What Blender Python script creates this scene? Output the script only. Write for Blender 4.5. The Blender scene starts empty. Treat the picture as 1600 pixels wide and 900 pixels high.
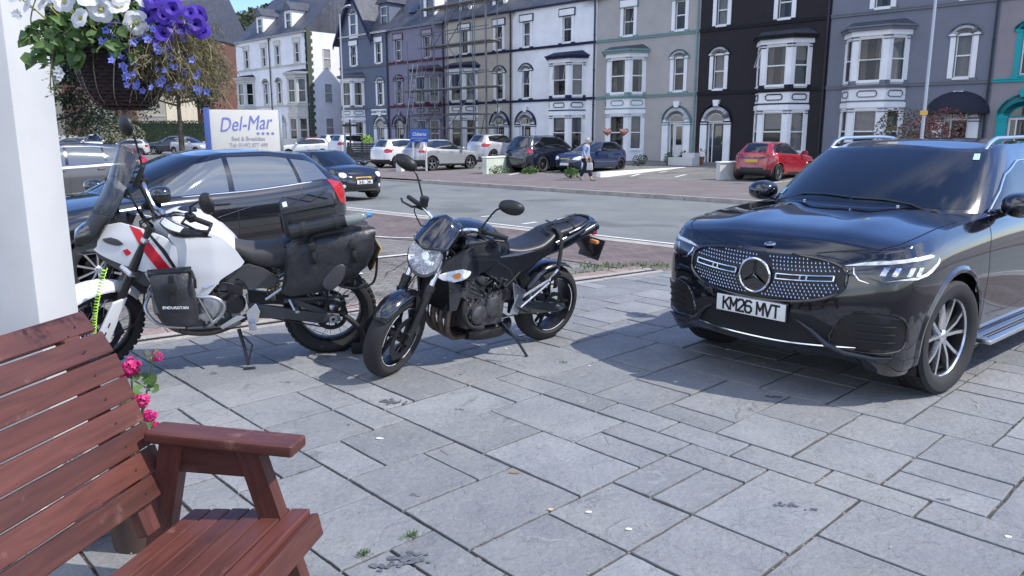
import bpy, bmesh, math, random
from mathutils import Vector, Matrix
from mathutils.bvhtree import BVHTree
R=math.radians; PI=math.pi; sin=math.sin; cos=math.cos
random.seed(7)
C=bpy.context.scene.collection
sc=bpy.context.scene
# ------------------------------------------------------------------ camera
CH=1.68; F=1200.0; PITCH=math.atan((450-213)/F)
cd=bpy.data.cameras.new('camera'); cam=bpy.data.objects.new('camera',cd); C.objects.link(cam)
cd.sensor_width=36; cd.lens=36*F/1600; cd.clip_end=3000; cd.clip_start=.05
cam.location=(0,0,CH); cam.rotation_euler=(PI/2-PITCH,0,0); sc.camera=cam
# ------------------------------------------------------------------ sky and sun
SUN=Vector((.95,-.27,1.15)).normalized()
SE=math.asin(SUN.z); SA=math.atan2(SUN.x,SUN.y)
w=bpy.data.worlds.new('World'); sc.world=w; w.use_nodes=True
nt=w.node_tree; nt.nodes.clear(); N_=nt.nodes.new; L_=nt.links.new
out=N_('ShaderNodeOutputWorld'); bg=N_('ShaderNodeBackground'); sky=N_('ShaderNodeTexSky')
sky.sky_type='NISHITA'; sky.sun_disc=False; sky.sun_elevation=SE; sky.sun_rotation=SA
sky.air_density=1.2; sky.dust_density=.2; sky.ozone_density=3.0
tc=N_('ShaderNodeTexCoord'); mp=N_('ShaderNodeMapping'); mp.inputs['Scale'].default_value=(1,1,2.6)
nz=N_('ShaderNodeTexNoise'); nz.inputs['Scale'].default_value=2.1; nz.inputs['Detail'].default_value=7; nz.inputs['Roughness'].default_value=.58
cr_=N_('ShaderNodeValToRGB'); cr_.color_ramp.elements[0].position=.46; cr_.color_ramp.elements[1].position=.60
# clouds sit in the half of the sky behind the viewer
sx=N_('ShaderNodeSeparateXYZ'); mr=N_('ShaderNodeMapRange'); mr.inputs['From Min'].default_value=.55; mr.inputs['From Max'].default_value=-.15
mu=N_('ShaderNodeMath'); mu.operation='MULTIPLY'; mx=N_('ShaderNodeMix'); mx.data_type='RGBA'
L_(tc.outputs['Generated'],mp.inputs['Vector']); L_(mp.outputs['Vector'],nz.inputs['Vector']); L_(nz.outputs['Fac'],cr_.inputs['Fac'])
L_(tc.outputs['Generated'],sx.inputs[0]); L_(sx.outputs['Y'],mr.inputs['Value'])
L_(cr_.outputs['Color'],mu.inputs[0]); L_(mr.outputs['Result'],mu.inputs[1])
tn=N_('ShaderNodeMix'); tn.data_type='RGBA'; tn.blend_type='MULTIPLY'; tn.inputs['Factor'].default_value=1; tn.inputs[7].default_value=(.64,.73,1.0,1); L_(sky.outputs['Color'],tn.inputs[6])
L_(mu.outputs[0],mx.inputs['Factor']); L_(tn.outputs[2],mx.inputs[6]); mx.inputs[7].default_value=(7.5,7.8,8.4,1)
L_(mx.outputs[2],bg.inputs['Color']); L_(bg.outputs[0],out.inputs['Surface']); bg.inputs['Strength'].default_value=.15
sd=bpy.data.lights.new('sun','SUN'); sd.energy=3.0; sd.angle=R(.6); sd.color=(1,.95,.87)
so=bpy.data.objects.new('sun',sd); C.objects.link(so); so.rotation_euler=SUN.to_track_quat('Z','Y').to_euler()
vs=sc.view_settings; vs.view_transform='Standard'; vs.look='None'; vs.exposure=.74; vs.gamma=1
try: vs.use_curve_mapping=False
except Exception: pass
# ------------------------------------------------------------------ helpers
class MB:
    def __init__(s): s.v=[]; s.f=[]; s.m=[]; s.M=Matrix.Identity(4); s.sm=[]
    def add(s,vs,fs,mi=0,smooth=True):
        o=len(s.v); s.v+=[tuple(s.M@Vector(p)) for p in vs]
        s.f+=[tuple(i+o for i in q) for q in fs]; s.m+=[mi]*len(fs); s.sm+=[smooth]*len(fs); return s
    def box(s,x0,x1,y0,y1,z0,z1,mi=0):
        return s.add([(x,y,z) for x in(x0,x1) for y in(y0,y1) for z in(z0,z1)],[(0,1,3,2),(4,6,7,5),(0,4,5,1),(2,3,7,6),(0,2,6,4),(1,5,7,3)],mi,False)
    def cbox(s,c,d,rot=None,mi=0,b=0):
        h=[k/2 for k in d]; m=Matrix.Translation(c)@(rot.to_4x4() if rot else Matrix.Identity(4))
        if not b:
            vs=[m@Vector((x,y,z)) for x in(-h[0],h[0]) for y in(-h[1],h[1]) for z in(-h[2],h[2])]
            return s.add(vs,[(0,1,3,2),(4,6,7,5),(0,4,5,1),(2,3,7,6),(0,2,6,4),(1,5,7,3)],mi,False)
        bm=bmesh.new(); bmesh.ops.create_cube(bm,size=1)
        for v in bm.verts: v.co=Vector((v.co.x*d[0],v.co.y*d[1],v.co.z*d[2]))
        bmesh.ops.bevel(bm,geom=bm.edges[:],offset=b,segments=2,affect='EDGES',profile=.6)
        bm.verts.index_update()
        s.add([m@v.co for v in bm.verts],[tuple(v.index for v in f.verts) for f in bm.faces],mi,False); bm.free(); return s
    def tube(s,pts,r,n=8,mi=0,closed=False,cap=True):
        pts=[Vector(p) for p in pts]; k=len(pts); rs=r if isinstance(r,(list,tuple)) else [r]*k
        vs=[];fs=[]; up=None
        for i,p in enumerate(pts):
            if closed: t=(pts[(i+1)%k]-pts[i-1])
            else: t=(pts[min(i+1,k-1)]-pts[max(i-1,0)])
            if t.length<1e-9: t=Vector((0,0,1))
            t.normalize()
            if up is None: up=t.orthogonal().normalized()
            up=(up-t*up.dot(t)); up=up.normalized() if up.length>1e-6 else t.orthogonal().normalized()
            q=t.cross(up)
            for j in range(n):
                a=2*PI*j/n; vs.append(p+(up*cos(a)+q*sin(a))*rs[i])
        for i in range(k if closed else k-1):
            for j in range(n):
                a=i*n+j;b=i*n+(j+1)%n; c=((i+1)%k)*n+(j+1)%n; d=((i+1)%k)*n+j
                fs.append((a,b,c,d))
        if cap and not closed: fs.append(tuple(range(n))[::-1]); fs.append(tuple((k-1)*n+j for j in range(n)))
        return s.add(vs,fs,mi,True)
    def lathe(s,prof,n=24,axis='y',c=(0,0,0),mi=0,closed=False,smooth=True):
        vs=[];fs=[];k=len(prof)
        for i in range(n):
            a=2*PI*i/n
            for (r,t) in prof:
                if axis=='y': vs.append((c[0]+r*cos(a),c[1]+t,c[2]+r*sin(a)))
                elif axis=='z': vs.append((c[0]+r*cos(a),c[1]+r*sin(a),c[2]+t))
                else: vs.append((c[0]+t,c[1]+r*cos(a),c[2]+r*sin(a)))
        for i in range(n):
            for j in range(k if closed else k-1):
                a=i*k+j;b=i*k+(j+1)%k;c2=((i+1)%n)*k+(j+1)%k;d=((i+1)%n)*k+j
                fs.append((a,b,c2,d))
        return s.add(vs,fs,mi,smooth)
    def prism(s,poly,d0,d1,plane='xz',mi=0,b=0,smooth=False):
        def P(a,bb,d):
            return (a,d,bb) if plane=='xz' else (d,a,bb) if plane=='yz' else (a,bb,d)
        n=len(poly)
        if not b:
            vs=[P(a,bb,d0) for a,bb in poly]+[P(a,bb,d1) for a,bb in poly]
            fs=[tuple(range(n)),tuple(range(2*n-1,n-1,-1))]+[(i,i+n,(i+1)%n+n,(i+1)%n) for i in range(n)]
            return s.add(vs,fs,mi,smooth)
        bm=bmesh.new(); va=[bm.verts.new(P(a,bb,d0)) for a,bb in poly]; vb=[bm.verts.new(P(a,bb,d1)) for a,bb in poly]
        bm.faces.new(va); bm.faces.new(vb[::-1])
        for i in range(n): bm.faces.new((va[i],vb[i],vb[(i+1)%n],va[(i+1)%n]))
        es=[e for e in bm.edges if (e.verts[0] in va)==(e.verts[1] in va)]
        bmesh.ops.bevel(bm,geom=es,offset=b,segments=3,affect='EDGES',profile=.5,clamp_overlap=True)
        bm.verts.index_update()
        s.add([v.co.copy() for v in bm.verts],[tuple(v.index for v in f.verts) for f in bm.faces],mi,True if smooth else False); bm.free(); return s
    def loft(s,rings,mi=0,cap=True,closed=True,smooth=True):
        n=len(rings[0]); vs=[p for r in rings for p in r]; fs=[]
        for i in range(len(rings)-1):
            for j in range(n if closed else n-1):
                fs.append((i*n+j,i*n+(j+1)%n,(i+1)*n+(j+1)%n,(i+1)*n+j))
        if cap and closed: fs.append(tuple(range(n))[::-1]); fs.append(tuple((len(rings)-1)*n+j for j in range(n)))
        return s.add(vs,fs,mi,smooth)
    def grid(s,rows,mi=0,smooth=True):
        return s.loft(rows,mi,False,False,smooth)
    def build(s,name,mats,parent=None,auto=35,mods=()):
        me=bpy.data.meshes.new(name); me.from_pydata(s.v,[],s.f)
        bm=bmesh.new(); bm.from_mesh(me)
        for i,f in enumerate(bm.faces): f.material_index=s.m[i] if i<len(s.m) else 0; f.smooth=True
        bmesh.ops.remove_doubles(bm,verts=bm.verts[:],dist=1e-5)
        bmesh.ops.recalc_face_normals(bm,faces=bm.faces[:])
        for e in bm.edges:
            if len(e.link_faces)==2:
                a=e.link_faces[0].normal.angle(e.link_faces[1].normal,0)
                if a>R(auto): e.smooth=False
        bm.to_mesh(me); bm.free(); me.validate()
        for m in (mats if isinstance(mats,(list,tuple)) else [mats]): me.materials.append(m)
        o=bpy.data.objects.new(name,me); C.objects.link(o)
        if parent: o.parent=parent
        for k,kw in mods:
            md=o.modifiers.new(k.lower(),k)
            for a,b in kw.items(): setattr(md,a,b)
        return o
def build_split(mb,name,mats,parent=None,gap=.06,**k):
    """one object for every group of pieces that touch"""
    n=len(mb.v); par=list(range(n))
    def fd(i):
        while par[i]!=i: par[i]=par[par[i]]; i=par[i]
        return i
    for f in mb.f:
        a=fd(f[0])
        for q in f[1:]: par[fd(q)]=a
    comp={}
    for i in range(n): comp.setdefault(fd(i),[]).append(i)
    L=[]
    for ids in comp.values():
        xs=[mb.v[i] for i in ids]; L.append([ids,[min(p[k] for p in xs) for k in range(3)],[max(p[k] for p in xs) for k in range(3)]])
    g=list(range(len(L)))
    def fg(i):
        while g[i]!=i: i=g[i]
        return i
    for i in range(len(L)):
        for j in range(i):
            if all(L[i][1][k]-gap<=L[j][2][k] and L[j][1][k]-gap<=L[i][2][k] for k in range(3)): g[fg(i)]=fg(j)
    grp={}
    for i in range(len(L)): grp.setdefault(fg(i),set()).update(L[i][0])
    out=[]
    for S in grp.values():
        m=MB(); ix={}
        for i in sorted(S): ix[i]=len(m.v); m.v.append(mb.v[i])
        for f,mi in zip(mb.f,mb.m):
            if f[0] in ix: m.f.append(tuple(ix[q] for q in f)); m.m.append(mi)
        out.append(m.build(name,mats,parent,**k))
    return out
def tag(o,label=None,cat=None,group=None,kind=None):
    if label:o['label']=label
    if cat:o['category']=cat
    if group:o['group']=group
    if kind:o['kind']=kind
    return o
def thing(name,label,cat,loc=(0,0,0),rz=0,group=None,scale=1):
    o=bpy.data.objects.new(name,None); C.objects.link(o); o.empty_display_size=.2
    o.location=loc; o.rotation_euler=(0,0,rz); o.scale=(scale,)*3; return tag(o,label,cat,group)
def kids(o): return [c for c in bpy.data.objects if c.parent==o]
def copy_tree(o,parent=None):
    c=o.copy(); C.objects.link(c); c.parent=parent
    for ch in kids(o): copy_tree(ch,c)
    return c
def struct(mb,name,mat,**k): return tag(mb.build(name,mat,**k),kind='structure')
def text_mesh(txt,size,mat,name,parent=None,loc=(0,0,0),rot=(PI/2,0,0),ext=.002,off=0,align='CENTER',shear=0,sx=1,spacing=1):
    cu=bpy.data.curves.new(name,'FONT'); cu.body=txt; cu.size=size; cu.extrude=ext; cu.offset=off; cu.align_x=align; cu.align_y='CENTER'; cu.shear=shear; cu.space_character=spacing
    cu.resolution_u=3
    t=bpy.data.objects.new('t',cu); C.objects.link(t); bpy.context.view_layer.update()
    me=bpy.data.meshes.new_from_object(t.evaluated_get(bpy.context.evaluated_depsgraph_get())); bpy.data.objects.remove(t)
    me.materials.clear(); me.materials.append(mat)
    o=bpy.data.objects.new(name,me); C.objects.link(o); o.parent=parent; o.location=loc; o.rotation_euler=rot; o.scale=(sx,1,1)
    return o
# ------------------------------------------------------------------ materials
def mat(name,col,rough=.6,metal=0,coat=0,spec=.5,noise=None,bump=None,trans=0,alpha=1,emit=None,var=None,co='Object'):
    """noise=(scale,amount,detail) value mottling; bump=(scale,strength,dist)"""
    m=bpy.data.materials.new(name); m.use_nodes=True; t=m.node_tree; b=t.nodes['Principled BSDF']
    b.inputs['Base Color'].default_value=(*col,1); b.inputs['Roughness'].default_value=rough; b.inputs['Metallic'].default_value=metal
    b.inputs['Specular IOR Level'].default_value=spec; b.inputs['Coat Weight'].default_value=coat; b.inputs['Coat IOR'].default_value=1.55; b.inputs['Coat Roughness'].default_value=.03
    b.inputs['Transmission Weight'].default_value=trans; b.inputs['Alpha'].default_value=alpha
    if emit: b.inputs['Emission Color'].default_value=(*emit[0],1); b.inputs['Emission Strength'].default_value=emit[1]
    if noise or bump:
        tcn=t.nodes.new('ShaderNodeTexCoord')
    if noise:
        n=t.nodes.new('ShaderNodeTexNoise'); n.inputs['Scale'].default_value=noise[0]; n.inputs['Detail'].default_value=noise[2] if len(noise)>2 else 6
        n.inputs['Roughness'].default_value=.65
        mrn=t.nodes.new('ShaderNodeMapRange'); mrn.inputs['From Min'].default_value=.3; mrn.inputs['From Max'].default_value=.7
        mrn.inputs['To Min'].default_value=1-noise[1]; mrn.inputs['To Max'].default_value=1+noise[1]
        mxn=t.nodes.new('ShaderNodeMix'); mxn.data_type='RGBA'; mxn.blend_type='MULTIPLY'; mxn.inputs['Factor'].default_value=1
        mxn.inputs[6].default_value=(*col,1)
        t.links.new(tcn.outputs[co],n.inputs['Vector']); t.links.new(n.outputs['Fac'],mrn.inputs['Value']); t.links.new(mrn.outputs['Result'],mxn.inputs[7])
        t.links.new(mxn.outputs[2],b.inputs['Base Color'])
        if rough>.15:
            m2=t.nodes.new('ShaderNodeMapRange'); m2.inputs['To Min'].default_value=rough*.8; m2.inputs['To Max'].default_value=min(1,rough*1.2)
            t.links.new(n.outputs['Fac'],m2.inputs['Value']); t.links.new(m2.outputs['Result'],b.inputs['Roughness'])
    if bump:
        n2=t.nodes.new('ShaderNodeTexNoise'); n2.inputs['Scale'].default_value=bump[0]; n2.inputs['Detail'].default_value=5
        bp=t.nodes.new('ShaderNodeBump'); bp.inputs['Strength'].default_value=bump[1]; bp.inputs['Distance'].default_value=bump[2]
        t.links.new(tcn.outputs[co],n2.inputs['Vector']); t.links.new(n2.outputs['Fac'],bp.inputs['Height']); t.links.new(bp.outputs['Normal'],b.inputs['Normal'])
    return m
M={}
M['black_plastic']=mat('black_plastic',(.012,.012,.013),.48,noise=(30,.25),bump=(300,.15,.001))
M['satin_black']=mat('satin_black',(.012,.012,.014),.32,noise=(12,.2))
M['gloss_black']=mat('gloss_black',(.004,.004,.005),.12,coat=1)
M['rubber']=mat('rubber',(.017,.017,.018),.78,noise=(40,.3),bump=(150,.3,.002))
M['chrome']=mat('chrome',(.75,.76,.78),.12,1)
M['alu']=mat('alu',(.5,.51,.53),.32,1,noise=(40,.12))
M['alu_bright']=mat('alu_bright',(.72,.73,.75),.25,1)
M['dark_metal']=mat('dark_metal',(.04,.04,.045),.42,.7,noise=(25,.35))
M['engine']=mat('engine',(.09,.09,.095),.5,.6,noise=(30,.35),bump=(80,.3,.002))
M['exhaust']=mat('exhaust',(.13,.105,.09),.5,.8,noise=(15,.4))
M['glass_dark']=mat('glass_dark',(.006,.008,.010),.03,spec=.8,coat=.6)
M['glass_see']=mat('glass_see',(.006,.008,.011),.03,spec=.9,coat=.6,alpha=.52)
M['lens']=mat('lens',(.75,.77,.8),.08,spec=.6,noise=(25,.35,2))
M['lamp_chrome']=mat('lamp_chrome',(.6,.62,.65),.15,.9,noise=(60,.4,1))
M['red_lens']=mat('red_lens',(.42,.015,.02),.12,coat=.8,noise=(30,.25,1))
M['amber']=mat('amber',(.7,.25,.05),.2,coat=.5)
M['plate_y']=mat('plate_y',(.62,.42,.05),.4); M['plate_w']=mat('plate_w',(.72,.72,.70),.4); M['ink']=mat('ink',(.01,.01,.012),.5)
M['white_paint']=mat('white_paint',(.56,.56,.55),.55,noise=(2.2,.07,9),bump=(60,.12,.003))
M['fabric']=mat('fabric',(.016,.016,.018),.85,noise=(60,.35),bump=(500,.4,.002))
# ------------------------------------------------------------------ ground
D=Vector((.7150,-.6991)); D.normalize(); NN=Vector((-D.y,D.x)); A0=Vector((10.8,41.6)); DA=math.atan2(D.y,D.x)
E0=Vector((-1.27,7.36)); ED=Vector((cos(R(35)),sin(R(35)))); EV=Vector((-ED.y,ED.x))
def terr(x,y):
    p=Vector((x,y)); s=p.dot(NN); v=(p-E0).dot(EV)
    t=max(v-3.6,s-7.5); t=max(0,min(1,t/3.0)); z=-.12*t*t*(3-2*t)
    if s>26.5: z=-.02+ (s-26.5)/10.8*.35
    elif s>19.55: z=-.02
    if s>38: z=.33
    return z
def at(px,py,dz=0):
    """ground point seen at pixel px,py of the 1600x900 photograph"""
    d=Vector(((px-800)/F,1,-(py-450)/F)); c,s=cos(PITCH),sin(PITCH)
    d=Vector((d.x,d.y*c+d.z*s,-d.y*s+d.z*c)); z=0
    for _ in range(12):
        t=(z+dz-CH)/d.z; z=terr(d.x*t,d.y*t)
    return Vector((d.x*t,d.y*t,z+dz))
def sheet(name,d0,d1,s0,s1,mat_,off,step=1.5,h=None):
    mb=MB(); nd=max(2,int((d1-d0)/step)); ns=max(2,int((s1-s0)/min(step,.6))+1); rows=[]
    for i in range(nd+1):
        d=d0+(d1-d0)*i/nd; row=[]
        for j in range(ns+1):
            s=s0+(s1-s0)*j/ns; p=D*d+NN*s; z=terr(p.x,p.y) if h is None else h
            row.append((p.x,p.y,z+off))
        rows.append(row)
    return struct(mb.grid(rows),name,mat_)
def ground_mat(name,c1,c2,scale,fine=60,bumpd=.004,brick=None,rough=.85,patch=None):
    m=bpy.data.materials.new(name); m.use_nodes=True; t=m.node_tree; b=t.nodes['Principled BSDF']; N=t.nodes.new; K=t.links.new
    tc=N('ShaderNodeTexCoord'); n1=N('ShaderNodeTexNoise'); n1.inputs['Scale'].default_value=scale; n1.inputs['Detail'].default_value=8; n1.inputs['Roughness'].default_value=.7
    n2=N('ShaderNodeTexNoise'); n2.inputs['Scale'].default_value=fine; n2.inputs['Detail'].default_value=4
    mx=N('ShaderNodeMix'); mx.data_type='RGBA'; mx.inputs[6].default_value=(*c1,1); mx.inputs[7].default_value=(*c2,1)
    rp=N('ShaderNodeMapRange'); rp.inputs['From Min'].default_value=.35; rp.inputs['From Max'].default_value=.65
    K(tc.outputs['Object'],n1.inputs['Vector']); K(tc.outputs['Object'],n2.inputs['Vector']); K(n1.outputs['Fac'],rp.inputs['Value']); K(rp.outputs['Result'],mx.inputs['Factor'])
    m2=N('ShaderNodeMix'); m2.data_type='RGBA'; m2.blend_type='MULTIPLY'; m2.inputs['Factor'].default_value=1
    r2=N('ShaderNodeMapRange'); r2.inputs['From Min'].default_value=.3; r2.inputs['From Max'].default_value=.7; r2.inputs['To Min'].default_value=.72; r2.inputs['To Max'].default_value=1.28
    K(n2.outputs['Fac'],r2.inputs['Value']); K(mx.outputs[2],m2.inputs[6]); K(r2.outputs['Result'],m2.inputs[7])
    last=m2.outputs[2]; hgt=n2.outputs['Fac']
    if brick:
        mp=N('ShaderNodeMapping'); mp.inputs['Rotation'].default_value=(0,0,R(brick[3])); K(tc.outputs['Object'],mp.inputs['Vector'])
        br=N('ShaderNodeTexBrick'); br.inputs['Scale'].default_value=1; br.inputs['Brick Width'].default_value=brick[0]; br.inputs['Row Height'].default_value=brick[1]; br.inputs['Mortar Size'].default_value=brick[2]
        br.inputs['Color1'].default_value=(1,1,1,1); br.inputs['Color2'].default_value=(.72,.70,.68,1); br.inputs['Mortar'].default_value=(.45,.43,.4,1); br.inputs['Mortar Smooth'].default_value=.3
        K(mp.outputs['Vector'],br.inputs['Vector']); m3=N('ShaderNodeMix'); m3.data_type='RGBA'; m3.blend_type='MULTIPLY'; m3.inputs['Factor'].default_value=1
        K(last,m3.inputs[6]); K(br.outputs['Color'],m3.inputs[7]); last=m3.outputs[2]
    if patch:
        n3=N('ShaderNodeTexNoise'); n3.inputs['Scale'].default_value=patch[0]; n3.inputs['Detail'].default_value=3; K(tc.outputs['Object'],n3.inputs['Vector'])
        r3=N('ShaderNodeMapRange'); r3.inputs['From Min'].default_value=patch[1]; r3.inputs['From Max'].default_value=patch[1]+.06; K(n3.outputs['Fac'],r3.inputs['Value'])
        m4=N('ShaderNodeMix'); m4.data_type='RGBA'; K(r3.outputs['Result'],m4.inputs['Factor']); K(last,m4.inputs[6]); m4.inputs[7].default_value=(*patch[2],1); last=m4.outputs[2]
    K(last,b.inputs['Base Color']); b.inputs['Roughness'].default_value=rough
    bp=N('ShaderNodeBump'); bp.inputs['Strength'].default_value=.6; bp.inputs['Distance'].default_value=bumpd; K(hgt,bp.inputs['Height']); K(bp.outputs['Normal'],b.inputs['Normal'])
    return m
g_base=ground_mat('earth',(.10,.095,.085),(.15,.145,.13),.5)
g_road=ground_mat('road_asphalt',(.135,.145,.14),(.19,.20,.19),.55,90,.004,patch=(.35,.60,(.115,.12,.12)))
g_park=ground_mat('block_paving',(.17,.16,.15),(.27,.255,.235),1.3,45,.006,brick=(.21,.105,.01,20))
g_pink=ground_mat('red_blocks',(.140,.108,.102),(.205,.168,.158),1.1,60,.005,brick=(.21,.105,.008,45))
g_pave=ground_mat('red_asphalt',(.132,.110,.105),(.185,.157,.150),.8,70,.004)
g_fore=ground_mat('forecourt_asphalt',(.12,.115,.107),(.215,.203,.188),.7,50,.005,patch=(.5,.58,(.12,.115,.11)))
g_kerb=ground_mat('kerb_concrete',(.28,.26,.235),(.40,.37,.33),3,60,.004)
mb=MB(); S=[(-900,-900),(900,-900),(900,1500),(-900,1500)]
mb.add([(x,y,-.25) for x,y in S],[(0,1,2,3)]); struct(mb,'ground',g_base)
sheet('car_park',-34,6,-2,9.0,g_park,-.03,1.0)
sheet('parking_strip',-50,22,8.2,10.95,g_pink,-.022,1.0)
sheet('verge_strip',-50,22,10.9,11.18,g_kerb,-.016,1.0)
sheet('road',-90,60,11.15,19.42,g_road,-.02,1.5)
sheet('far_pavement',-90,60,19.55,26.5,g_pave,0,2)
sheet('forecourt',-90,60,26.5,39,g_fore,.0,3)
mb=MB()
for d in range(-80,60):
    dd=d+random.uniform(-.01,.01); q=[D*(dd+.006)+NN*19.40,D*(dd+.994)+NN*19.40,D*(dd+.994)+NN*19.56,D*(dd+.006)+NN*19.56]
    h0=-.022 if not (-40<d<-36 or -28<d<-24) else -.09
    mb.prism([(p.x,p.y) for p in q],-.2,h0+.01+random.uniform(-.006,.004),'xy')
struct(mb,'far_kerb',g_kerb)
# painted lines
g_line=mat('road_paint',(.62,.62,.58),.7,noise=(9,.28)); 
def line(mb,a,b,w_,dz):
    a,b=Vector(a[:2]),Vector(b[:2]); n=(b-a).length; t=(b-a)/n; q=Vector((-t.y,t.x))*w_/2; k=max(1,int(n/.5)); rows=[]
    for i in range(k+1):
        p=a+t*n*i/k; rows.append([(p.x+q.x,p.y+q.y,terr(*(p+q))+dz),(p.x-q.x,p.y-q.y,terr(*(p-q))+dz)])
    mb.grid(rows)
mb=MB()
P=lambda d,s:D*d+NN*s
line(mb,P(-34,11.32),P(20,11.32),.10,-.012)
for px,py,qx,qy,ww in [(752,338,770,336,.12),(817,349,838,346,.12),(562,366.5,655,371,.09),(545,405,648,394.5,.10),(539,427,566,425,.14),(554,451,578,460,.12),(500,377,548,366,.09),(560,424,520,441,.08)]:
    line(mb,at(px,py),at(qx,qy),ww,-.012)
for px,py,qx,qy in [(795,227+47,812,270),(986,276,1000,272),(1055,277,1072,273),(975,268,990,266),(1030,270,1042,268),(1195,287,1235,283)]:
    line(mb,at(px,py),at(qx,qy),.15,.012)
struct(mb,'parking_lines',g_line)
# patio edge: drainage channel, kerb rows
def edge_strip(name,v0,v1,mt,z,seg=None,e0=-5.2,e1=3.9):
    mb=MB(); e=e0
    while e<e1:
        L=seg or (e1-e0); q=[E0+ED*(e+.004)+EV*v0,E0+ED*min(e+L-.004,e1)+EV*v0,E0+ED*min(e+L-.004,e1)+EV*v1,E0+ED*(e+.004)+EV*v1]
        mb.prism([(p.x,p.y) for p in q],-.2,z+(random.uniform(-.003,.003) if seg else 0),'xy',b=.004); e+=L
    return struct(mb,name,mt)
edge_strip('patio_kerb',.0,.075,g_kerb,.004,.9)
edge_strip('drain_channel_base',.08,.20,mat('drain_iron',(.03,.03,.032),.6,.3,noise=(30,.3)),-.022)
edge_strip('concrete_kerb',.205,.30,g_kerb,.002,.9)
edge_strip('brick_edging',.305,.52,ground_mat('pink_brick',(.22,.15,.135),(.32,.24,.22),4,50),-.004,.22)
mb=MB(); e=-5.2
while e<3.9:
    for k in (0,1):
        v=.095+k*.052; c=E0+ED*e+EV*(v+.02); mb.cbox((c.x,c.y,-.014),(.012,.040,.014),Matrix.Rotation(R(35+(25 if k else -25)),3,'Z'))
    e+=.028
for v in(.084,.14,.194):
    a=E0+ED*-5.2+EV*v; b=E0+ED*3.9+EV*v; mb.tube([(a.x,a.y,-.012),(b.x,b.y,-.012)],.006,4)
tag(mb.build('drain_grating',mat('grating',(.07,.07,.073),.45,.7)),kind='structure')
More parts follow.
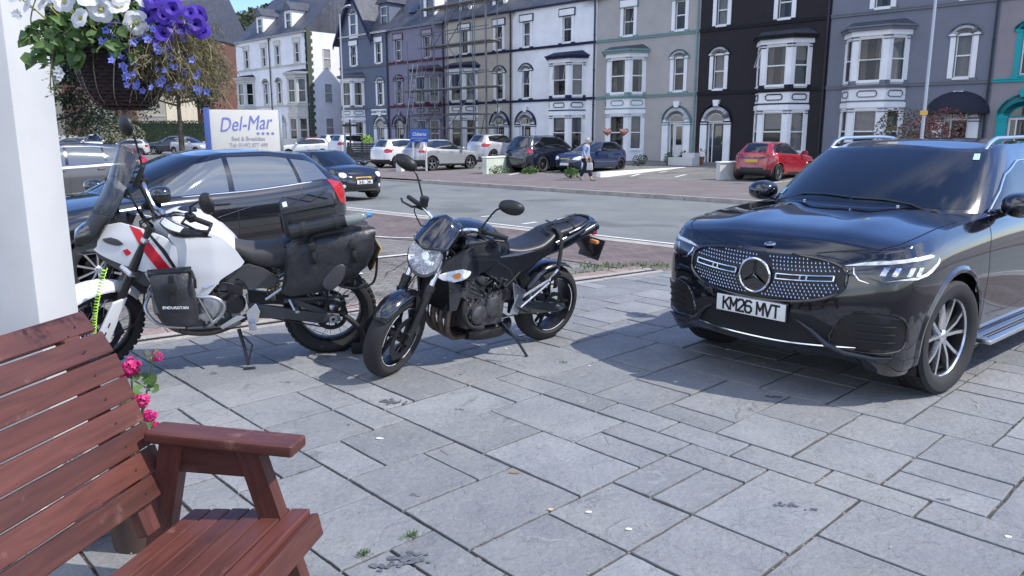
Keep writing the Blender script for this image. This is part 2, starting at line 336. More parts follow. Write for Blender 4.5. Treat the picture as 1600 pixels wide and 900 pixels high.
# patio slabs -------------------------------------------------------
def slab_material():
    m=bpy.data.materials.new('riven_slate'); m.use_nodes=True; t=m.node_tree; b=t.nodes['Principled BSDF']; N=t.nodes.new; K=t.links.new
    tc=N('ShaderNodeTexCoord'); ge=N('ShaderNodeNewGeometry')
    # every slab gets its own piece of stone
    off=N('ShaderNodeVectorMath'); off.operation='SCALE'; ad=N('ShaderNodeVectorMath'); ad.operation='ADD'
    cmb=N('ShaderNodeCombineXYZ'); K(ge.outputs['Random Per Island'],cmb.inputs[0]); K(ge.outputs['Random Per Island'],cmb.inputs[1]); K(ge.outputs['Random Per Island'],cmb.inputs[2])
    off.inputs['Scale'].default_value=37; K(cmb.outputs[0],off.inputs[0]); K(tc.outputs['Object'],ad.inputs[0]); K(off.outputs[0],ad.inputs[1]); P_=ad.outputs[0]
    def noise(s,d,r=.6,dist=0,vec=P_):
        n=N('ShaderNodeTexNoise'); n.inputs['Scale'].default_value=s; n.inputs['Detail'].default_value=d; n.inputs['Roughness'].default_value=r; n.inputs['Distortion'].default_value=dist; K(vec,n.inputs['Vector']); return n.outputs['Fac']
    def mrg(v,a,b_,c,d):
        n=N('ShaderNodeMapRange'); n.inputs['From Min'].default_value=a; n.inputs['From Max'].default_value=b_; n.inputs['To Min'].default_value=c; n.inputs['To Max'].default_value=d; K(v,n.inputs['Value']); return n.outputs['Result']
    def math_(op,a,b_):
        n=N('ShaderNodeMath'); n.operation=op
        for i,v in enumerate((a,b_)):
            if isinstance(v,(int,float)): n.inputs[i].default_value=v
            else: K(v,n.inputs[i])
        return n.outputs[0]
    def mul(col,v):
        x=N('ShaderNodeMix'); x.data_type='RGBA'; x.blend_type='MULTIPLY'; x.inputs['Factor'].default_value=1; K(col,x.inputs[6]); K(v,x.inputs[7]); return x.outputs[2]
    def mix(fac,c1,c2):
        x=N('ShaderNodeMix'); x.data_type='RGBA'; K(fac,x.inputs['Factor'])
        for i,c in ((6,c1),(7,c2)):
            if isinstance(c,tuple): x.inputs[i].default_value=(*c,1)
            else: K(c,x.inputs[i])
        return x.outputs[2]
    big=noise(1.6,5); col=mix(mrg(big,.35,.65,0,1),(.200,.207,.214),(.258,.264,.267))
    col=mul(col,mrg(ge.outputs['Random Per Island'],0,1,.88,1.12))
    warm=noise(.9,3,vec=tc.outputs['Object']); col=mix(mrg(warm,.5,.72,0,.55),col,(.27,.262,.245))
    col=mul(col,mrg(noise(38,6,.75),.3,.7,.86,1.14))
    streak=noise(7,6,.6,1.2); col=mix(mrg(streak,.60,.72,0,.35),col,(.35,.362,.375))
    stain=noise(3.1,6,.7,.4); col=mix(mrg(stain,.665,.70,0,.8),col,(.07,.078,.098))
    spots=noise(14,2,.5,0,tc.outputs['Object']); col=mix(mrg(spots,.80,.83,0,.7),col,(.55,.55,.52))
    K(mrg(noise(9,4),.3,.7,.5,.78),b.inputs['Roughness']); b.inputs['Specular IOR Level'].default_value=.4
    wv=N('ShaderNodeTexNoise'); wv.inputs['Scale'].default_value=13; wv.inputs['Detail'].default_value=4; K(P_,wv.inputs['Vector'])
    wa=N('ShaderNodeVectorMath'); wa.operation='SCALE'; wa.inputs['Scale'].default_value=.13; K(wv.outputs['Color'],wa.inputs[0]); wb=N('ShaderNodeVectorMath'); wb.operation='ADD'; K(P_,wb.inputs[0]); K(wa.outputs[0],wb.inputs[1])
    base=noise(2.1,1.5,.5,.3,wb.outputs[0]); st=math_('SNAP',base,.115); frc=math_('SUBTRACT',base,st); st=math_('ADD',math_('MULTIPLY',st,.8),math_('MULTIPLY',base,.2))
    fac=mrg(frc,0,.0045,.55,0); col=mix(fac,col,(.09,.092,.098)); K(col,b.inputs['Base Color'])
    base2=noise(5.5,3,.5,.8); st2=math_('SNAP',base2,.14)
    h=math_('ADD',math_('MULTIPLY',st,1.0),math_('MULTIPLY',st2,.10)); h=math_('ADD',h,math_('MULTIPLY',noise(26,6,.7),.10))
    bp=N('ShaderNodeBump'); bp.inputs['Strength'].default_value=1; bp.inputs['Distance'].default_value=.12; K(h,bp.inputs['Height']); K(bp.outputs['Normal'],b.inputs['Normal'])
    return m
def clip(poly,n,c):
    o=[]
    for i in range(len(poly)):
        p,q=poly[i],poly[(i+1)%len(poly)]; a=p.dot(n)-c; b=q.dot(n)-c
        if a<=0:o.append(p)
        if (a<0<b) or (b<0<a): o.append(p+(q-p)*(a/(a-b)))
    return o
PA=Vector((cos(R(43.6)),sin(R(43.6)))); PB=Vector((-PA.y,PA.x)); U=.233
rs=random.Random(11); occ={}; bm=bmesh.new(); IA=range(-12,52); IB=range(-36,40)
J0=Vector((-.02,2.74)); SLB=[]
for j in IB:
    for i in IA:
        if (i,j) in occ: continue
        opts=[(2,2)]*8+[(3,2)]*5+[(1,2)]*4+[(2,1)]+[(2,3)]*2
        rs.shuffle(opts)
        for a,b in opts+[(1,1)]:
            if all((i+x,j+y) not in occ for x in range(a) for y in range(b)): break
        for x in range(a):
            for y in range(b): occ[(i+x,j+y)]=1
        g=.0082
        def pt(x,y): return J0+PA*(x*U)+PB*(y*U)
        q=[pt(i+g/U,j+g/U),pt(i+a-g/U,j+g/U),pt(i+a-g/U,j+b-g/U),pt(i+g/U,j+b-g/U)]
        q=[p+Vector((rs.uniform(-.0025,.0025),rs.uniform(-.0025,.0025))) for p in q]
        q=clip(q,EV,E0.dot(EV)-.006); q=clip(q,NN,8.5) if len(q)>2 else q
        if len(q)<3: continue
        c=sum(q,Vector((0,0)))/len(q)
        if c.y<.1 or c.x<-6 or c.x>8 or c.y>10.5 or abs(c.x)>c.y*.8+1.2: continue
        # wobble the long sides a little
        qq=[]
        for k in range(len(q)):
            p,r_=q[k],q[(k+1)%len(q)]; qq.append(p); n=int((r_-p).length/.07)
            for t in range(1,n): qq.append(p.lerp(r_,t/n)+Vector((rs.gauss(0,.0013),rs.gauss(0,.0013))))
        z=rs.gauss(0,.0016); tx,ty=rs.gauss(0,.003),rs.gauss(0,.003)
        Z=lambda p:z+(p-c).x*tx+(p-c).y*ty
        vt=[bm.verts.new((*(p+(c-p)*(.0022/max(.05,(c-p).length))),Z(p))) for p in qq]; vm=[bm.verts.new((*p,Z(p)-.0028)) for p in qq]
        SLB.append((q,c,Z,tx,ty)); vb=[bm.verts.new((*p,-.04)) for p in qq]
        bm.faces.new(vt); n=len(qq)
        for k in range(n):
            bm.faces.new((vm[k],vm[(k+1)%n],vt[(k+1)%n],vt[k])); bm.faces.new((vb[k],vb[(k+1)%n],vm[(k+1)%n],vm[k]))
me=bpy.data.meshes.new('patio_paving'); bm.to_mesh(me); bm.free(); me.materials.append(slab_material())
o=bpy.data.objects.new('patio_paving',me); C.objects.link(o); tag(o,kind='structure')
# split faces left on the riven stone: low wandering steps across the slabs
cl=MB(); rc=random.Random(31)
def inside(q,p):
    s=[(q[(i+1)%len(q)]-q[i]).cross(p-q[i]) if False else ((q[(i+1)%len(q)].x-q[i].x)*(p.y-q[i].y)-(q[(i+1)%len(q)].y-q[i].y)*(p.x-q[i].x)) for i in range(len(q))]
    return all(v>.004 for v in s) or all(v<-.004 for v in s)
for q,c,Zf,tx,ty in SLB:
    if c.y>8: continue
    L0=max((a-c).length for a in q)
    for _ in range(rc.choice([0,1,1,2,2,3]) if L0>.24 else rc.choice([0,0,1])):
        a0=rc.uniform(0,PI) if rc.random()<.4 else rc.gauss(R(75),.35); p=c+Vector((rc.uniform(-.7,.7)*L0,rc.uniform(-.7,.7)*L0)); d=Vector((cos(a0),sin(a0))); pts=[]; cv=rc.gauss(0,.12)
        p=p-d*L0*rc.uniform(.1,.9)
        for k in range(rc.randint(10,42)):
            d=Matrix.Rotation(cv*.25+rc.gauss(0,.26),2)@d; d=(d+Vector((cos(a0),sin(a0)))*.25).normalized(); p=p+d*.013
            if inside(q,p): pts.append(p.copy())
            elif len(pts)>4: break
            else: pts=[]
        if len(pts)<5: continue
        sg=rc.choice([-1,1]); n=len(pts); A=[];Bm=[];Cc=[]; wd_w=rc.uniform(.004,.009); hh=rc.uniform(.0014,.0030)
        for k,p_ in enumerate(pts):
            t=(pts[min(k+1,n-1)]-pts[max(k-1,0)]).normalized(); nn=Vector((-t.y,t.x))*sg; e=sin(PI*(k+.5)/n)**.6; zz=Zf(p_)
            A.append((*(p_-nn*.0018*e),zz-.0006)); Bm.append((*(p_),zz+hh*e)); Cc.append((*(p_+nn*wd_w*3.2*e),zz-.0006))
        cl.grid([A,Bm,Cc])
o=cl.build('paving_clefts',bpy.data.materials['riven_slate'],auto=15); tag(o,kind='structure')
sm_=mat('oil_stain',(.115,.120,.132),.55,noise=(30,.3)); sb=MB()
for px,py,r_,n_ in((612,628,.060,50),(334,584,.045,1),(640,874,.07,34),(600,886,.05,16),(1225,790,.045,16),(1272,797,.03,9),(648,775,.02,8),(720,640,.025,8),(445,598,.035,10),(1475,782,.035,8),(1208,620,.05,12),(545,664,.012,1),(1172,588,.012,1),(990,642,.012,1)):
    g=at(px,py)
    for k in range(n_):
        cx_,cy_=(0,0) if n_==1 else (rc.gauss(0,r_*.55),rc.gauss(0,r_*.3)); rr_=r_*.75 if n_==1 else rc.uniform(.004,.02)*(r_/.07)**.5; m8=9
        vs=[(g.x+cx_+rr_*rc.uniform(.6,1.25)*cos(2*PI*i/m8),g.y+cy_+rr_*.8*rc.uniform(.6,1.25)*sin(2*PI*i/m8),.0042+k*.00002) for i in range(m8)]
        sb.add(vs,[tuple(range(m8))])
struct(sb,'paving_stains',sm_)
jm=ground_mat('joint_grit',(.030,.028,.026),(.10,.09,.08),5,200,.012,patch=(38,.60,(.30,.275,.235)))
mb=MB(); poly=clip(clip([Vector(p) for p in((-9,-3),(12,-3),(12,14),(-9,14))],EV,E0.dot(EV)-.003),NN,8.5)
mb.add([(p.x,p.y,-.012) for p in poly],[tuple(range(len(poly)))]); struct(mb,'patio_joints',jm)
# cracks and an iron cover in the car park
cm=mat('crack_dark',(.05,.047,.043),.9); ckr=random.Random(12); mb=MB()
for px,py,qx,qy in((562,395,655,425),(655,425,640,452),(420,560,300,520),(600,430,640,402),(520,470,560,440),(700,352,640,362),(548,398,480,420),(585,455,650,470),(900,402,985,398)):
    a,b=at(px,py),at(qx,qy); n=max(3,int((b-a).length/.12)); pts=[]
    for i in range(n+1): p=a.lerp(b,i/n); pts.append(Vector((p.x+ckr.gauss(0,.012),p.y+ckr.gauss(0,.012),0)))
    for p0,p1 in zip(pts,pts[1:]): line(mb,p0,p1,.014,-.0115)
struct(mb,'car_park_joints',cm)
# ------------------------------------------------------------------ houses
def wallmat(name,c,r=.85): return mat(name,c,r,noise=(1.1,.10,8),bump=(25,.25,.01))
H={}
for k,c in dict(bluegrey=(.125,.145,.205),mauve=(.215,.205,.275),cream=(.52,.47,.40),white=(.78,.78,.80),beige=(.40,.375,.355),black=(.018,.015,.018),grey=(.175,.185,.225),pinkgrey=(.27,.245,.26),
  navy=(.015,.02,.06),maroon=(.10,.03,.05),sage=(.19,.30,.29),ink=(.012,.012,.016),dgrey=(.16,.17,.2),teal=(.015,.33,.35),trimwhite=(.80,.80,.80),trimmauve=(.30,.29,.36),green=(.075,.09,.06),offw=(.58,.57,.53),
  redbrick=(.14,.065,.05),rendercream=(.50,.44,.33),pinkish=(.60,.48,.43)).items(): H[k]=wallmat('render_'+k,c)
slate=ground_mat('slate_roof',(.055,.06,.08),(.095,.10,.125),1.5,8,.01,brick=(.3,.22,.012,0),rough=.5)
upvc=mat('window_frame_white',(.75,.75,.74),.35); pane=mat('window_pane',(.02,.025,.03),.03,spec=.9,alpha=.38,coat=.5); curt=mat('net_curtain',(.42,.42,.42),.9,noise=(5,.15)); curt2=mat('beige_curtain',(.33,.29,.25),.9,noise=(5,.2)); dark=mat('room_dark',(.015,.015,.018),.9)
pipe=mat('drainpipe',(.02,.02,.03),.5)
WR=random.Random(5)
def window(par,Mx,w_,h,arch=0,sash=None,style=None):
    """sash window in the x(width) z(up) plane, outward -y, base corner at origin"""
    fr=MB(); fr.M=Mx; t=.055; d0,d1=-.03,.05
    fr.box(0,t,d0,d1,0,h); fr.box(w_-t,w_,d0,d1,0,h); fr.box(t,w_-t,d0,d1,0,t); fr.box(t,w_-t,d0,d1,h-t,h)
    mz=h*(sash if sash else .5); fr.box(t,w_-t,d0-.005,d1-.005,mz-.03,mz+.03)
    st=style if style is not None else WR.choice([0,0,1,1,2,2,3])
    if st==3 and w_>.5:   # upper light swung open at the bottom
        fr.add([Vector((t,-.04,h-t)),Vector((w_-t,-.04,h-t)),Vector((w_-t,-.26,mz)),Vector((t,-.26,mz)),Vector((t,-.01,h-t)),Vector((w_-t,-.01,h-t)),Vector((w_-t,-.22,mz)),Vector((t,-.22,mz))],[(0,1,5,4),(2,3,7,6),(0,4,7,3),(1,2,6,5)],0,False)
    f=fr.build('window',upvc,par)
    p=MB(); p.M=Mx; p.add([(t,.012,t),(w_-t,.012,t),(w_-t,.012,mz-.03),(t,.012,mz-.03)],[(0,1,2,3)],0,False)
    if st==3 and w_>.5: p.add([(t+.04,-.05,h-t-.04),(w_-t-.04,-.05,h-t-.04),(w_-t-.04,-.24,mz+.04),(t+.04,-.24,mz+.04)],[(0,1,2,3)],0,False)
    else: p.add([(t,.012,mz+.03),(w_-t,.012,mz+.03),(w_-t,.012,h-t),(t,.012,h-t)],[(0,1,2,3)],0,False)
    p.build('pane',pane,f)
    b=MB(); b.M=Mx; b.add([(0,.34,0),(w_,.34,0),(w_,.34,h),(0,.34,h)],[(0,1,2,3)],0,False); b.build('room',dark,f)
    if st==2 and WR.random()<.55:
        c=MB(); c.M=Mx; hb_=h*WR.uniform(.25,.6)
        for i in range(int(hb_/.05)): c.box(.05,w_-.05,.09,.10,h-.06-.05*i-.035,h-.06-.05*i)
        c.build('blind',curt if WR.random()<.5 else curt2,f)
    if st!=2:
        c=MB(); c.M=Mx; k=10
        spans=[(.02,.30),(.70,.98)] if st in(0,3) else [(.03,.97)]
        for a,bb in spans:
            rows=[]
            for i in range(k*3+1):
                u=a+(bb-a)*i/(k*3); rows.append([(u*w_,.13+.025*sin(i*1.9+WR.random()),.03),(u*w_,.13+.02*sin(i*1.9),h*(1 if st in (0,3) else WR.choice([1,.99])))])
            c.grid(rows)
        c.build('curtain',curt if st==1 else curt2,f)
    return f
def wall_open(mb,Mx,x0,x1,z0,z1,ops,th=.22,mi=0):
    """front face in the xz plane at y=0 with rectangular openings and reveals going to +y"""
    m0=mb.M; mb.M=Mx
    xs=sorted({x0,x1,*[o[0] for o in ops],*[o[1] for o in ops]}); zs=sorted({z0,z1,*[o[2] for o in ops],*[o[3] for o in ops]})
    for i in range(len(xs)-1):
        for j in range(len(zs)-1):
            cx,cz=(xs[i]+xs[i+1])/2,(zs[j]+zs[j+1])/2
            if any(o[0]<cx<o[1] and o[2]<cz<o[3] for o in ops): continue
            mb.add([(xs[i],0,zs[j]),(xs[i+1],0,zs[j]),(xs[i+1],0,zs[j+1]),(xs[i],0,zs[j+1])],[(0,1,2,3)],mi,False)
    for a,b,c,d in ops:
        mb.add([(a,0,c),(b,0,c),(b,0,d),(a,0,d),(a,th,c),(b,th,c),(b,th,d),(a,th,d)],[(0,1,5,4),(1,2,6,5),(2,3,7,6),(3,0,4,7)],mi,False)
    mb.M=m0
def arc_pts(cx,z,w_,rise,n=12):
    rr=(w_*w_/4+rise*rise)/(2*rise); a=math.asin(min(1,w_/2/rr)); 
    if rise>w_/2: a=PI-a
    return [(cx+rr*sin(-a+2*a*i/n),z+rise-rr+rr*cos(-a+2*a*i/n)) for i in range(n+1)]
def arch_band(mb,cx,z,w_,rise,th,y0,y1,n=12,mi=0):
    o=arc_pts(cx,z,w_+2*th,rise+th*.9,n); i_=arc_pts(cx,z,w_,rise,n)
    for k in range(n): mb.prism([o[k],o[k+1],i_[k+1],i_[k]],y0,y1,'xz',mi)
I4=Matrix.Identity(4)
def house(name,u0,w_,doorleft,wall,trim,line_,label,zb=.3,eaves=9.65,zs=1.0,roof=True,door=(.02,.02,.03),chim=True,gable=False,dorm=(),stepcol=None,wdet='label'):
    P0=A0+D*u0; T=thing(name,label,'house',(P0.x,P0.y,0),DA,'terraced guest houses across the road')
    X=(lambda a:a) if doorleft else (lambda a:w_-a)
    def span(a,b): p,q=X(a),X(b); return (min(p,q),max(p,q))
    z=lambda v:zb+(v-.33)*zs
    wd=[]  # (x0,x1,z0,z1,kind)
    a,b=span(.95,1.55); wd.append((a,b,z(7.35),z(8.85),'flat'))
    a,b=span(4.3,4.98); wd.append((a,b,z(7.35),z(8.85),'flat'))
    a,b=span(.90,1.52); wd.append((a,b,z(4.15),z(5.95),'arch'))
    da,db=span(.72,1.70)
    ops=[q[:4] for q in wd]+[(da,db,z(.33),z(2.46))]
    mw=MB(); dep=9.0
    wall_open(mw,I4,0,w_,-.2,z(eaves),ops)
    mw.add([(0,0,-.2),(0,dep,-.2),(0,dep,z(eaves)),(0,0,z(eaves))],[(0,1,2,3)],0,False); mw.add([(w_,0,-.2),(w_,dep,-.2),(w_,dep,z(eaves)),(w_,0,z(eaves))],[(0,1,2,3)],0,False)
    mw.add([(0,dep,-.2),(w_,dep,-.2),(w_,dep,z(eaves)),(0,dep,z(eaves))],[(0,1,2,3)],0,False)
    mw.add([(0,.3,z(eaves)),(w_,.3,z(eaves)),(w_,dep,z(eaves)),(0,dep,z(eaves))],[(0,1,2,3)],0,False)
    if gable:
        g0,g1=span(6.75,2.0); gm=(g0+g1)/2; mw.prism([(g0,z(eaves)-.3),(g1,z(eaves)-.3),(gm,z(eaves)+3.3)],-.06,1.5,'xz')
    mw.build('wall',wall,T)
    for (x0,x1,c,d,k) in wd:
        window(T,Matrix.Translation((x0,.10,c)),x1-x0,d-c)
        s=MB(); cx=(x0+x1)/2; ww=x1-x0
        if k=='flat':
            s.box(x0-.22,x0-.02,-.05,0,c-.02,d+.02); s.box(x1+.02,x1+.22,-.05,0,c-.02,d+.02); s.box(x0-.26,x1+.26,-.07,0,d+.03,d+.42)
        else:
            s.box(x0-.22,x0-.02,-.05,0,c-.02,d-.1); s.box(x1+.02,x1+.22,-.05,0,c-.02,d-.1); arch_band(s,cx,d-.08,ww+.02,.16,.30,-.07,0)
            s.prism([(x0,d-.1)]+arc_pts(cx,d-.1,ww,.14)+[(x1,d-.1)],-.0,.1,'xz')
        s.box(x0-.02,x1+.02,-.06,.1,c-.09,c); build_split(s,'window_surround',trim,T)
        l=MB()
        if k=='flat':
            for zz in(d+.005,d+.43): l.box(x0-.29,x1+.29,-.09,0,zz,zz+.05)
            for xx in(x0-.30,x1+.26): l.box(xx,xx+.04,-.085,0,d+.056,d+.428)
        else: arch_band(l,cx,d-.08,ww+.62,.42,.06,-.09,0); l.box(x0-.27,x0+.0,-.075,0,d-.13,d-.08); l.box(x1-.0,x1+.27,-.075,0,d-.13,d-.08)
        for xx in(x0-.30,x1+.02): l.box(xx,xx+.28,-.085,0,c-.16,c-.025)
        build_split(l,'moulding',line_,T)
    # string courses
    for zz in (3.88,7.10):
        s=MB(); s.box(0,w_,-.07,0,z(zz),z(zz)+.10); s.box(0,w_,-.10,0,z(zz)+.102,z(zz)+.15); s.build('string_course',line_,T)
    # doorway
    s=MB(); cx=(da+db)/2; dw=db-da
    for xx in(da-.40,db+.02): s.box(xx,xx+.38,-.10,0,z(.33),z(2.45))
    arch_band(s,cx,z(2.47),dw+.02,.46,.36,-.10,0,14); s.prism([(cx-.13,z(2.47)+.80),(cx+.13,z(2.47)+.80),(cx+.19,z(2.47)+1.12),(cx-.19,z(2.47)+1.12)],-.16,0,'xz')
    s.prism([(da,z(2.955)-.03),(da,z(2.955)+.4),(db,z(2.955)+.4),(db,z(2.955)-.03)][::-1] if 0 else [(da,z(2.9)),(db,z(2.9)),(db,z(2.955))]+arc_pts(cx,z(2.955)-.35,dw,.35)[::-1]+[(da,z(2.955))],.02,.1,'xz') if 0 else None
    s.prism(arc_pts(cx,z(2.47),dw+.02,.46)[::-1],-.004,.05,'xz')
    build_split(s,'door_surround',trim,T)
    l=MB(); arch_band(l,cx,z(2.47),dw+.76,.86,.07,-.13,0,14)
    for xx in(da-.43,db-.01): l.box(xx,xx+.44,-.13,0,z(2.45)-.02,z(2.45)+.05); l.box(xx,xx+.44,-.12,0,z(2.33)-.02,z(2.33)+.03)
    build_split(l,'moulding',line_,T)
    dm=MB(); dm.box(da,da+.08,.06,.16,z(.33),z(2.46)); dm.box(db-.08,db,.06,.16,z(.33),z(2.46)); dm.box(da+.08,db-.08,.06,.16,z(2.38),z(2.46)); dm.box(da+.26,da+.31,.06,.16,z(.33),z(2.38))
    fm=dm.build('door_frame',upvc,T)
    dd=MB(); dd.box(da+.31,db-.08,.10,.15,z(.35),z(2.38)); dd.box(da+.40,db-.17,.085,.1,z(.45),z(1.1)); dr=dd.build('door',mat(name+'_door',door,.3,coat=.3),T)
    gl=MB(); gl.box(da+.42,db-.19,.09,.10,z(1.25),z(2.25)); gl.build('door_glass',M['glass_dark'],dr); hd=MB(); hd.cbox((db-.14,.07,z(1.35)),(.03,.05,.14)); hd.build('handle',M['chrome'],dr)
    gl=MB(); gl.prism(arc_pts(cx,z(2.52),dw-.12,.34)[::-1],-.03,-.005,'xz'); gl.box(da+.08,da+.26,.11,.12,z(.9),z(2.38)); gl.build('fanlight',M['glass_dark'],fm)
    st=MB(); st.box(da-.3,db+.3,-.5,-.0,.1,z(.33)-.02); st.box(da-.2,db+.2,-.25,.1,z(.33)-.018,z(.33)+.0); st.build('door_step',stepcol or g_kerb,T)
    # bay
    bw=[(3.35,0),(3.95,-.78),(5.50,-.78),(6.15,0)]; pl=[(X(a),b) for a,b in bw]
    if not doorleft: pl=pl[::-1]
    rr=lambda k,e:[(p[0]+( -e if i==0 else -e*.6 if i==1 else e*.6 if i==2 else e),p[1]-(0 if i in(0,3) else e)) for i,p in enumerate(k)]
    mbay=MB(); ml=MB(); mt=MB(); wins=[]
    for i in range(3):
        p,q=Vector((*pl[i],0)),Vector((*pl[i+1],0)); L=(q-p).length; ang=math.atan2((q-p).y,(q-p).x); Mx=Matrix.Translation(p)@Matrix.Rotation(ang,4,'Z')
        a=.17 if i!=1 else .27; o_=[(a,L-a,z(.98),z(2.88)),(a,L-a,z(4.13),z(6.0))]
        wall_open(mbay,Mx,0,L,-.2,z(6.45),o_,.12)
        for (aa,bb,c,d) in o_: wins.append((Mx@Matrix.Translation((aa,.06,c)),bb-aa,d-c))
        m0=ml.M; ml.M=Mx; mt.M=Mx
        for (c,d) in((.98,2.88),(4.13,6.0)):
            for xx in (0.0,L-a+.03 if 0 else L-a): 
                ml.box(xx+.01,xx+a-.01,-.035,0,z(d)-.10,z(d)-.06); ml.box(xx+.01,xx+a-.01,-.035,0,z(d)+.02,z(d)+.06)
                if c>2: ml.box(xx+.0,xx+a,-.04,0,z(c)-.14,z(c)+.03)
            mt.box(a,L-a,-.07,.06,z(c)-.07,z(c)-.005)
        # inset panels as raised outline
        k=1 if L<1.2 else 2 if False else 1
        pw=min(.85,L-.3); cx_=L/2; zc=z(3.58)
        pts=[(cx_-pw/2+.08,-.02,zc-.13),(cx_+pw/2-.08,-.02,zc-.13),(cx_+pw/2,-.02,zc-.06),(cx_+pw/2,-.02,zc+.06),(cx_+pw/2-.08,-.02,zc+.13),(cx_-pw/2+.08,-.02,zc+.13),(cx_-pw/2,-.02,zc+.06),(cx_-pw/2,-.02,zc-.06)]
        ml.tube(pts,.028,4,closed=True)
        ml.M=I4; mt.M=I4
    cap=lambda e:[(p[0],p[1]) for p in rr(pl,e)]
    bm_=mbay.build('bay',trim,T)
    for Mx,ww,hh in wins: window(bm_ if False else T,Mx,ww,hh)
    for e,c,d,tg in ((.06,3.82,3.90,ml),(.10,3.902,3.99,ml),(.05,3.24,3.30,ml),(.05,2.98,3.20,mt),(.08,6.08,6.30,mt),(.22,6.302,6.42,ml),(.30,6.422,6.50,ml)):
        q=cap(e); tg.prism([(q[0][0],.0)]+q+[(q[3][0],.0)],z(c),z(d),'xy')
    build_split(mt,'bay_cornice',trim,bm_); build_split(ml,'moulding',line_,bm_)
    q=cap(.24); r=MB(); mid=((q[1][0]+q[2][0])/2); zz=z(6.50)
    vs=[(*p,zz+.003) for p in q]+[((q[0][0]*.7+mid*.3),0.02,zz+.30),((q[3][0]*.7+mid*.3),0.02,zz+.30)]
    r.add(vs,[(0,1,4),(1,2,5,4),(2,3,5)],0,False); r.build('bay_roof',slate if wall!=H['white'] else H['navy'],bm_)
    # pipe, gutter, roof
    pp=MB(); px_=w_-.12 if True else .1; pp.tube([(px_,-.09,.2),(px_,-.09,z(eaves)-.1)],.05,6)
    for zq in(1.5,3.5,5.5,7.5): pp.tube([(px_,-.09,zq),(px_,-.09,zq+.08)],.065,6)
    pp.build('drainpipe',pipe if line_ not in(H['sage'],) else H['sage'],T)
    gt=MB(); gt.box(0,w_,-.18,-.02,z(eaves)-.08,z(eaves)+.03); gt.build('gutter',line_ if line_ in (H['ink'],H['navy']) else trim,T)
    if roof:
        ro=MB(); ze=z(eaves)+.03; rd=ze+4.6
        ro.add([(0,-.2,ze-.05),(w_,-.2,ze-.05),(w_,dep/2,rd),(0,dep/2,rd),(0,dep+.2,ze-.05),(w_,dep+.2,ze-.05),(0,-.1,ze-.12),(w_,-.1,ze-.12)],[(0,1,2,3),(3,2,5,4),(0,3,4),(1,5,2),(0,1,7,6)],0,False)
        if gable:
            zt=z(eaves)+3.45
            for sgn in(-1,1):
                xe=g0-.25 if sgn<0 else g1+.25; 
                a_=Vector((gm,-.35,zt)); b_=Vector((xe,-.35,z(eaves)-.55)); c_=Vector((xe,4,z(eaves)-.55)); d_=Vector((gm,4,zt))
                ro.add([a_,b_,c_,d_,a_-Vector((0,0,.12)),b_-Vector((0,0,.12)),c_-Vector((0,0,.12)),d_-Vector((0,0,.12))],[(0,1,2,3),(4,5,6,7),(0,1,5,4)],0,False)
            bb=MB()
            for sgn in(-1,1):
                xe=g0-.3 if sgn<0 else g1+.3; bb.add([(gm,-.4,zt+.05),(xe,-.4,z(eaves)-.55),(xe,-.4,z(eaves)-.95),(gm,-.4,zt-.4),(gm,-.34,zt+.05),(xe,-.34,z(eaves)-.55),(xe,-.34,z(eaves)-.95),(gm,-.34,zt-.4)],[(0,1,2,3),(4,5,6,7),(0,1,5,4),(3,2,6,7),(1,2,6,5)],0,False)
            bb.build('bargeboard',H['navy'],T)
            wt=window(T,Matrix.Translation((gm-.4,-.12,z(9.7))),.8,1.6,style=1); s=MB(); s.box(gm-.62,gm-.42,-.13,-.07,z(9.6),z(11.2)); s.box(gm+.42,gm+.62,-.13,-.07,z(9.6),z(11.2)); arch_band(s,gm,z(11.3),.9,.2,.2,-.14,-.07); s.box(gm-.6,gm+.6,-.15,-.07,z(9.45),z(9.6)); build_split(s,'window_surround',trim,T)
        rf=ro.build('roof',slate,T)
        if chim:
            ch=MB(); ch.box(w_-.5,w_+.45,3.6,5.4,rd-1.2,rd+1.6); ch.box(w_-.58,w_+.53,3.5,5.5,rd+1.602,rd+1.78)
            for k in range(3): ch.lathe([(.14,0),(.12,.5),(.15,.52),(.15,.6)],10,'z',(w_-.02,4+.5*k,rd+1.78))
            ch.build('chimney',H['offw'],rf)
        for (dx,kind) in dorm:
            dmb=MB(); y0=.5; zq=ze+.4
            if kind=='sky':
                dmb.cbox((dx,1.2,ze+1.47),(.7,.9,.1),Matrix.Rotation(R(44.5),3,'X')); dmb.build('skylight',M['glass_dark'],rf); continue
            wall_open(dmb,Matrix.Translation((dx-.65,y0,zq)),0,1.3,-.3,1.75,[(.25,1.05,.15,1.5)],.1)
            dmb.add([(dx-.65,y0,zq-.3),(dx-.65,y0+2.3,zq+1.75),(dx-.65,y0,zq+1.75)],[(0,1,2)],0,False); dmb.add([(dx+.65,y0,zq-.3),(dx+.65,y0+2.3,zq+1.75),(dx+.65,y0,zq+1.75)],[(0,1,2)],0,False)
            do=dmb.build('dormer',H['trimwhite'] if kind=='w' else wall,rf)
            window(rf,Matrix.Translation((dx-.4,y0+.04,zq+.15)),.8,1.35,style=1)
            r2=MB(); r2.prism([(dx-.85,zq+1.72),(dx+.85,zq+1.72),(dx,zq+2.5)],y0-.2,y0+3.2,'xz'); r2.build('dormer_roof',slate,rf)
    return T,X,z,w_,(da,db)
Hs={}
Hs[1]=house('gabled_house',-35.1,6.7,False,H['bluegrey'],H['trimwhite'],H['dgrey'],'blue-grey gabled guest house at the left end of the terrace with white window surrounds',gable=True,dorm=((5.6,'c'),))
Hs[2]=house('terraced_house',-28.4,6.62,True,H['mauve'],H['trimmauve'],H['maroon'],'mauve-grey terraced house with dark red mouldings next to the gabled house',dorm=((4.4,'w'),(1.9,'sky')))
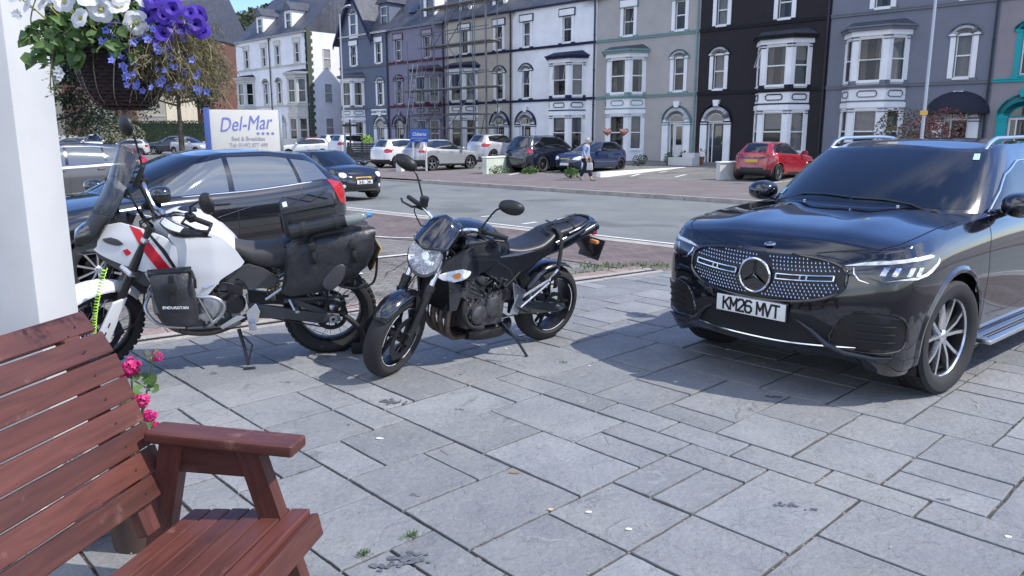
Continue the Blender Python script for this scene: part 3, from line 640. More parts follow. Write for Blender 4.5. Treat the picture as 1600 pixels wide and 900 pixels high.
Hs[3]=house('terraced_house',-21.78,6.73,False,H['cream'],H['trimwhite'],H['navy'],'cream terraced house wrapped in scaffolding',dorm=((1.6,'w'),(5.0,'w')))
Hs[4]=house('terraced_house',-15.05,6.95,True,H['white'],H['trimwhite'],H['navy'],'white terraced house with navy blue mouldings between the cream and beige houses')
Hs[5]=house('terraced_house',-8.1,6.9,False,H['beige'],H['trimwhite'],H['sage'],'beige terraced house with pale sage green mouldings and a white glazed door',door=(.6,.6,.6))
Hs[6]=house('terraced_house',-1.2,6.95,True,H['black'],H['trimwhite'],H['ink'],'almost black terraced house with white window surrounds behind the red car')
Hs[7]=house('terraced_house',5.75,6.9,False,H['grey'],H['trimwhite'],H['dgrey'],'grey terraced house with a white bay and a dark domed awning over its door')
Hs[8]=house('terraced_house',12.65,6.9,True,H['pinkgrey'],H['teal'],H['teal'],'pinkish grey terraced house with turquoise mouldings at the right edge')
Hs[9]=house('terraced_house',19.6,6.9,False,H['beige'],H['trimwhite'],H['dgrey'],'plain beige terraced house beyond the turquoise trimmed one, outside the view')
bpy.data.objects.remove(Hs[9][0]) if False else None
# awning on the grey house
T,X,z,w_,(da,db)=Hs[7]; cx=(da+db)/2; mb=MB(); rows=[]
for i in range(13):
    a=PI*i/12; rows.append([(cx-1.25*cos(a)*k,-.02-(1-k**2)**.5*0-.85*sin(b_)*(1 if 1 else 0)*sin(a)**.0*(1-k)**.0*k if False else -.02-.8*sin(PI/2*(1-k)) ,2.55+ .95*sin(a)*k) for k,b_ in [(1,0),(.85,0),(.6,0),(.3,0),(0,0)]])
mb.grid([[ (cx-1.25*cos(PI*i/12)*cos(PI/2*j/6), -.02-.8*sin(PI/2*j/6), 2.62+.95*sin(PI*i/12)*cos(PI/2*j/6)) for j in range(7)] for i in range(13)])
mb.build('awning',mat('awning_canvas',(.012,.014,.03),.8),T)
for k,txt,px in ((1,'SHORE TO SHORE',4.9),):
    T=Hs[1][0]; m_=MB(); m_.box(4.3,6.3,-.09,0,3.35,3.8) ; nb=m_.build('name_board',H['trimwhite'],T); text_mesh(txt,.26,M['ink'],'lettering',nb,(5.3,-.1,3.57),off=.006,sx=.95)
T,X,z,w_,(da,db)=Hs[6]; text_mesh('RAMSLEE',.2,M['plate_w'],'house_name',T,((da+db)/2,.09,z(2.65)))
# white end building with quoins, two bays wide
T1=house('corner_house',-46.4,6.4,True,H['white'],H['offw'],H['offw'],'large white corner guest house with dark green quoins across the side street',zb=.5,zs=1.09,chim=False,dorm=((2.6,'w'),))[0]
T2=house('corner_house',-53.2,6.78,False,H['white'],H['offw'],H['offw'],'left half of the white corner building with a pair of bays and a wide dormer',zb=.5,zs=1.09,dorm=((4.2,'w'),))[0]
q=MB()
for yq in (0,3.3):
    for k in range(34):
        zz=.4+k*.31; q.box(6.4-(.34 if k%2 else .22) if yq==0 else 6.38,6.46,-.05 if yq==0 else yq,(.34 if k%2 else .5) if yq==0 else yq+(.34 if k%2 else .5),zz,zz+.30)
build_split(q,'quoins',H['green'],T1)
for zz in (1.6,4.6,7.6): window(T1,Matrix.Translation((6.42,1.5,zz))@Matrix.Rotation(PI/2,4,'Z'),.8,1.7)
q=MB(); q.box(6.402,6.9,3.6,8.8,-.2,6.6); q.build('side_wing',H['cream'],T1)
bw_=MB(); bw_.box(-5,9,-3.0,-2.7,0,1.5); bw_.build('garden_wall',H['offw'],T1)
# ------------------------------------------------------------------ vehicles
def crom(P,t):
    n=len(P)-1; t=max(0,min(n-1e-6,t)); i=int(t); f=t-i
    p0,p1,p2,p3=P[max(i-1,0)],P[i],P[i+1],P[min(i+2,n)]
    return p1*1.0+( (p2-p0)*f+(p0*2-p1*5+p2*4-p3)*f*f+(p1*3-p0-p2*3+p3)*f*f*f )*.5
def interp(T,x):
    T=sorted(T)
    if x<=T[0][0]: return T[0][1]
    for (a,b),(c,d) in zip(T,T[1:]):
        if x<=c:
            t=(x-a)/(c-a); t=t*t*(3-2*t)*.35+t*.65; return b+(d-b)*t
    return T[-1][1]
def paint(name,col,metal=0,rough=.28,flake=0): 
    return mat(name,col,rough,metal,coat=1,noise=(4,.06,3))
DIRS={'L':lambda a,b:(Vector((a,4,b)),Vector((0,-1,0))),'F':lambda a,b:(Vector((6,a,b)),Vector((-1,0,0))),'B':lambda a,b:(Vector((-9,a,b)),Vector((1,0,0))),
 'T':lambda a,b:(Vector((a,b,5)),Vector((0,0,-1)))}
class Skin:
    def __init__(s,*mbs):
        v=[];f=[]
        for m in mbs: o=len(v); v+=m.v; f+=[tuple(i+o for i in q) for q in m.f]
        s.t=BVHTree.FromPolygons([Vector(p) for p in v],f)
    def hit(s,k,a,b):
        if isinstance(k,float):  # direction in degrees about z, a measured sideways, b is height
            d=Vector((-cos(R(k)),-sin(R(k)),0)); q=Vector((-sin(R(k)),cos(R(k)),0)); o=-d*6+q*a+Vector((0,0,b))
        else: o,d=DIRS[k](a,b)
        h=s.t.ray_cast(o,d)
        if h[0] is None:
            h=s.t.find_nearest(o+d*( (4-.8) if k=='L' else 5 ))
            return h[0],-d
        n=h[1]
        if n.dot(d)>0:n=-n
        return h[0],n
def patch(skin,k,poly,rows=8,cols=10,off=.004,th=.012,mb=None,mi=0):
    """fill a polygon (in the plane of direction k) with a surface lying on the skin"""
    mb=mb or MB(); ys=[p[1] for p in poly]; y0,y1=min(ys),max(ys); e=(y1-y0)*.004
    G_=[]
    for i in range(rows+1):
        y=y0+e+(y1-y0-2*e)*i/rows; xs=[]
        for j in range(len(poly)):
            (a,b),(c,d)=poly[j],poly[(j+1)%len(poly)]
            if (b-y)*(d-y)<0: xs.append(a+(c-a)*(y-b)/(d-b))
        if len(xs)<2: continue
        G_.append([(min(xs)+(max(xs)-min(xs))*j/cols,y) for j in range(cols+1)])
    O=[];I=[]
    for r_ in G_:
        o=[];ii=[]
        for a,b in r_:
            p,n=skin.hit(k,a,b); o.append(p+n*off); ii.append(p-n*(th-off))
        O.append(o);I.append(ii)
    mb.grid(O,mi)
    edge=[O[0][j] for j in range(cols+1)]+[O[i][cols] for i in range(1,len(O))]+[O[-1][j] for j in range(cols-1,-1,-1)]+[O[i][0] for i in range(len(O)-2,0,-1)]
    edge2=[I[0][j] for j in range(cols+1)]+[I[i][cols] for i in range(1,len(O))]+[I[-1][j] for j in range(cols-1,-1,-1)]+[I[i][0] for i in range(len(O)-2,0,-1)]
    mb.loft([edge,edge2],mi,False); return mb
def strip(skin,k,pts,w_=.006,off=.0015,mb=None,sub=6,hgt=.002,mi=0):
    mb=mb or MB(); P=[]
    for (a,b),(c,d) in zip(pts,pts[1:]):
        for i in range(sub): t=i/sub; P.append((a+(c-a)*t,b+(d-b)*t))
    P.append(pts[-1]); Q=[skin.hit(k,*p) for p in P]
    L=[];Rr=[]
    for i,(p,n) in enumerate(Q):
        t=Q[min(i+1,len(Q)-1)][0]-Q[max(i-1,0)][0]; s_=t.cross(n); s_=s_.normalized() if s_.length>1e-9 else Vector((0,0,1))
        L.append(p+n*off+s_*w_/2); Rr.append(p+n*off-s_*w_/2)
    mb.grid([L,Rr],mi); return mb
def mirror(mb):
    n=len(mb.v); mb.v+=[(x,-y,z) for x,y,z in mb.v]; mb.f+=[tuple(i+n for i in f)[::-1] for f in mb.f]; mb.m+=mb.m; return mb
def mirrored(mb):
    m=MB(); m.v=[(x,-y,z) for x,y,z in mb.v]; m.f=[f[::-1] for f in mb.f]; m.m=list(mb.m); return m
def rim_mb(r,style,wd,hi=True):
    """rim facing +y at y=0 outward; returns list of (meshbuilder, material key)"""
    a=MB(); n=48 if hi else 24
    a.lathe([(r*.955,-.016),(r*.975,-.004),(r*1.0,.004),(r*1.015,-.004),(r*1.0,-.02)],n)
    b=MB(); b.lathe([(r*.99,-wd),(r*.93,-wd+.01),(r*.90,-wd*.5),(r*.93,-.018),(r*.97,-.012)],n); b.lathe([(.001,-wd*.55),(r*.55,-wd*.55),(r*.56,-wd*.62),(.001,-wd*.62)],24)
    def spoke(ang,w0,w1,r0,r1,d0,d1,tw=0,mb=a,y=0):
        c,s=cos(ang),sin(ang); P=[]
        for (rr,ww,dd) in ((r0,w0,d0),((r0+r1)/2,(w0+w1)/2*.92,(d0+d1)/2+.006),(r1,w1,d1)):
            t=ang+tw*(rr-r0); ct,st=cos(t),sin(t)
            P.append([(rr*ct-q*st,yy,rr*st+q*ct) for q,yy in((-ww,dd-.03+y),(-ww*.75,dd+y),(ww*.75,dd+y),(ww,dd-.03+y))])
        mb.loft(P)
    if style=='five_twin':      # five pairs
        for k in range(5):
            t=PI/2+k*2*PI/5
            for sg in(-1,1): spoke(t+sg*.17,.016,.015,r*.16,r*.97,-.028,-.012,sg*.6)
    elif style=='five':
        for k in range(5): spoke(PI/2+k*2*PI/5,.030,.045,r*.12,r*.97,-.03,-.012)
    elif style=='multi':
        for k in range(10): spoke(PI/2+k*2*PI/10,.012,.014,r*.14,r*.97,-.03,-.012)
    elif style=='vee':
        for k in range(7):
            for sg in(-1,1): spoke(PI/2+k*2*PI/7,.009,.010,r*.14,r*.97,-.03,-.01,sg*1.0)
    a.lathe([(.001,-.016),(r*.10,-.016),(r*.17,-.024),(r*.19,-.05)],20)
    return a,b
def tyre_mb(R_,r,wd,hi=True,groove=True):
    h=wd/2; mb=MB(); n=64 if hi else 32
    pr=[(r*.97,-h*.72),(r*1.03,-h*.86),(r+(R_-r)*.45,-h*1.0),(R_-.022,-h*.95),(R_-.006,-h*.80)]
    if groove:
        for g in(-.5,-.17,.17,.5):
            pr+=[(R_-.001,h*(g-.05)*1.4),(R_-.010,h*(g-.035)*1.4),(R_-.010,h*(g+.035)*1.4),(R_-.001,h*(g+.05)*1.4)]
    pr+=[(R_-.006,h*.80),(R_-.022,h*.95),(r+(R_-r)*.45,h*1.0),(r*1.03,h*.86),(r*.97,h*.72)]
    mb.lathe(pr,n); return mb
def wheel(par,x,y,R_,r,wd,style,rimmat,hi=True,steer=0,disc=True,rimmat2=None):
    sg=1 if y>0 else -1
    W=tyre_mb(R_,r,wd,hi).build('wheel',M['rubber'],par); W.location=(x,y-sg*wd/2,R_); W.rotation_euler=(0,0,(0 if sg>0 else PI)+steer)
    a,b=rim_mb(r,style,wd*.8,hi); a.v=[(p[0],p[1]+wd*.36,p[2]) for p in a.v]; b.v=[(p[0],p[1]+wd*.36,p[2]) for p in b.v]
    ro=a.build('rim',rimmat,W); b.build('brake_disc',M['dark_metal'],W); return W
GL={'K':[[(0,0),(0,1)],[(.95,1),(.05,.45)],[(.3,.6),(1,0)]],'M':[[(0,0),(0,1)],[(0,.95),(.5,.35),(1,.95)],[(1,1),(1,0)]],'2':[[(.02,.85),(.25,1),(.75,1),(.98,.85),(.98,.62),(0,.0)],[(0,0),(1,0)]],
 '6':[[(.95,.92),(.75,1),(.25,1),(0,.8),(0,.2),(.25,0),(.75,0),(1,.2),(1,.4),(.75,.56),(.02,.56)]],'V':[[(0,1),(.5,0),(1,1)]],'T':[[(0,1),(1,1)],[(.5,1),(.5,0)]],'S':[[(.95,.88),(.75,1),(.25,1),(0,.85),(0,.65),(.2,.54),(.8,.48),(1,.34),(1,.15),(.75,0),(.25,0),(.03,.14)]],
 'H':[[(0,0),(0,1)],[(1,0),(1,1)],[(0,.5),(1,.5)]],'1':[[(.5,0),(.5,1)]],'Z':[[(0,1),(1,1),(0,0),(1,0)]],'W':[[(0,1),(.25,0),(.5,.8),(.75,0),(1,1)]],'A':[[(0,0),(.5,1),(1,0)],[(.2,.32),(.8,.32)]]}
def plate(par,txt,loc,rz,yellow=False,tilt=0,w_=.52,name='number_plate',h=.111):
    m=MB(); m.cbox((0,0,0),(w_,.008,h),b=.002); p=m.build(name,M['plate_y'] if yellow else M['plate_w'],par); p.location=loc; p.rotation_euler=(tilt,0,rz)
    if txt:
        lm=MB(); hh=.079*h/.111; cw=.047*h/.111; pen=.0074*h/.111; tot=sum((.35 if c==' ' else 1)*cw*1.22 for c in txt)-cw*.22; x=-tot/2
        for c in txt:
            if c==' ': x+=cw*1.22*.55; continue
            for st in GL[c]:
                pts=[Vector((x+a*cw,-.0058,(b-.5)*hh)) for a,b in st]
                for p0,p1 in zip(pts,pts[1:]):
                    t=(p1-p0).normalized(); nn=Vector((-t.z,0,t.x))*pen; e=t*pen*.85; lm.add([p0+nn-e,p0-nn-e,p1-nn+e,p1+nn+e],[(0,1,2,3)],0,False)
                    for q in(p0,p1): pass
            x+=cw*1.22
        lm.build('plate_lettering',M['ink'],p)
    if False: text_mesh(txt,.105*h/.111,M['ink'],'plate_lettering',p,(0,-.0055,0),ext=.0012,off=.0012,sx=w_/.52*(.84 if len(txt)>7 else .9))
    return p
def car(name,label,s,loc,rz,group=None,hi=False,scale=1):
    """x forward from the front axle, y to the car's left, z up"""
    L,W,Hh,wb,fo=s['L'],s['W'],s['H'],s['wb'],s['fo']; ro=L-fo; hw=W/2; Rw=s['R']; T=thing(name,label,s.get('cat','car'),loc,rz,group,scale)
    zt=s['zt']; zb=s.get('zb',.2); body=s['paint']
    no=s.get('nose',[-.16,-.05,0,-.01,-.05,-.14]); ta=s.get('tail',[.10,.0,0,.02,.05,.10]); si=s.get('side',[.07,.025,.01,0,.02,.075]); fz=s.get('fz',[0,.13,.38,.66,.88,1])
    cn=s.get('corner',(.10,.30,.62)); 
    xs=[(fo,0),(fo-.012,.30),(fo-cn[0],.66),(fo-cn[1],.90),(fo-cn[2],.985),(-.05,1.0),(-wb*.35,1.0),(-wb*.68,1.0),(-wb,.995),(-ro+.42,.965),(-ro+.20,.86),(-ro+.07,.66),(-ro+.01,.3),(-ro,0)]
    rows=[]
    for k in range(6):
        r_=[]
        for i,(x,fy) in enumerate(xs):
            wt=max(0,1-i/4) if i<5 else 0; wr=max(0,1-(13-i)/4) if i>8 else 0
            x2=x+no[k]*min(1,wt*1.5)+ta[k]*min(1,wr*1.5)
            y=max(0,fy*hw-si[k]*min(1,fy*1.2))
            if fy==0:y=0
            top=interp(zt,x); bz=zb+(.06 if i in(0,1,2) else 0) if not s.get('flatb') else zb
            r_.append(Vector((x2,y,bz+(top-bz)*fz[k])))
        rows.append(r_)
    nu=150 if hi else 84; nv=26 if hi else 15; Ra=s.get('Ra',Rw+.055)
    g=[]
    for j in range(nv+1):
        v=5*j/nv; row=[]
        for i in range(nu+1):
            u=13*i/nu; row.append(crom([crom(rows[k],u) for k in range(6)],v))
        g.append(row)
    if 'shape' in s:
        g=[[s['shape'](p) for p in r_] for r_ in g]
    full=[[p.copy() for p in r_] for r_ in g]
    mbfull=MB().grid([[tuple(p) for p in r_] for r_ in full])
    # wheel arches
    ctr=[(0,Rw),(-wb,Rw)]; cell=W/nu*2.2
    def dist(p):
        return min(((p.x-a)**2+(p.z-b)**2)**.5 if p.z>b-.02 or True else 9 for a,b in ctr)
    for r_ in g:
        for p in r_:
            for a,b in ctr:
                d=math.hypot(p.x-a,p.z-b)
                if abs(d-Ra)<(.030 if hi else .055) and d>1e-6: p.x=a+(p.x-a)*Ra/d; p.z=b+(p.z-b)*Ra/d
    mb=MB(); vs=[tuple(p) for r_ in g for p in r_]; fs=[]
    for j in range(nv):
        for i in range(nu):
            q=[g[j][i],g[j][i+1],g[j+1][i+1],g[j+1][i]]; c=sum(q,Vector())/4
            if dist(c)<Ra-.002 and c.y>hw*.6: continue
            fs.append((j*(nu+1)+i,j*(nu+1)+i+1,(j+1)*(nu+1)+i+1,(j+1)*(nu+1)+i))
    mb.add(vs,fs)
    # deck (bonnet, shelf)
    crown=s.get('crown',.075); top=g[-1]; nd=14; dk=[]
    for i in range(nu+1):
        e=top[i]; row=[]
        cw=crown*min(1,(abs(e.y)/hw)*1.1)
        for j in range(nd+1):
            t=1-j/nd; y=e.y*t; z=e.z+cw*(1-t**2.2)+s.get('dome',lambda x,y:0)(e.x,y)*(1 if 0<t<1 else 0)
            row.append(Vector((e.x,y,z)))
        dk.append(row)
    deck=MB().grid([[tuple(p) for p in r_] for r_ in dk])
    # greenhouse
    gh=s['gh']; xw,xa,xrf,xrr,xrb=gh['xw'],gh['xa'],gh['xrf'],gh['xrr'],gh['xrb']; yr=gh['yr']
    zr=Hh-s.get('rcrown',.05)
    def ed(x): return interp([(p.x,p.y) for p in top],x),interp([(p.x,p.z) for p in top],x)
    def bz(x,f): 
        y,z=ed(x); c=crown*min(1,y/hw*1.1); return z+c*(1-f**2.2)-.015
    B=[];Rf=[]
    for (f,xx) in((0,xw),(.38,xw-.03),(.70,xw-.14),(.90,xa+.10),(.985,xa-.12)):
        y,z=ed(xx); B.append(Vector((xx,y*f,bz(xx,f))))
    for tt in(.2,.4,.6,.8):
        xx=(xa-.12)+(gh['xd']-(xa-.12))*tt; y,z=ed(xx); B.append(Vector((xx,y*.99,z-.012)))
    for (f,xx) in((.985,gh['xd']),(.90,gh['xd']-.12),(.66,xrb+.06),(.34,xrb+.01),(0,xrb)):
        y,z=ed(max(xx,-ro+.02)); B.append(Vector((xx,y*f,bz(xx,f))))
    rz_=gh.get('roofz',[]) or [(xrf,zr-.03),(xrf-.35,zr),((xrf+xrr)/2,zr),(xrr,zr-.04)]
    for (f,xx) in((0,xrf+.03),(.45,xrf+.02),(.78,xrf-.03),(.95,xrf-.12),(1,xrf-.30)): Rf.append(Vector((xx,yr*f,0)))
    for tt in(.2,.4,.6,.8):
        xx=(xrf-.30)+(xrr+.25-(xrf-.30))*tt; Rf.append(Vector((xx,yr*(1.01-.03*tt),0)))
    for (f,xx) in((.95,xrr+.20),(.88,xrr+.06),(.68,xrr),(.36,xrr-.01),(0,xrr-.015)): Rf.append(Vector((xx,yr*f,0)))
    for p in Rf: p.z=interp(rz_,p.x)+s.get('rcrown',.05)*(1-(p.y/yr)**2)*.8
    nG=104 if hi else 60; nT=14 if hi else 8; gg=[]
    bulge=s.get('bulge',.022)
    for j in range(nT+1):
        t=j/nT; row=[]
        for i in range(nG+1):
            u=13*i/nG; b=crom(B,u); r_=crom(Rf,u); p=b.lerp(r_,t); k=4*t*(1-t)*bulge
            o_=Vector((.8 if i<nG*.25 else (-.8 if i>nG*.8 else 0),1 if nG*.15<i<nG*.87 else .2,.5)).normalized(); p=p+o_*k
            if i in(0,nG): p.y=0
            row.append(p)
        gg.append(row)
    ghm=MB().grid([[tuple(p) for p in r_] for r_ in gg])
    rt=[]
    for i in range(nG+1):
        e=gg[-1][i]; row=[]
        for j in range(9):
            t=1-j/8; y=e.y*t; z=interp(rz_,e.x)+s.get('rcrown',.05)*(1-(y/yr)**2)*.8; 
            if j==0:z=e.z
            row.append((e.x,y,z))
        rt.append(row)
    roof=MB().grid(rt)
    mm_=MB(); mm_.add(mbfull.v,mbfull.f); mirror(mm_); sk=Skin(mm_); sg_=Skin(ghm,roof) if False else Skin(ghm); m2_=MB(); m2_.add(deck.v,deck.f); mirror(m2_); sd_=Skin(m2_)
    allm=MB()
    for m_ in(mb,deck,ghm,roof):
        allm.add(m_.v,m_.f)
    mirror(allm)
    # closing floor
    fl=MB(); zf=zb+.06; fl.box(-ro+.25,fo-.30,-hw+.32,hw-.32,zf,zf+.25); 
    bo=allm.build('body',body,T,auto=48)
    if s.get('two_tone'):
        bo.data.materials.append(s['two_tone'])
        for p in bo.data.polygons:
            c=p.center
            if c.z<interp(s['clad'],c.x): p.material_index=1
    fl.build('underbody',M['black_plastic'],T)
    if hi:
        bo.data.materials.append(M['rubber']); ns=len(bo.data.materials)-1
        for p in bo.data.polygons:
            c=p.center
            if xrb+.12<c.x<xw-.16 and abs(c.y)<ed(c.x)[0]*.90 and c.z<ed(c.x)[1]+crown+.02 and p.normal.z**2>.5: p.material_index=ns
        zd=ed(xa)[1]
        for sx,sgn in((xa-.95,1),(xa-.95,-1),(xa-1.80,1),(xa-1.80,-1)):
            m_=MB(); m_.cbox((sx,sgn*.37,zd-.06),(.11,.44,.30),Matrix.Rotation(R(-12),3,'Y'),b=.04); m_.cbox((sx-.05,sgn*.37,zd+.19),(.07,.24,.16),Matrix.Rotation(R(-8),3,'Y'),b=.03)
            for q in(-.05,.05): m_.tube([(sx-.04,sgn*.37+q,zd+.06),(sx-.05,sgn*.37+q,zd+.14)],.008,6)
            m_.build('seat',M['rubber'],T)
        m_=MB(); m_.tube([(xa-.42+.07*sin(2*PI*i/28),-.37+.185*cos(2*PI*i/28),zd+.03+.16*sin(2*PI*i/28)) for i in range(28)],.015,8,closed=True); m_.tube([(xa-.30,-.37,zd-.06),(xa-.42,-.37,zd+.03)],.03,8); m_.cbox((xa-.42,-.37,zd+.03),(.03,.32,.04),b=.01); m_.build('steering_wheel',M['satin_black'],T)
        m_=MB(); m_.cbox((xrf-.10,0,Hh-.20),(.03,.24,.07),b=.012); m_.build('rear_view_mirror',M['satin_black'],T)
        m_=MB(); m_.cbox((xw-.30,0,ed(xw)[1]+.005),(.36,1.25,.10),b=.04); m_.build('dashboard',M['rubber'],T)
    # arch liners and lips
    for a,b in ctr:
        for sgn in(-1,1):
            lm=MB(); lm.lathe([(Ra+.005,-.02),(Ra+.005,-.34),(.02,-.34)],28,'y',(a,hw-.03,b)); lm.v=[(x,y*sgn,z) for x,y,z in lm.v]
            lm.v=[(x,y,max(z,.17)) for x,y,z in lm.v]; lm.build('wheel_arch_liner',M['black_plastic'],T)
            lp=[]
            aw=s.get('lip',.022)
            for i in range(29):
                th=R(-22)+R(224)*i/28; x=a+Ra*cos(th); z=b+Ra*sin(th)
                if z<zb+.02: continue
                h,n=sk.hit('L',x,z); h2,n2=sk.hit('L',a+(Ra+aw)*cos(th),b+(Ra+aw)*sin(th)); o=Vector((0,.006,0))
                lp.append([tuple(h+Vector((0,-.05,0))),tuple(h+o*1.2),tuple((h+h2)/2+o*2),tuple(h2+o*.2),tuple(h2-o*2)])
            lm=MB().grid(lp); lm.v=[(x,y*sgn,z) for x,y,z in lm.v]; lm.build('arch_trim',s.get('lipmat',body),T)
    # glass
    gm=M['glass_dark'] if not hi else M['glass_see']; gside=s.get('glass',gm)
    def uvpatch(u0,u1,t0,t1,nu_=16,nt_=8,off=.004,full_=True):
        rowsL=[]
        for j in range(nt_+1):
            t=(t0+(t1-t0)*j/nt_); r_=[]
            for i in range(nu_+1):
                u=u0(t)+(u1(t)-u0(t))*i/nu_; gi=u/13*nG; i0=min(int(gi),nG-1); f=gi-i0; tj=t*nT; j0=min(int(tj),nT-1); f2=tj-j0
                p=gg[j0][i0].lerp(gg[j0][i0+1],f).lerp(gg[j0+1][i0].lerp(gg[j0+1][i0+1],f),f2); n=(gg[j0][i0+1]-gg[j0][i0]).cross(gg[j0+1][i0]-gg[j0][i0]); n=n.normalized() if n.length>1e-9 else Vector((1,0,0))
                if n.dot(Vector((1 if gi<nG*.25 else -1 if gi>nG*.8 else 0,1,.3)))<0:n=-n
                if i0==0: n.y=0; n.normalize()
                r_.append(p+n*off)
            rowsL.append(r_)
        m_=MB()
        if full_: rowsL=[[Vector((p.x,-p.y,p.z)) for p in r_[::-1]][:-1]+r_ for r_ in rowsL]
        m_.grid([[tuple(p) for p in r_] for r_ in rowsL]); return m_
    z0=lambda t:0
    fb=uvpatch(z0,lambda t:3.05,.02,.985,off=.003); fb.build('windscreen_surround',M['gloss_black'],T)
    wsn=uvpatch(z0,lambda t:2.90,.075,.95,off=.006).build('windscreen',gm,T)
    uR=gh.get('ur',(10.9,11.1))
    rw=uvpatch(lambda t:uR[0]+(uR[1]-uR[0])*t*0,lambda t:13,gh.get('rt',(.08,.93))[0],gh.get('rt',(.08,.93))[1],off=.005,full_=False); rw.v+= []
    n0=len(rw.v); rw2=mirrored(rw); rw.add(rw2.v,rw2.f); rw.build('rear_window',gm,T)
    # side windows from the side view: belt line and roof line
    lo,hi_=s['dlo']   # tables x->z
    def sidewin(nm,a,b,mt=gside,off=.005,grow=0,ks=14):
        """a,b: ((x at bottom),(x at top)) of front and rear edge"""
        out_=[]
        m_=MB(); rowsW=[]
        for i in range(ks+1):
            u=i/ks; col=[]
            for j in range(9):
                v=j/8
                xb=b[0]+(a[0]-b[0])*u; xt=b[1]+(a[1]-b[1])*u; x=xb+(xt-xb)*v
                l=interp(lo,x)-grow; h_=interp(hi_,x)+grow; x=xb+(xt-xb)*v; z=l+(h_-l)*v
                p,n=sg_.hit('L',x,z); col.append(tuple(p+n*off))
            rowsW.append(col)
        m_.grid(rowsW)
        for sgn,mm in((1,m_),(-1,mirrored(m_))): out_.append(mm.build(nm,mt,T))
        return out_
    A_,Bp,Cp,Dp=s['pill']   # x positions (bottom, top) of the window edges: front edge, B pillar, C pillar, rear edge
    sidewin('window_surround',(A_[0]+.035,A_[1]+.035),(Dp[0]-.03,Dp[1]-.03),M['gloss_black'],.003,.018)
    sidewin('door_window',A_,(Bp[0]+.035,Bp[1]+.03)); sidewin('door_window',(Bp[0]-.035,Bp[1]-.03),(Cp[0]+.02,Cp[1]+.015))
    if Cp!=Dp: sidewin('quarter_window',(Cp[0]-.03,Cp[1]-.03),Dp,ks=6)
    if s.get('chrome'):
        for sgn in(1,-1):
            pts=[]; n_=24
            for i in range(n_+1): x=Dp[0]+(A_[0]+.03-Dp[0])*i/n_; pts.append((x,interp(lo,x)-.012))
            ps=[tuple(sg_.hit('L',*q)[0]+Vector((0,.007,0))) for q in pts]
            if s['chrome']>1:
                up=[]
                for i in range(n_+1): x=Dp[1]+(A_[1]-Dp[1])*i/n_; up.append((x,interp(hi_,x)+.012))
                pu=[tuple(sg_.hit('L',*q)[0]+Vector((0,.007,0))) for q in up]
                m_=MB().tube(ps+pu[::-1],.0075,6,closed=True)
            else: m_=MB().tube(ps,.010,6)
            m_.v=[(x,y*sgn,z) for x,y,z in m_.v]; m_.build('window_trim',M['chrome'],T)
    # shut lines
    sl=MB(); gapm=M['ink']
    xF,xB_,xR=s['doors']
    def zt_(x): return interp([(p.x,p.z) for p in full[-1]],x)-.0
    for pts in ([(xF,zb+.14),(xF,zt_(xF)*.8),(xF-.06,zt_(xF)-.02)],[(xB_,zb+.12),(xB_,zt_(xB_)-.01)],[(xR+.26,zb+.14),(xR+.17,.55),(xR+.03,.78),(xR,zt_(xR)-.01)],[(xF,zb+.14),(xR+.26,zb+.12)]):
        strip(sk,'L',pts,.007,.002,sl)
    sl2=mirrored(sl); sl.add(sl2.v,sl2.f); sl.build('door_gap',gapm,T)
    bl=MB()
    for sgn in (1,):
        pts=[]
        for i in range(12): x=fo-.16+(xw+.05-(fo-.16))*i/11; pts.append((x,ed(x)[0]*.93))
        strip(sd_,'T',pts,.008,.002,bl)
    b2=mirrored(bl); bl.add(b2.v,b2.f); bl.build('bonnet_gap',gapm,T)
    for xh,zh in s.get('handles',[]):
        for sgn in(1,-1):
            p,n=sk.hit('L',xh,zh); m_=MB().tube([p+Vector((.09,.002,0)),p+Vector((.07,.035,.004)),p+Vector((-.07,.035,.004)),p+Vector((-.09,.002,0))],[.008,.014,.014,.008],8); m_.v=[(x,y*sgn,z) for x,y,z in m_.v]; m_.build('door_handle',s.get('handlemat',body),T)
    # mirrors
    mx_,mz_=s['mirror']
    for sgn in(1,-1):
        p,n=sk.hit('L',mx_,mz_-.06); c=Vector((mx_+.02,p.y+.13,mz_)); rings=[]
        for i,(dx,k) in enumerate(((.10,.25),(.085,.62),(.05,.88),(0,1),(-.05,1.0),(-.07,.94))):
            rings.append([(c.x+dx,c.y+.125*k*cos(a)*(1.0 if cos(a)>0 else .95),c.z+.088*k*abs(sin(a))**.8*(1 if sin(a)>0 else -1)) for a in [2*PI*q/20 for q in range(20)]])
        m_=MB().loft(rings); m_.tube([(mx_-.02,p.y-.02,mz_-.075),(c.x,c.y-.06,c.z-.04)],[.035,.025],8); m_.v=[(x,y*sgn,z) for x,y,z in m_.v]; mo=m_.build('door_mirror',s.get('mirrormat',body),T)
    # wheels
    for x,st in((0,s.get('steer',0)),(-wb,0)):
        for sgn in(1,-1): wheel(T,x,sgn*(hw-s.get('inset',.02)),Rw,s.get('rr',Rw*.68),s.get('tw',.215),s['style'],s.get('rimmat',M['alu']),hi,st)
    # lamps
    for nm,k,poly,mt in s.get('lamps',[]):
        for sgn in(1,-1):
            if k=='L': m_=patch(sk,'L',poly,7,8,.005)
            else: m_=patch(sk,k,poly,7,8,.005)
            m_=m_ if sgn>0 else mirrored(m_); m_.build(nm,mt,T)
    for nm,k,poly,mt in s.get('panels',[]): patch(sk,k,poly,8,16,.004).build(nm,mt,T)
    if s.get('fplate') is not None:
        x,z,txt=s['fplate']; p,n=sk.hit('F',.0,z); plate(T,txt,(p.x+.02,0,z),PI/2)
    if s.get('rplate') is not None:
        z,txt=s['rplate']; p,n=sk.hit('B',0.0,z); plate(T,txt,(p.x-.012,0,z),-PI/2,True)
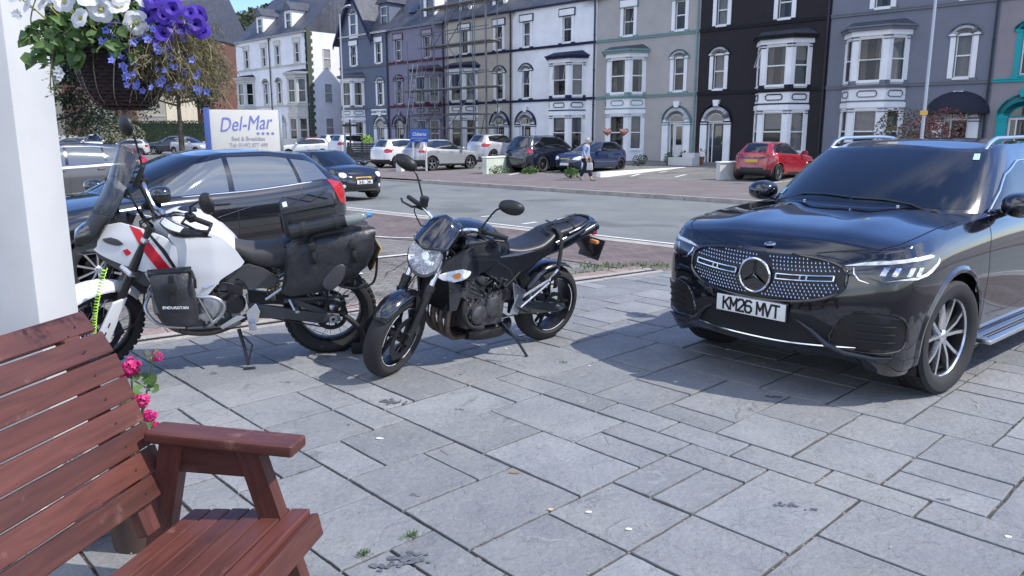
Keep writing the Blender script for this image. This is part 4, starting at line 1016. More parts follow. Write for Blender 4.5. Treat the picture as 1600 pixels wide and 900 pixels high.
    if s.get('rails'):
        for sgn in(1,-1):
            pts=[]; n_=18; x0,x1=xrf-.10,xrr+.22
            for i in range(n_+1):
                x=x0+(x1-x0)*i/n_; e=min(i,n_-i)/2.2; pts.append((x,(yr-.045)*sgn,interp(rz_,x)+(-.005 if e<.3 else .018+.028*min(1,e))))
            MB().tube(pts,[.010]+[.016]*(n_-1)+[.010],8).build('roof_rail',s['rails'],T)
    return T,dict(sk=sk,sg=sg_,sd=sd_,ed=ed,gg=gg,uv=uvpatch,top=top,full=full,roofz=rz_,lo=lo,hi=hi_)
# ------------------------------------------------------------------ the cars
DH=DA; NH=DA+PI/2     # headings: along the street, towards the houses
glc_paint=paint('obsidian_black_paint',(.0035,.0045,.009),0,.10)
def glc_shape(p): return p
glc=dict(L=4.72,W=1.90,H=1.64,wb=2.888,fo=.87,R=.380,rr=.268,tw=.24,inset=.0,zb=.21,paint=glc_paint,style='five_twin',rimmat=M['alu_bright'],hi=True,
 zt=[(.9,.915),(.70,.99),(.4,1.05),(0,1.10),(-.45,1.15),(-.8,1.155),(-1.6,1.145),(-2.9,1.14),(-3.9,1.08)],
 nose=[-.15,-.04,0,-.005,-.04,-.13],corner=(.105,.215,.44),crown=.05,
 dome=lambda x,y:.016*math.exp(-((y-.42)/.13)**2)*max(0,min(1,(.75-x)/.5)),
 gh=dict(xw=-.27,xa=-.70,xrf=-1.08,xrr=-2.75,xrb=-3.55,xd=-3.25,yr=.655,roofz=[(-1.03,1.56),(-1.4,1.62),(-2.1,1.63),(-2.6,1.61),(-3.0,1.57)]),
 dlo=([(-.7,1.165),(-1.5,1.165),(-2.9,1.20)],[(-.70,1.165),(-.85,1.23),(-1.15,1.40),(-1.5,1.49),(-2.2,1.50),(-2.8,1.46),(-3.2,1.38)]),
 pill=((-.74,-.86),(-1.62,-1.66),(-2.55,-2.55),(-2.95,-3.0)),doors=(-.50,-1.64,-2.55),mirror=(-.80,1.21),mirrormat=glc_paint,
 handles=[(-1.45,.98),(-2.4,1.0)],chrome=2,fz=[0,.12,.36,.62,.86,1],rails=M['alu_bright'],lip=.045,steer=R(-5),Ra=.437)
G1,gi=car('black_suv','black SUV with chrome star grille and plate KM26 MVT parked on the patio paving','_' and glc,(2.28,5.60,0),R(220.2),None,True)
sk,sd_=gi['sk'],gi['sd']
def nosepatch(nm,poly,mt,rows=10,cols=30,off=.004,th=.012,par=G1): return patch(sk,'F',poly,rows,cols,off,th).build(nm,mt,par)
# grille
def sup(cx,cz,a,b,e,n=64): return [(cx+a*abs(cos(t))**(2/e)*(1 if cos(t)>0 else -1),cz+b*abs(sin(t))**(2/e)*(1 if sin(t)>0 else -1)) for t in [2*PI*i/n for i in range(n)]]
gp=sup(0,.770,.578,.138,3.0); gp=[(y,z+.035*(abs(y)/.6)**2+(.02*(1-abs(y)/.6) if z>.77 else -.015*(1-abs(y)/.6))) for y,z in gp]
gr=nosepatch('grille',gp,mat('grille_black',(.004,.004,.005),.4),14,40,.003,.02)
rimm=MB().tube([sk.hit('F',*q)[0]+Vector((.006,0,0)) for q in gp],.010,6,closed=True); rimm.build('grille_frame',M['gloss_black'],gr)
stt=MB()
for i in range(-24,25):
    for j in range(-7,8):
        y=i*.0255+(.01275 if j%2 else 0); z=.765+j*.0215
        if abs(y/.565)**3+abs((z-.772)/.136)**3>.92 or (y*y+(z-.775)**2)<.125**2 or (abs(z-.785)<.026 and abs(y)>.1): continue
        z+=.035*(abs(y)/.6)**2; p,n=sk.hit('F',y,z); q=.0070; p=p+n*.004
        stt.add([p+Vector((0,-q,-q)),p+Vector((0,q,-q)),p+Vector((0,0,q*1.2)),p+Vector((.006,0,-q*.3))],[(0,1,3),(1,2,3),(2,0,3)],0,False)
stt.build('grille_studs',M['alu_bright'],gr)
for sg in(1,-1):
    b_=MB(); y0,y1=(.15,.51); P=[]
    for q in [(y0,.765),(y0,.805),(y1,.800),(y1,.772)]: P.append(sk.hit('F',q[0]*sg,q[1])[0]+Vector((.016,0,0)))
    n_=10
    for zz0,zz1 in ((.766,.772),(.798,.804)):
        b_.tube([sk.hit('F',sg*(y0+(y1-y0)*i/n_),(zz0+zz1)/2+.035*((y0+(y1-y0)*i/n_)/.6)**2)[0]+Vector((.016,0,0)) for i in range(n_+1)],.006,6)
    for yy in(y0,(y0+y1)/2-.02,(y0+y1)/2+.02,y1): b_.tube([sk.hit('F',sg*yy,.769+.035*(yy/.6)**2)[0]+Vector((.015,0,0)),sk.hit('F',sg*yy,.801+.035*(yy/.6)**2)[0]+Vector((.015,0,0))],.008,6)
    b_.build('grille_bar',M['chrome'],gr)
pc=sk.hit('F',0,.775)[0]; sx0=pc.x+.012
st=MB(); st.lathe([(.001,0),(.112,0),(.112,.008),(.001,.008)],40,'x',(sx0,0,.775)); stb=st.build('star_backing',M['gloss_black'],gr)
st=MB(); st.tube([(sx0+.012,.112*cos(2*PI*i/48),.775+.112*sin(2*PI*i/48)) for i in range(48)],.0085,8,closed=True)
for k in range(3):
    a=PI/2+k*2*PI/3; tip=Vector((sx0+.014,.108*cos(a),.775+.108*sin(a)))
    for sg in(1,-1):
        b=a+sg*PI/3; base=Vector((sx0+.010,.017*cos(b),.775+.017*sin(b))); cc=Vector((sx0+.026,0,.775)); st.add([tip,base,cc,Vector((sx0+.006,0,.775))],[(0,1,2),(0,2,3),(1,3,2),(0,3,1)],0,False)
st.build('star_emblem',M['chrome'],gr)
# bonnet badge
p,n=sd_.hit('T',.70,0); bd=MB(); bd.lathe([(.001,.006),(.034,.006),(.040,.002),(.041,-.004)],28,'z'); bo=bd.build('bonnet_badge',M['chrome'],G1); bo.location=p; bo.rotation_euler=(0,R(12),0)
bd=MB(); bd.lathe([(.001,.0075),(.030,.0075),(.030,.005)],28,'z'); b2=bd.build('badge_disc',M['gloss_black'],bo)
bd=MB()
for k in range(3):
    a=k*2*PI/3; bd.add([(.028*cos(a),.028*sin(a),.009),(.005*cos(a+PI/3),.005*sin(a+PI/3),.009),(0,0,.011),(.005*cos(a-PI/3),.005*sin(a-PI/3),.009)],[(0,1,2),(0,2,3)],0,False)
bd.build('badge_star',M['chrome'],bo)
# bonnet front shut line
m=MB(); strip(sk,'F',[(y,.945-.035*(abs(y)/.62)**2) for y in [-.64+1.28*i/16 for i in range(17)]],.007,.002,m); m.build('bonnet_gap',M['ink'],G1)
def smooth2(P_,sub=3):
    n=len(P_); o=[]
    for i in range(n):
        p0,p1,p2,p3=[Vector(P_[(i+k)%n]) for k in(-1,0,1,2)]
        for s_ in range(sub):
            f=s_/sub; v=p1+((p2-p0)*f+(p0*2-p1*5+p2*4-p3)*f*f+(p1*3-p0-p2*3+p3)*f**3)*.5; o.append((v.x,v.y))
    return o
# headlights
K=38.0
def hl(pts): return pts
for sg in(1,-1):
    def P_(poly,nm,mt,par,off=.004,th=.01,rows=8,cols=16):
        poly=[(a*1.035+.203,b+.055) for a,b in poly] if nm!='side_intake' else [(a+.06,b) for a,b in poly]
        m=patch(sk,K,poly,rows,cols,off,th)
        if sg<0:m=mirrored(m)
        return m.build(nm,mt,par)
    base=[(-.235,.835),(-.10,.875),(.10,.905),(.26,.925),(.335,.900),(.325,.855),(.25,.800),(.12,.765),(-.02,.755),(-.10,.762),(-.19,.80)]
    h=P_(base,'headlight',mat('headlight_housing',(.03,.032,.036),.2,coat=1,noise=(30,.5)),G1,.003)
    P_([(-.225,.833),(-.10,.867),(.10,.896),(.25,.914),(.31,.895),(.25,.893),(.10,.875),(-.10,.848)],'daylight_strip',M['lens'],h,.008)
    P_([(-.08,.770),(.10,.777),(.22,.806),(.305,.86),(.318,.89),(.325,.87),(.315,.848),(.245,.795),(.12,.765),(-.02,.758)],'lower_strip',M['lens'],h,.008)
    for a_ in(-.045,.015,.095,.15): P_([(a_,.795),(a_+.03,.795),(a_+.055,.845),(a_+.025,.845)],'led_module',M['lamp_chrome'],h,.007,rows=4,cols=4)
    # trim hockey-stick from grille to under the lamp
    ch=MB().tube([sk.hit('F',y,z)[0]+Vector((.004,0,0)) for y,z in((.60,.885),(.61,.85),(.645,.815),(.70,.80))],[.004,.007,.007,.003],6)
    (ch if sg>0 else mirrored(ch)).build('grille_side_trim',M['chrome'],G1)
    # outer air curtain
    vn=P_([(-.14,.40),(-.10,.565),(.02,.62),(.20,.61),(.27,.56),(.285,.46),(.24,.385),(.05,.365)],'side_intake',mat('intake_black',(.005,.005,.006),.5),G1,.002)
    for zz in(.44,.49,.54): 
        m=MB().tube([sk.hit(K,a_+.05,zz)[0]+Vector((.006,.004,0)) for a_ in(.0,.08,.16,.22)],.006,6); (m if sg>0 else mirrored(m)).build('intake_fin',M['rubber'],vn)
    m=MB().tube([sk.hit(K,a_+.05,zz)[0]+Vector((.012,.006,0)) for a_,zz in((-.33,.525),(-.24,.47),(-.15,.39),(-.04,.345),(.12,.335),(.22,.345))],[.004,.014,.022,.020,.014,.006],8); (m if sg>0 else mirrored(m)).build('bumper_wing',mat('wing_dark_chrome',(.06,.062,.068),.22,.6) if 'wing_dark_chrome' not in bpy.data.materials else bpy.data.materials['wing_dark_chrome'],G1)
    m=MB().tube([sk.hit(K,a_+.06,zz)[0]+Vector((.003,.002,0)) for a_,zz in smooth2([(-.14,.40),(-.10,.565),(.02,.62),(.20,.61),(.27,.56),(.285,.46),(.24,.385),(.05,.365)])],.008,6,closed=True); (m if sg>0 else mirrored(m)).build('intake_frame',M['gloss_black'],vn)
nosepatch('lower_intake',[(-.50,.40),(-.56,.49),(-.40,.565),(.40,.565),(.56,.49),(.50,.40),(.35,.345),(-.35,.345)],mat('intake_mesh',(.006,.006,.007),.45,bump=(220,1,.01)),8,24,.003)
MB().tube([sk.hit('F',y,.355+.03*abs(y/.62)**2)[0]+Vector((.012,0,0)) for y in [-.66+1.32*i/16 for i in range(17)]],[.003]+[.0075]*15+[.003],6).build('splitter_trim',M['chrome'],G1)
p,n=sk.hit('F',0,.595); plate(G1,'KM26 MVT',(p.x+.028,0,.56),PI/2,tilt=0)
pb=MB(); pb.cbox((p.x+.012,0,.56),(.02,.535,.126),b=.004); pb.build('plate_holder',M['gloss_black'],G1)
# wipers, permits, steps
for (x0,y0,x1,y1) in((-.40,.62,-.36,.02),(-.36,0,-.46,-.66)):
    P=[]
    for t in(0,.3,.6,1): 
        h=gi['sg'].t.ray_cast(Vector((x0+(x1-x0)*t,abs(y0+(y1-y0)*t),4)),Vector((0,0,-1))); z=(h[0].z if h[0] else 1.12)
        P.append((x0+(x1-x0)*t,y0+(y1-y0)*t,max(z,1.09)+.014))
    MB().tube(P,.007,6).build('wiper',M['satin_black'],G1)
for nm,u0,u1,t0,t1,mt,sg in (('parking_permit',2.25,2.62,.14,.24,mat('permit_blue',(.25,.5,.55),.5),-1),('tax_sticker',2.35,2.62,.80,.90,mat('sticker_green',(.35,.62,.55),.5),1)):
    m=gi['uv'](lambda t:u0,lambda t:u1,t0,t1,4,3,.010,False); m=m if sg>0 else mirrored(m); m.build(nm,mt,G1)
for sg in(1,-1):
    m=MB(); m.cbox((-1.45,sg*.965,.285),(1.98,.13,.035),b=.012); r=m.build('running_board',M['alu_bright'],G1)
    m=MB(); 
    for k in range(40):
        for q in(0,1): m.cbox((-2.36+k*.046+q*.012,sg*(.95+q*.030),.3035),(.024,.012,.004))
    m.build('tread_studs',M['rubber'],r)
    m=MB()
    strip(sk,'L',[(-.46,.93),(-1.3,.955),(-2.4,.99),(-3.3,1.0)],.004,.001,m); strip(sk,'L',[(-.62,.50),(-1.0,.44),(-2.1,.52)],.004,.001,m)
    (m if sg>0 else mirrored(m)).build('crease',glc_paint,G1)
# washer jets
for x,y in((-.36,.36),(-.36,-.36)):
    p,n=sd_.hit('T',x,y); MB().cbox(p+Vector((0,0,.004)),(.02,.02,.012),b=.003).build('washer_jet',M['lens'],G1)

# --- a hatchback spec used for several cars
def hatch(**k):
    d=dict(L=3.97,W=1.73,H=1.47,wb=2.489,fo=.82,R=.305,rr=.205,tw=.195,paint=paint('p',(.01,.01,.01)),style='multi',
     zt=[(.8,.70),(.55,.80),(.2,.88),(-.45,.96),(-1.5,.99),(-2.5,1.05),(-3.15,1.00)],corner=(.10,.26,.52),crown=.075,
     gh=dict(xw=-.22,xa=-.72,xrf=-1.22,xrr=-2.62,xrb=-3.00,xd=-2.85,yr=.54,roofz=[(-1.15,1.36),(-1.5,1.41),(-2.0,1.42),(-2.6,1.375),(-2.8,1.35)]),
     dlo=([(-.55,.955),(-1.6,.99),(-2.8,1.09)],[(-.60,1.0),(-.85,1.17),(-1.15,1.30),(-1.5,1.365),(-2.0,1.37),(-2.5,1.31),(-2.8,1.20)]),
     pill=((-.50,-.80),(-1.45,-1.48),(-2.30,-2.26),(-2.72,-2.62)),doors=(-.42,-1.47,-2.30),mirror=(-.62,1.02),handles=[(-1.32,.86),(-2.12,.89)],
     lamps=[('headlight','F',[(.42,.60),(.46,.70),(.70,.78),(.80,.77),(.80,.66),(.70,.58)],M['lens']),('tail_light','L',[(-2.93,.74),(-3.02,.72),(-3.12,.82),(-3.02,1.0),(-2.90,1.13),(-2.83,1.10)],M['red_lens'])],
     panels=[('grille','F',[(-.40,.38),(-.46,.52),(.46,.52),(.40,.38)],M['black_plastic']),('upper_grille','F',[(-.3,.60),(-.3,.63),(.3,.63),(.3,.60)],M['black_plastic'])],
     fplate=(0,.46,''),rplate=(.62,''),inset=.01)
    d.update(k); return d
def suv(**k):
    d=hatch(L=4.43,W=1.86,H=1.65,wb=2.70,fo=.88,R=.355,rr=.245,tw=.23,zb=.24,style='five',
     zt=[(.86,.86),(.6,.95),(.2,1.0),(-.4,1.06),(-1.5,1.10),(-2.7,1.16),(-3.5,1.10)],
     gh=dict(xw=-.25,xa=-.72,xrf=-1.22,xrr=-3.0,xrb=-3.35,xd=-3.15,yr=.60,roofz=[(-1.15,1.53),(-1.5,1.59),(-2.2,1.60),(-2.9,1.56),(-3.2,1.53)]),
     dlo=([(-.55,1.08),(-1.6,1.11),(-3.0,1.24)],[(-.60,1.12),(-.85,1.29),(-1.15,1.44),(-1.5,1.53),(-2.2,1.545),(-2.8,1.49),(-3.1,1.38)]),
     pill=((-.52,-.85),(-1.55,-1.58),(-2.45,-2.42),(-2.92,-2.88)),doors=(-.44,-1.56,-2.45),mirror=(-.66,1.14),handles=[(-1.4,.98),(-2.3,1.0)],
     lamps=[('headlight','F',[(.46,.74),(.5,.84),(.74,.90),(.85,.88),(.85,.78),(.70,.72)],M['lens']),('tail_light','B',[(.62,.88),(.62,1.02),(.74,1.10),(.90,1.06),(.90,.86),(.80,.84)],M['red_lens'])],
     panels=[('grille','F',[(-.42,.50),(-.48,.72),(.48,.72),(.42,.50)],M['black_plastic'])],fplate=(0,.46,''),rplate=(.80,''))
    d.update(k); return d
FP=paint('panther_black_paint',(.010,.011,.014),.0,.13)
ford=hatch(paint=FP,style='multi',H=1.51,zt=[(.8,.70),(.55,.80),(.2,.88),(-.45,.97),(-1.5,1.0),(-2.5,1.08),(-3.15,1.10)],chrome=1,rimmat=M['alu_bright'],fplate=None,rplate=None,R=.31,rr=.215,handlemat=FP,glass=mat('side_glass_clear',(.15,.165,.175),.04,.35,coat=1),
   lamps=[('headlight',35.0,[(-.42+.30,.66),(-.30+.3,.74),(-.05+.3,.84),(.06+.3,.83),(.0+.3,.74),(-.2+.3,.66)],M['lens']),
          ('tail_light','L',[(-2.84,.80),(-2.96,.76),(-3.07,.81),(-3.01,.95),(-2.88,1.08),(-2.74,1.16),(-2.66,1.14),(-2.74,.98)],M['red_lens'])])
ford['handles']=[(-1.30,.88),(-2.12,.91)]
FD,fi=car('black_hatchback','black five-door hatchback with long red tail light parked behind the white motorcycle',ford,(-4.89,8.41,0),R(226.7),None,True,1.05)
MN,mi_=car('black_small_car','small black car with round headlights and plate SH61 ZWA parked at the roadside',hatch(L=3.72,W=1.68,H=1.41,wb=2.467,fo=.70,R=.30,paint=paint('mini_black',(.006,.007,.012),0,.12),fz=[0,.13,.38,.66,.88,1],
   zt=[(.7,.74),(.45,.85),(.1,.91),(-.4,.95),(-1.5,.98),(-2.9,1.0)],lamps=[('headlight','F',sup(.60,.735,.10,.085,2,20),M['lens']),('fog_lamp','F',sup(.60,.42,.05,.05,2,14),M['lens'])],
   panels=[('upper_grille','F',[(-.40,.60),(-.36,.69),(.36,.69),(.40,.60),(.3,.56),(-.3,.56)],M['rubber']),('lower_grille','F',[(-.48,.34),(-.46,.42),(.46,.42),(.48,.34)],M['rubber']),('bonnet_scoop','F',[(-.2,.80),(-.2,.82),(.2,.82),(.2,.80)],M['rubber'])],
   fplate=(0,.53,'SH61 ZWA'),gh=dict(xw=-.25,xa=-.60,xrf=-.98,xrr=-2.42,xrb=-2.75,xd=-2.6,yr=.56,roofz=[(-.9,1.32),(-1.2,1.36),(-2.0,1.36),(-2.5,1.33)]),
   dlo=([(-.5,.955),(-1.5,.98),(-2.6,1.0)],[(-.5,1.0),(-.7,1.17),(-.95,1.28),(-1.3,1.31),(-2.0,1.31),(-2.45,1.27)]),pill=((-.48,-.72),(-1.5,-1.5),(-2.35,-2.3),(-2.5,-2.42)),mirror=(-.6,1.02)),(0,0,0),0)
def place(T,px,py,local,rz):
    g=at(px,py); v=Matrix.Rotation(rz,3,'Z')@Vector((*local,0)); T.location=(g.x-v.x,g.y-v.y,g.z); T.rotation_euler=(0,0,rz)
place(MN,566,313,(.55,0),DH)
def gcar(nm,lab,spec,px,py,local,rz,grp='cars parked on the forecourts and car park',sc_=1):
    T,i=car(nm,lab,spec,(0,0,0),0,grp,False,sc_); place(T,px,py,[q*sc_ for q in local],rz); return T,i
clad=[(1,.52),(.5,.5),(-.4,.36),(-2.2,.36),(-3.0,.55),(-3.7,.60)]
BP=M['black_plastic']
gcar('silver_suv','silver SUV with black lower cladding and tall red tail lights, nose towards the houses',suv(paint=paint('silver_paint',(.42,.43,.44),.5,.3),two_tone=BP,clad=clad,lipmat=BP,lip=.05,rimmat=M['alu_bright'],
   lamps=[('tail_light','B',[(.66,.90),(.64,1.0),(.70,1.2),(.78,1.32),(.84,1.2),(.90,.98),(.90,.88)],M['red_lens'])],rplate=(.62,'')),676,267,(-2.70,-.90),NH,sc_=.96)
gcar('white_crossover','white crossover with dark lower bumper parked left of the silver SUV',suv(paint=paint('white_car_paint',(.68,.69,.70),0,.3),two_tone=BP,clad=[(1,.45),(.5,.4),(-.4,.3),(-2.2,.3),(-3.0,.42),(-3.7,.55)],lipmat=BP,rplate=(.85,'')),607,262,(-2.70,-.0),NH,sc_=.96)
gcar('silver_estate','silver-white SUV parked in front of the scaffolded house',suv(paint=paint('polar_silver',(.50,.52,.54),.4,.3)),771,252,(-2.70,-.90),NH)
gcar('dark_suv','large dark navy SUV with vertical tail lights beside the white low wall',suv(L=4.95,W=1.93,H=1.77,wb=2.98,paint=paint('dark_navy_paint',(.008,.010,.022),0,.15),R=.38,rr=.27,style='multi',rails=M['satin_black'],
   zt=[(.86,.95),(.6,1.02),(.2,1.07),(-.4,1.13),(-1.5,1.16),(-2.7,1.2),(-4.05,1.18)],gh=dict(xw=-.25,xa=-.72,xrf=-1.3,xrr=-3.55,xrb=-3.9,xd=-3.75,yr=.64,roofz=[(-1.2,1.64),(-1.6,1.71),(-2.4,1.72),(-3.3,1.70),(-3.7,1.67)]),
   dlo=([(-.55,1.15),(-1.6,1.18),(-3.6,1.24)],[(-.60,1.2),(-.85,1.37),(-1.2,1.54),(-1.6,1.64),(-2.4,1.66),(-3.3,1.62),(-3.7,1.5)]),pill=((-.52,-.88),(-1.65,-1.68),(-2.65,-2.65),(-3.5,-3.4)),doors=(-.44,-1.66,-2.7),mirror=(-.7,1.22),
   lamps=[('tail_light','B',[(.72,.95),(.70,1.05),(.74,1.5),(.80,1.5),(.86,1.15),(.92,.95)],M['red_lens'])]),849,269,(-2.98,-.93),NH,sc_=.96)
gcar('navy_hatchback','navy blue hatchback facing the road beside the walking person',hatch(paint=paint('navy_paint',(.02,.032,.085),.2,.18),style='five',rimmat=M['dark_metal'],L=4.05,
   panels=[('grille','F',[(-.42,.36),(-.50,.58),(.50,.58),(.42,.36)],M['gloss_black'])],fplate=(0,.40,'')),920,270,(0,.82),NH+PI,sc_=.98)
gcar('red_hatchback','red hatchback with black rear bumper parked in front of the black house',hatch(paint=paint('red_paint',(.30,.008,.018),.1,.16),W=1.745,H=1.5,wb=2.56,R=.32,rr=.225,style='vee',rimmat=M['alu'],two_tone=BP,clad=[(1,.3),(-2.4,.28),(-2.8,.46),(-3.5,.48)],
   lamps=[('tail_light','B',[(.50,.88),(.50,.93),(.78,.97),(.85,.93),(.85,.84),(.74,.84)],M['red_lens'])],panels=[('rear_panel','B',[(-.6,.845),(-.6,.90),(.6,.90),(.6,.845)],M['gloss_black'])],rplate=(.75,'')),1216,283,(-2.56,-.84),NH,sc_=1.0)
WP=paint('white_paint_car',(.66,.67,.68),0,.3)
gcar('white_suv','white off-roader with a dark rear window at the end of the timber fence',suv(paint=WP),545,245,(-2.7,-.9),NH); gcar('white_suv','white off-roader parked behind the first white one by the timber fence',suv(paint=WP),523,243,(-2.7,-.9),NH)
gcar('red_estate','red car at the far end of the car park beside the white off-roaders',hatch(paint=paint('dull_red',(.22,.015,.02))),490,243,(-2.4,-.9),NH)
gcar('white_hatchback','white car just right of the hotel sign behind the black hatchback',hatch(paint=WP),452,246,(0,.6),NH+PI*.8)
# cars in the car park left of the black hatchback
SP=paint('grey_silver',(.30,.31,.33),.6,.3)
gcar('grey_estate','grey estate car with bright window trim beyond the bonnet of the black hatchback',suv(H=1.56,paint=mat('dull_grey_paint',(.06,.062,.07),.25,coat=1),chrome=2,fplate=None,glass=mat('grey_glass',(.13,.145,.15),.05,.2,coat=1)),100,330,(-1.35,.9),R(226),sc_=1.0)
gcar('red_hatchback','bright red car roof behind the windscreen of the black hatchback',hatch(paint=paint('red2',(.38,.01,.025))),175,300,(-1.6,.85),R(226))
V=suv(L=4.4,H=1.85,paint=WP,gh=dict(xw=-.15,xa=-.6,xrf=-1.05,xrr=-3.3,xrb=-3.45,xd=-3.35,yr=.70,roofz=[(-1.0,1.70),(-1.4,1.79),(-2.2,1.80),(-3.2,1.79)]),
   dlo=([(-.5,1.10),(-3.3,1.1)],[(-.55,1.2),(-1.1,1.55),(-1.5,1.58),(-3.2,1.58)]),pill=((-.48,-.8),(-1.45,-1.45),(-1.50,-1.50),(-1.50,-1.50)))
gcar('white_van','small white van facing the viewer in the far car park',dict(V,cat='van'),148,237,(.9,0),R(300)); 
for px,py,c,lab,rz,kind in ((104,236,(.03,.04,.07),'dark blue car at the far left behind the porch post',205,hatch),(92,231,(.02,.02,.025),'black car furthest left in the far car park',210,suv),(196,243,(.5,.51,.53),'white car with a pale roof behind the motorcycle mirror',190,hatch),
     (262,241,(.02,.025,.04),'dark estate car with silver roof rails left of the hotel sign',188,suv),(118,228,(.10,.015,.02),'dark red car in the back row of the far car park',200,hatch),(310,240,(.35,.37,.4),'silver car beside the blue post of the hotel sign',340,hatch)):
    gcar('parked_car',lab,kind(paint=paint('far_paint',c,0,.2),**({'rails':M['alu']} if px==262 else {})),px,py,(-1.2,.8),R(rz))
# ------------------------------------------------------------------ motorcycles
def ring(x,zc,hw,hh,e=2.4,n=24,yc=0,flat=0,tilt=0):
    o=[]
    for i in range(n):
        a=2*PI*i/n; c,s=cos(a),sin(a); y=hw*abs(c)**(2/e)*(1 if c>0 else -1); z=hh*abs(s)**(2/e)*(1 if s>0 else -1)
        o.append((x+tilt*z,yc+y,zc+z))
    return o
def blob(mb,secs,n=24,sub=4,mi=0):
    """secs: (x,zc,hw,hh,exp) smoothed along x"""
    V=[Vector((s[0],s[1],s[2],s[3])) for s in secs]; E=[s[4] if len(s)>4 else 2.4 for s in secs]; Y=[s[5] if len(s)>5 else 0 for s in secs]; T_=[s[6] if len(s)>6 else 0 for s in secs]
    rings=[]; k=len(secs)-1
    for i in range(k*sub+1):
        u=i/sub; v=crom(V,u); j=min(int(u),k-1); f=u-j; L=lambda A:A[j]+(A[j+1]-A[j])*f
        rings.append(ring(v[0],v[1],max(.002,v[2]),max(.002,v[3]),L(E),n,L(Y),0,L(T_)))
    mb.loft(rings,mi); return mb
def spl(pts,sub=6):
    V=[Vector(p) for p in pts]; k=len(V)-1; return [crom(V,i/sub) for i in range(k*sub+1)]
def panel(mb,poly,y0,y1,b=.012,mi=0,M_=None,sgn=(1,)):
    """solid side panel from an xz outline"""
    for s in sgn: mb.prism(poly if s>0 else poly,min(y0*s,y1*s),max(y0*s,y1*s),'xz',mi,b,True)
    return mb
def bow(mb,poly,yf,th=.012,rows=10,cols=14,mi=0,sgn=(1,)):
    """curved side shell: xz outline filled, y given by yf(x,z)"""
    ys=[p[1] for p in poly]; y0,y1=min(ys),max(ys); e=(y1-y0)*.006; G_=[]
    for i in range(rows+1):
        z=y0+e+(y1-y0-2*e)*i/rows; xs=[]
        for j in range(len(poly)):
            (a,b),(c,d)=poly[j],poly[(j+1)%len(poly)]
            if (b-z)*(d-z)<0: xs.append(a+(c-a)*(z-b)/(d-b))
        if len(xs)>1: G_.append([(min(xs)+(max(xs)-min(xs))*j/cols,z) for j in range(cols+1)])
    for s in sgn:
        O=[[(x,s*yf(x,z),z) for x,z in r_] for r_ in G_]; I_=[[(x,s*(yf(x,z)-th),z) for x,z in r_] for r_ in G_]
        mb.grid(O,mi); mb.grid(I_,mi); n=len(O)
        def ed(A): return [A[0][j] for j in range(cols+1)]+[A[i][cols] for i in range(1,n)]+[A[-1][j] for j in range(cols-1,-1,-1)]+[A[i][0] for i in range(n-2,0,-1)]
        mb.loft([ed(O),ed(I_)],mi,False)
    return mb
def smooth_poly(P,sub=4,closed=True):
    n=len(P); o=[]
    for i in range(n):
        p0,p1,p2,p3=[Vector(P[(i+k)%n]) for k in(-1,0,1,2)]
        for s in range(sub):
            f=s/sub; v=p1+((p2-p0)*f+(p0*2-p1*5+p2*4-p3)*f*f+(p1*3-p0-p2*3+p3)*f**3)*.5; o.append((v.x,v.y))
    return o
def moto_tyre(mb,R_,wd,r,c,n=72,knob=False):
    pr=[]
    for i in range(13):
        a=-PI/2+PI*i/12; rr=R_-wd*.42+wd*.42*cos(a)*(1.0); pr.append((max(rr,r*1.0),wd/2*sin(a)))
    pr=[(r*.985,-wd*.36)]+pr+[(r*.985,wd*.36)]
    mb.lathe(pr,n,'y',c)
    if knob:
        for k in range(44):
            for q in(-1,0,1):
                a=2*PI*(k+(.5 if q else 0))/44; yy=q*wd*.29; rr=R_-wd*.42+wd*.42*math.sqrt(max(0,1-(yy/(wd/2))**2))
                mb.cbox((c[0]+rr*cos(a),c[1]+yy,c[2]+rr*sin(a)),(.012,wd*.24,.030),Matrix.Rotation(-a,3,'Y'))
def disc(mb,r0,r1,y,c,n=48):
    mb.lathe([(r0,y-.0025),(r1,y-.0025),(r1,y+.0025),(r0,y+.0025)],n,'y',c,closed=True)
    for k in range(24):
        a=2*PI*k/24; rr=(r0+r1)/2+((k%3)-1)*(r1-r0)*.25; mb.cbox((c[0]+rr*cos(a),y,c[2]+rr*sin(a)),(.007,.0062,.007),mi=0)
def steerM(head,axis,ang): return Matrix.Translation(head)@Matrix.Rotation(ang,4,axis)@Matrix.Translation(-Vector(head))
# ---------------- black naked roadster
BK=thing('roadster_motorcycle','black naked motorcycle with clear round-topped headlight standing on its side stand in the middle of the patio','motorcycle',(.25,6.33,0),R(221.5),'motorcycles parked on the patio',1.05)
BK.rotation_euler=(-R(8.5),0,R(221.5)); BK['label']='black naked motorcycle with big clear headlight standing between the white motorcycle and the black SUV'
gb=mat('bike_gloss_black',(.006,.007,.010),.14,coat=1,noise=(3,.1)); gs=mat('bike_grey_black',(.020,.022,.027),.24,.3,coat=.9,noise=(8,.15)); sv=mat('seat_vinyl',(.016,.016,.018),.42,noise=(40,.2),bump=(350,.35,.0012))
head=Vector((1.075,0,.90)); ax=Vector((-.42,0,.905)).normalized(); SM=steerM(head,ax,R(24))
FW=Vector((1.44,0,.30))
def B(nm,mb,mt,par=BK,**k): return mb.build(nm,mt,par,**k)
def S(): m=MB(); m.M=SM; return m
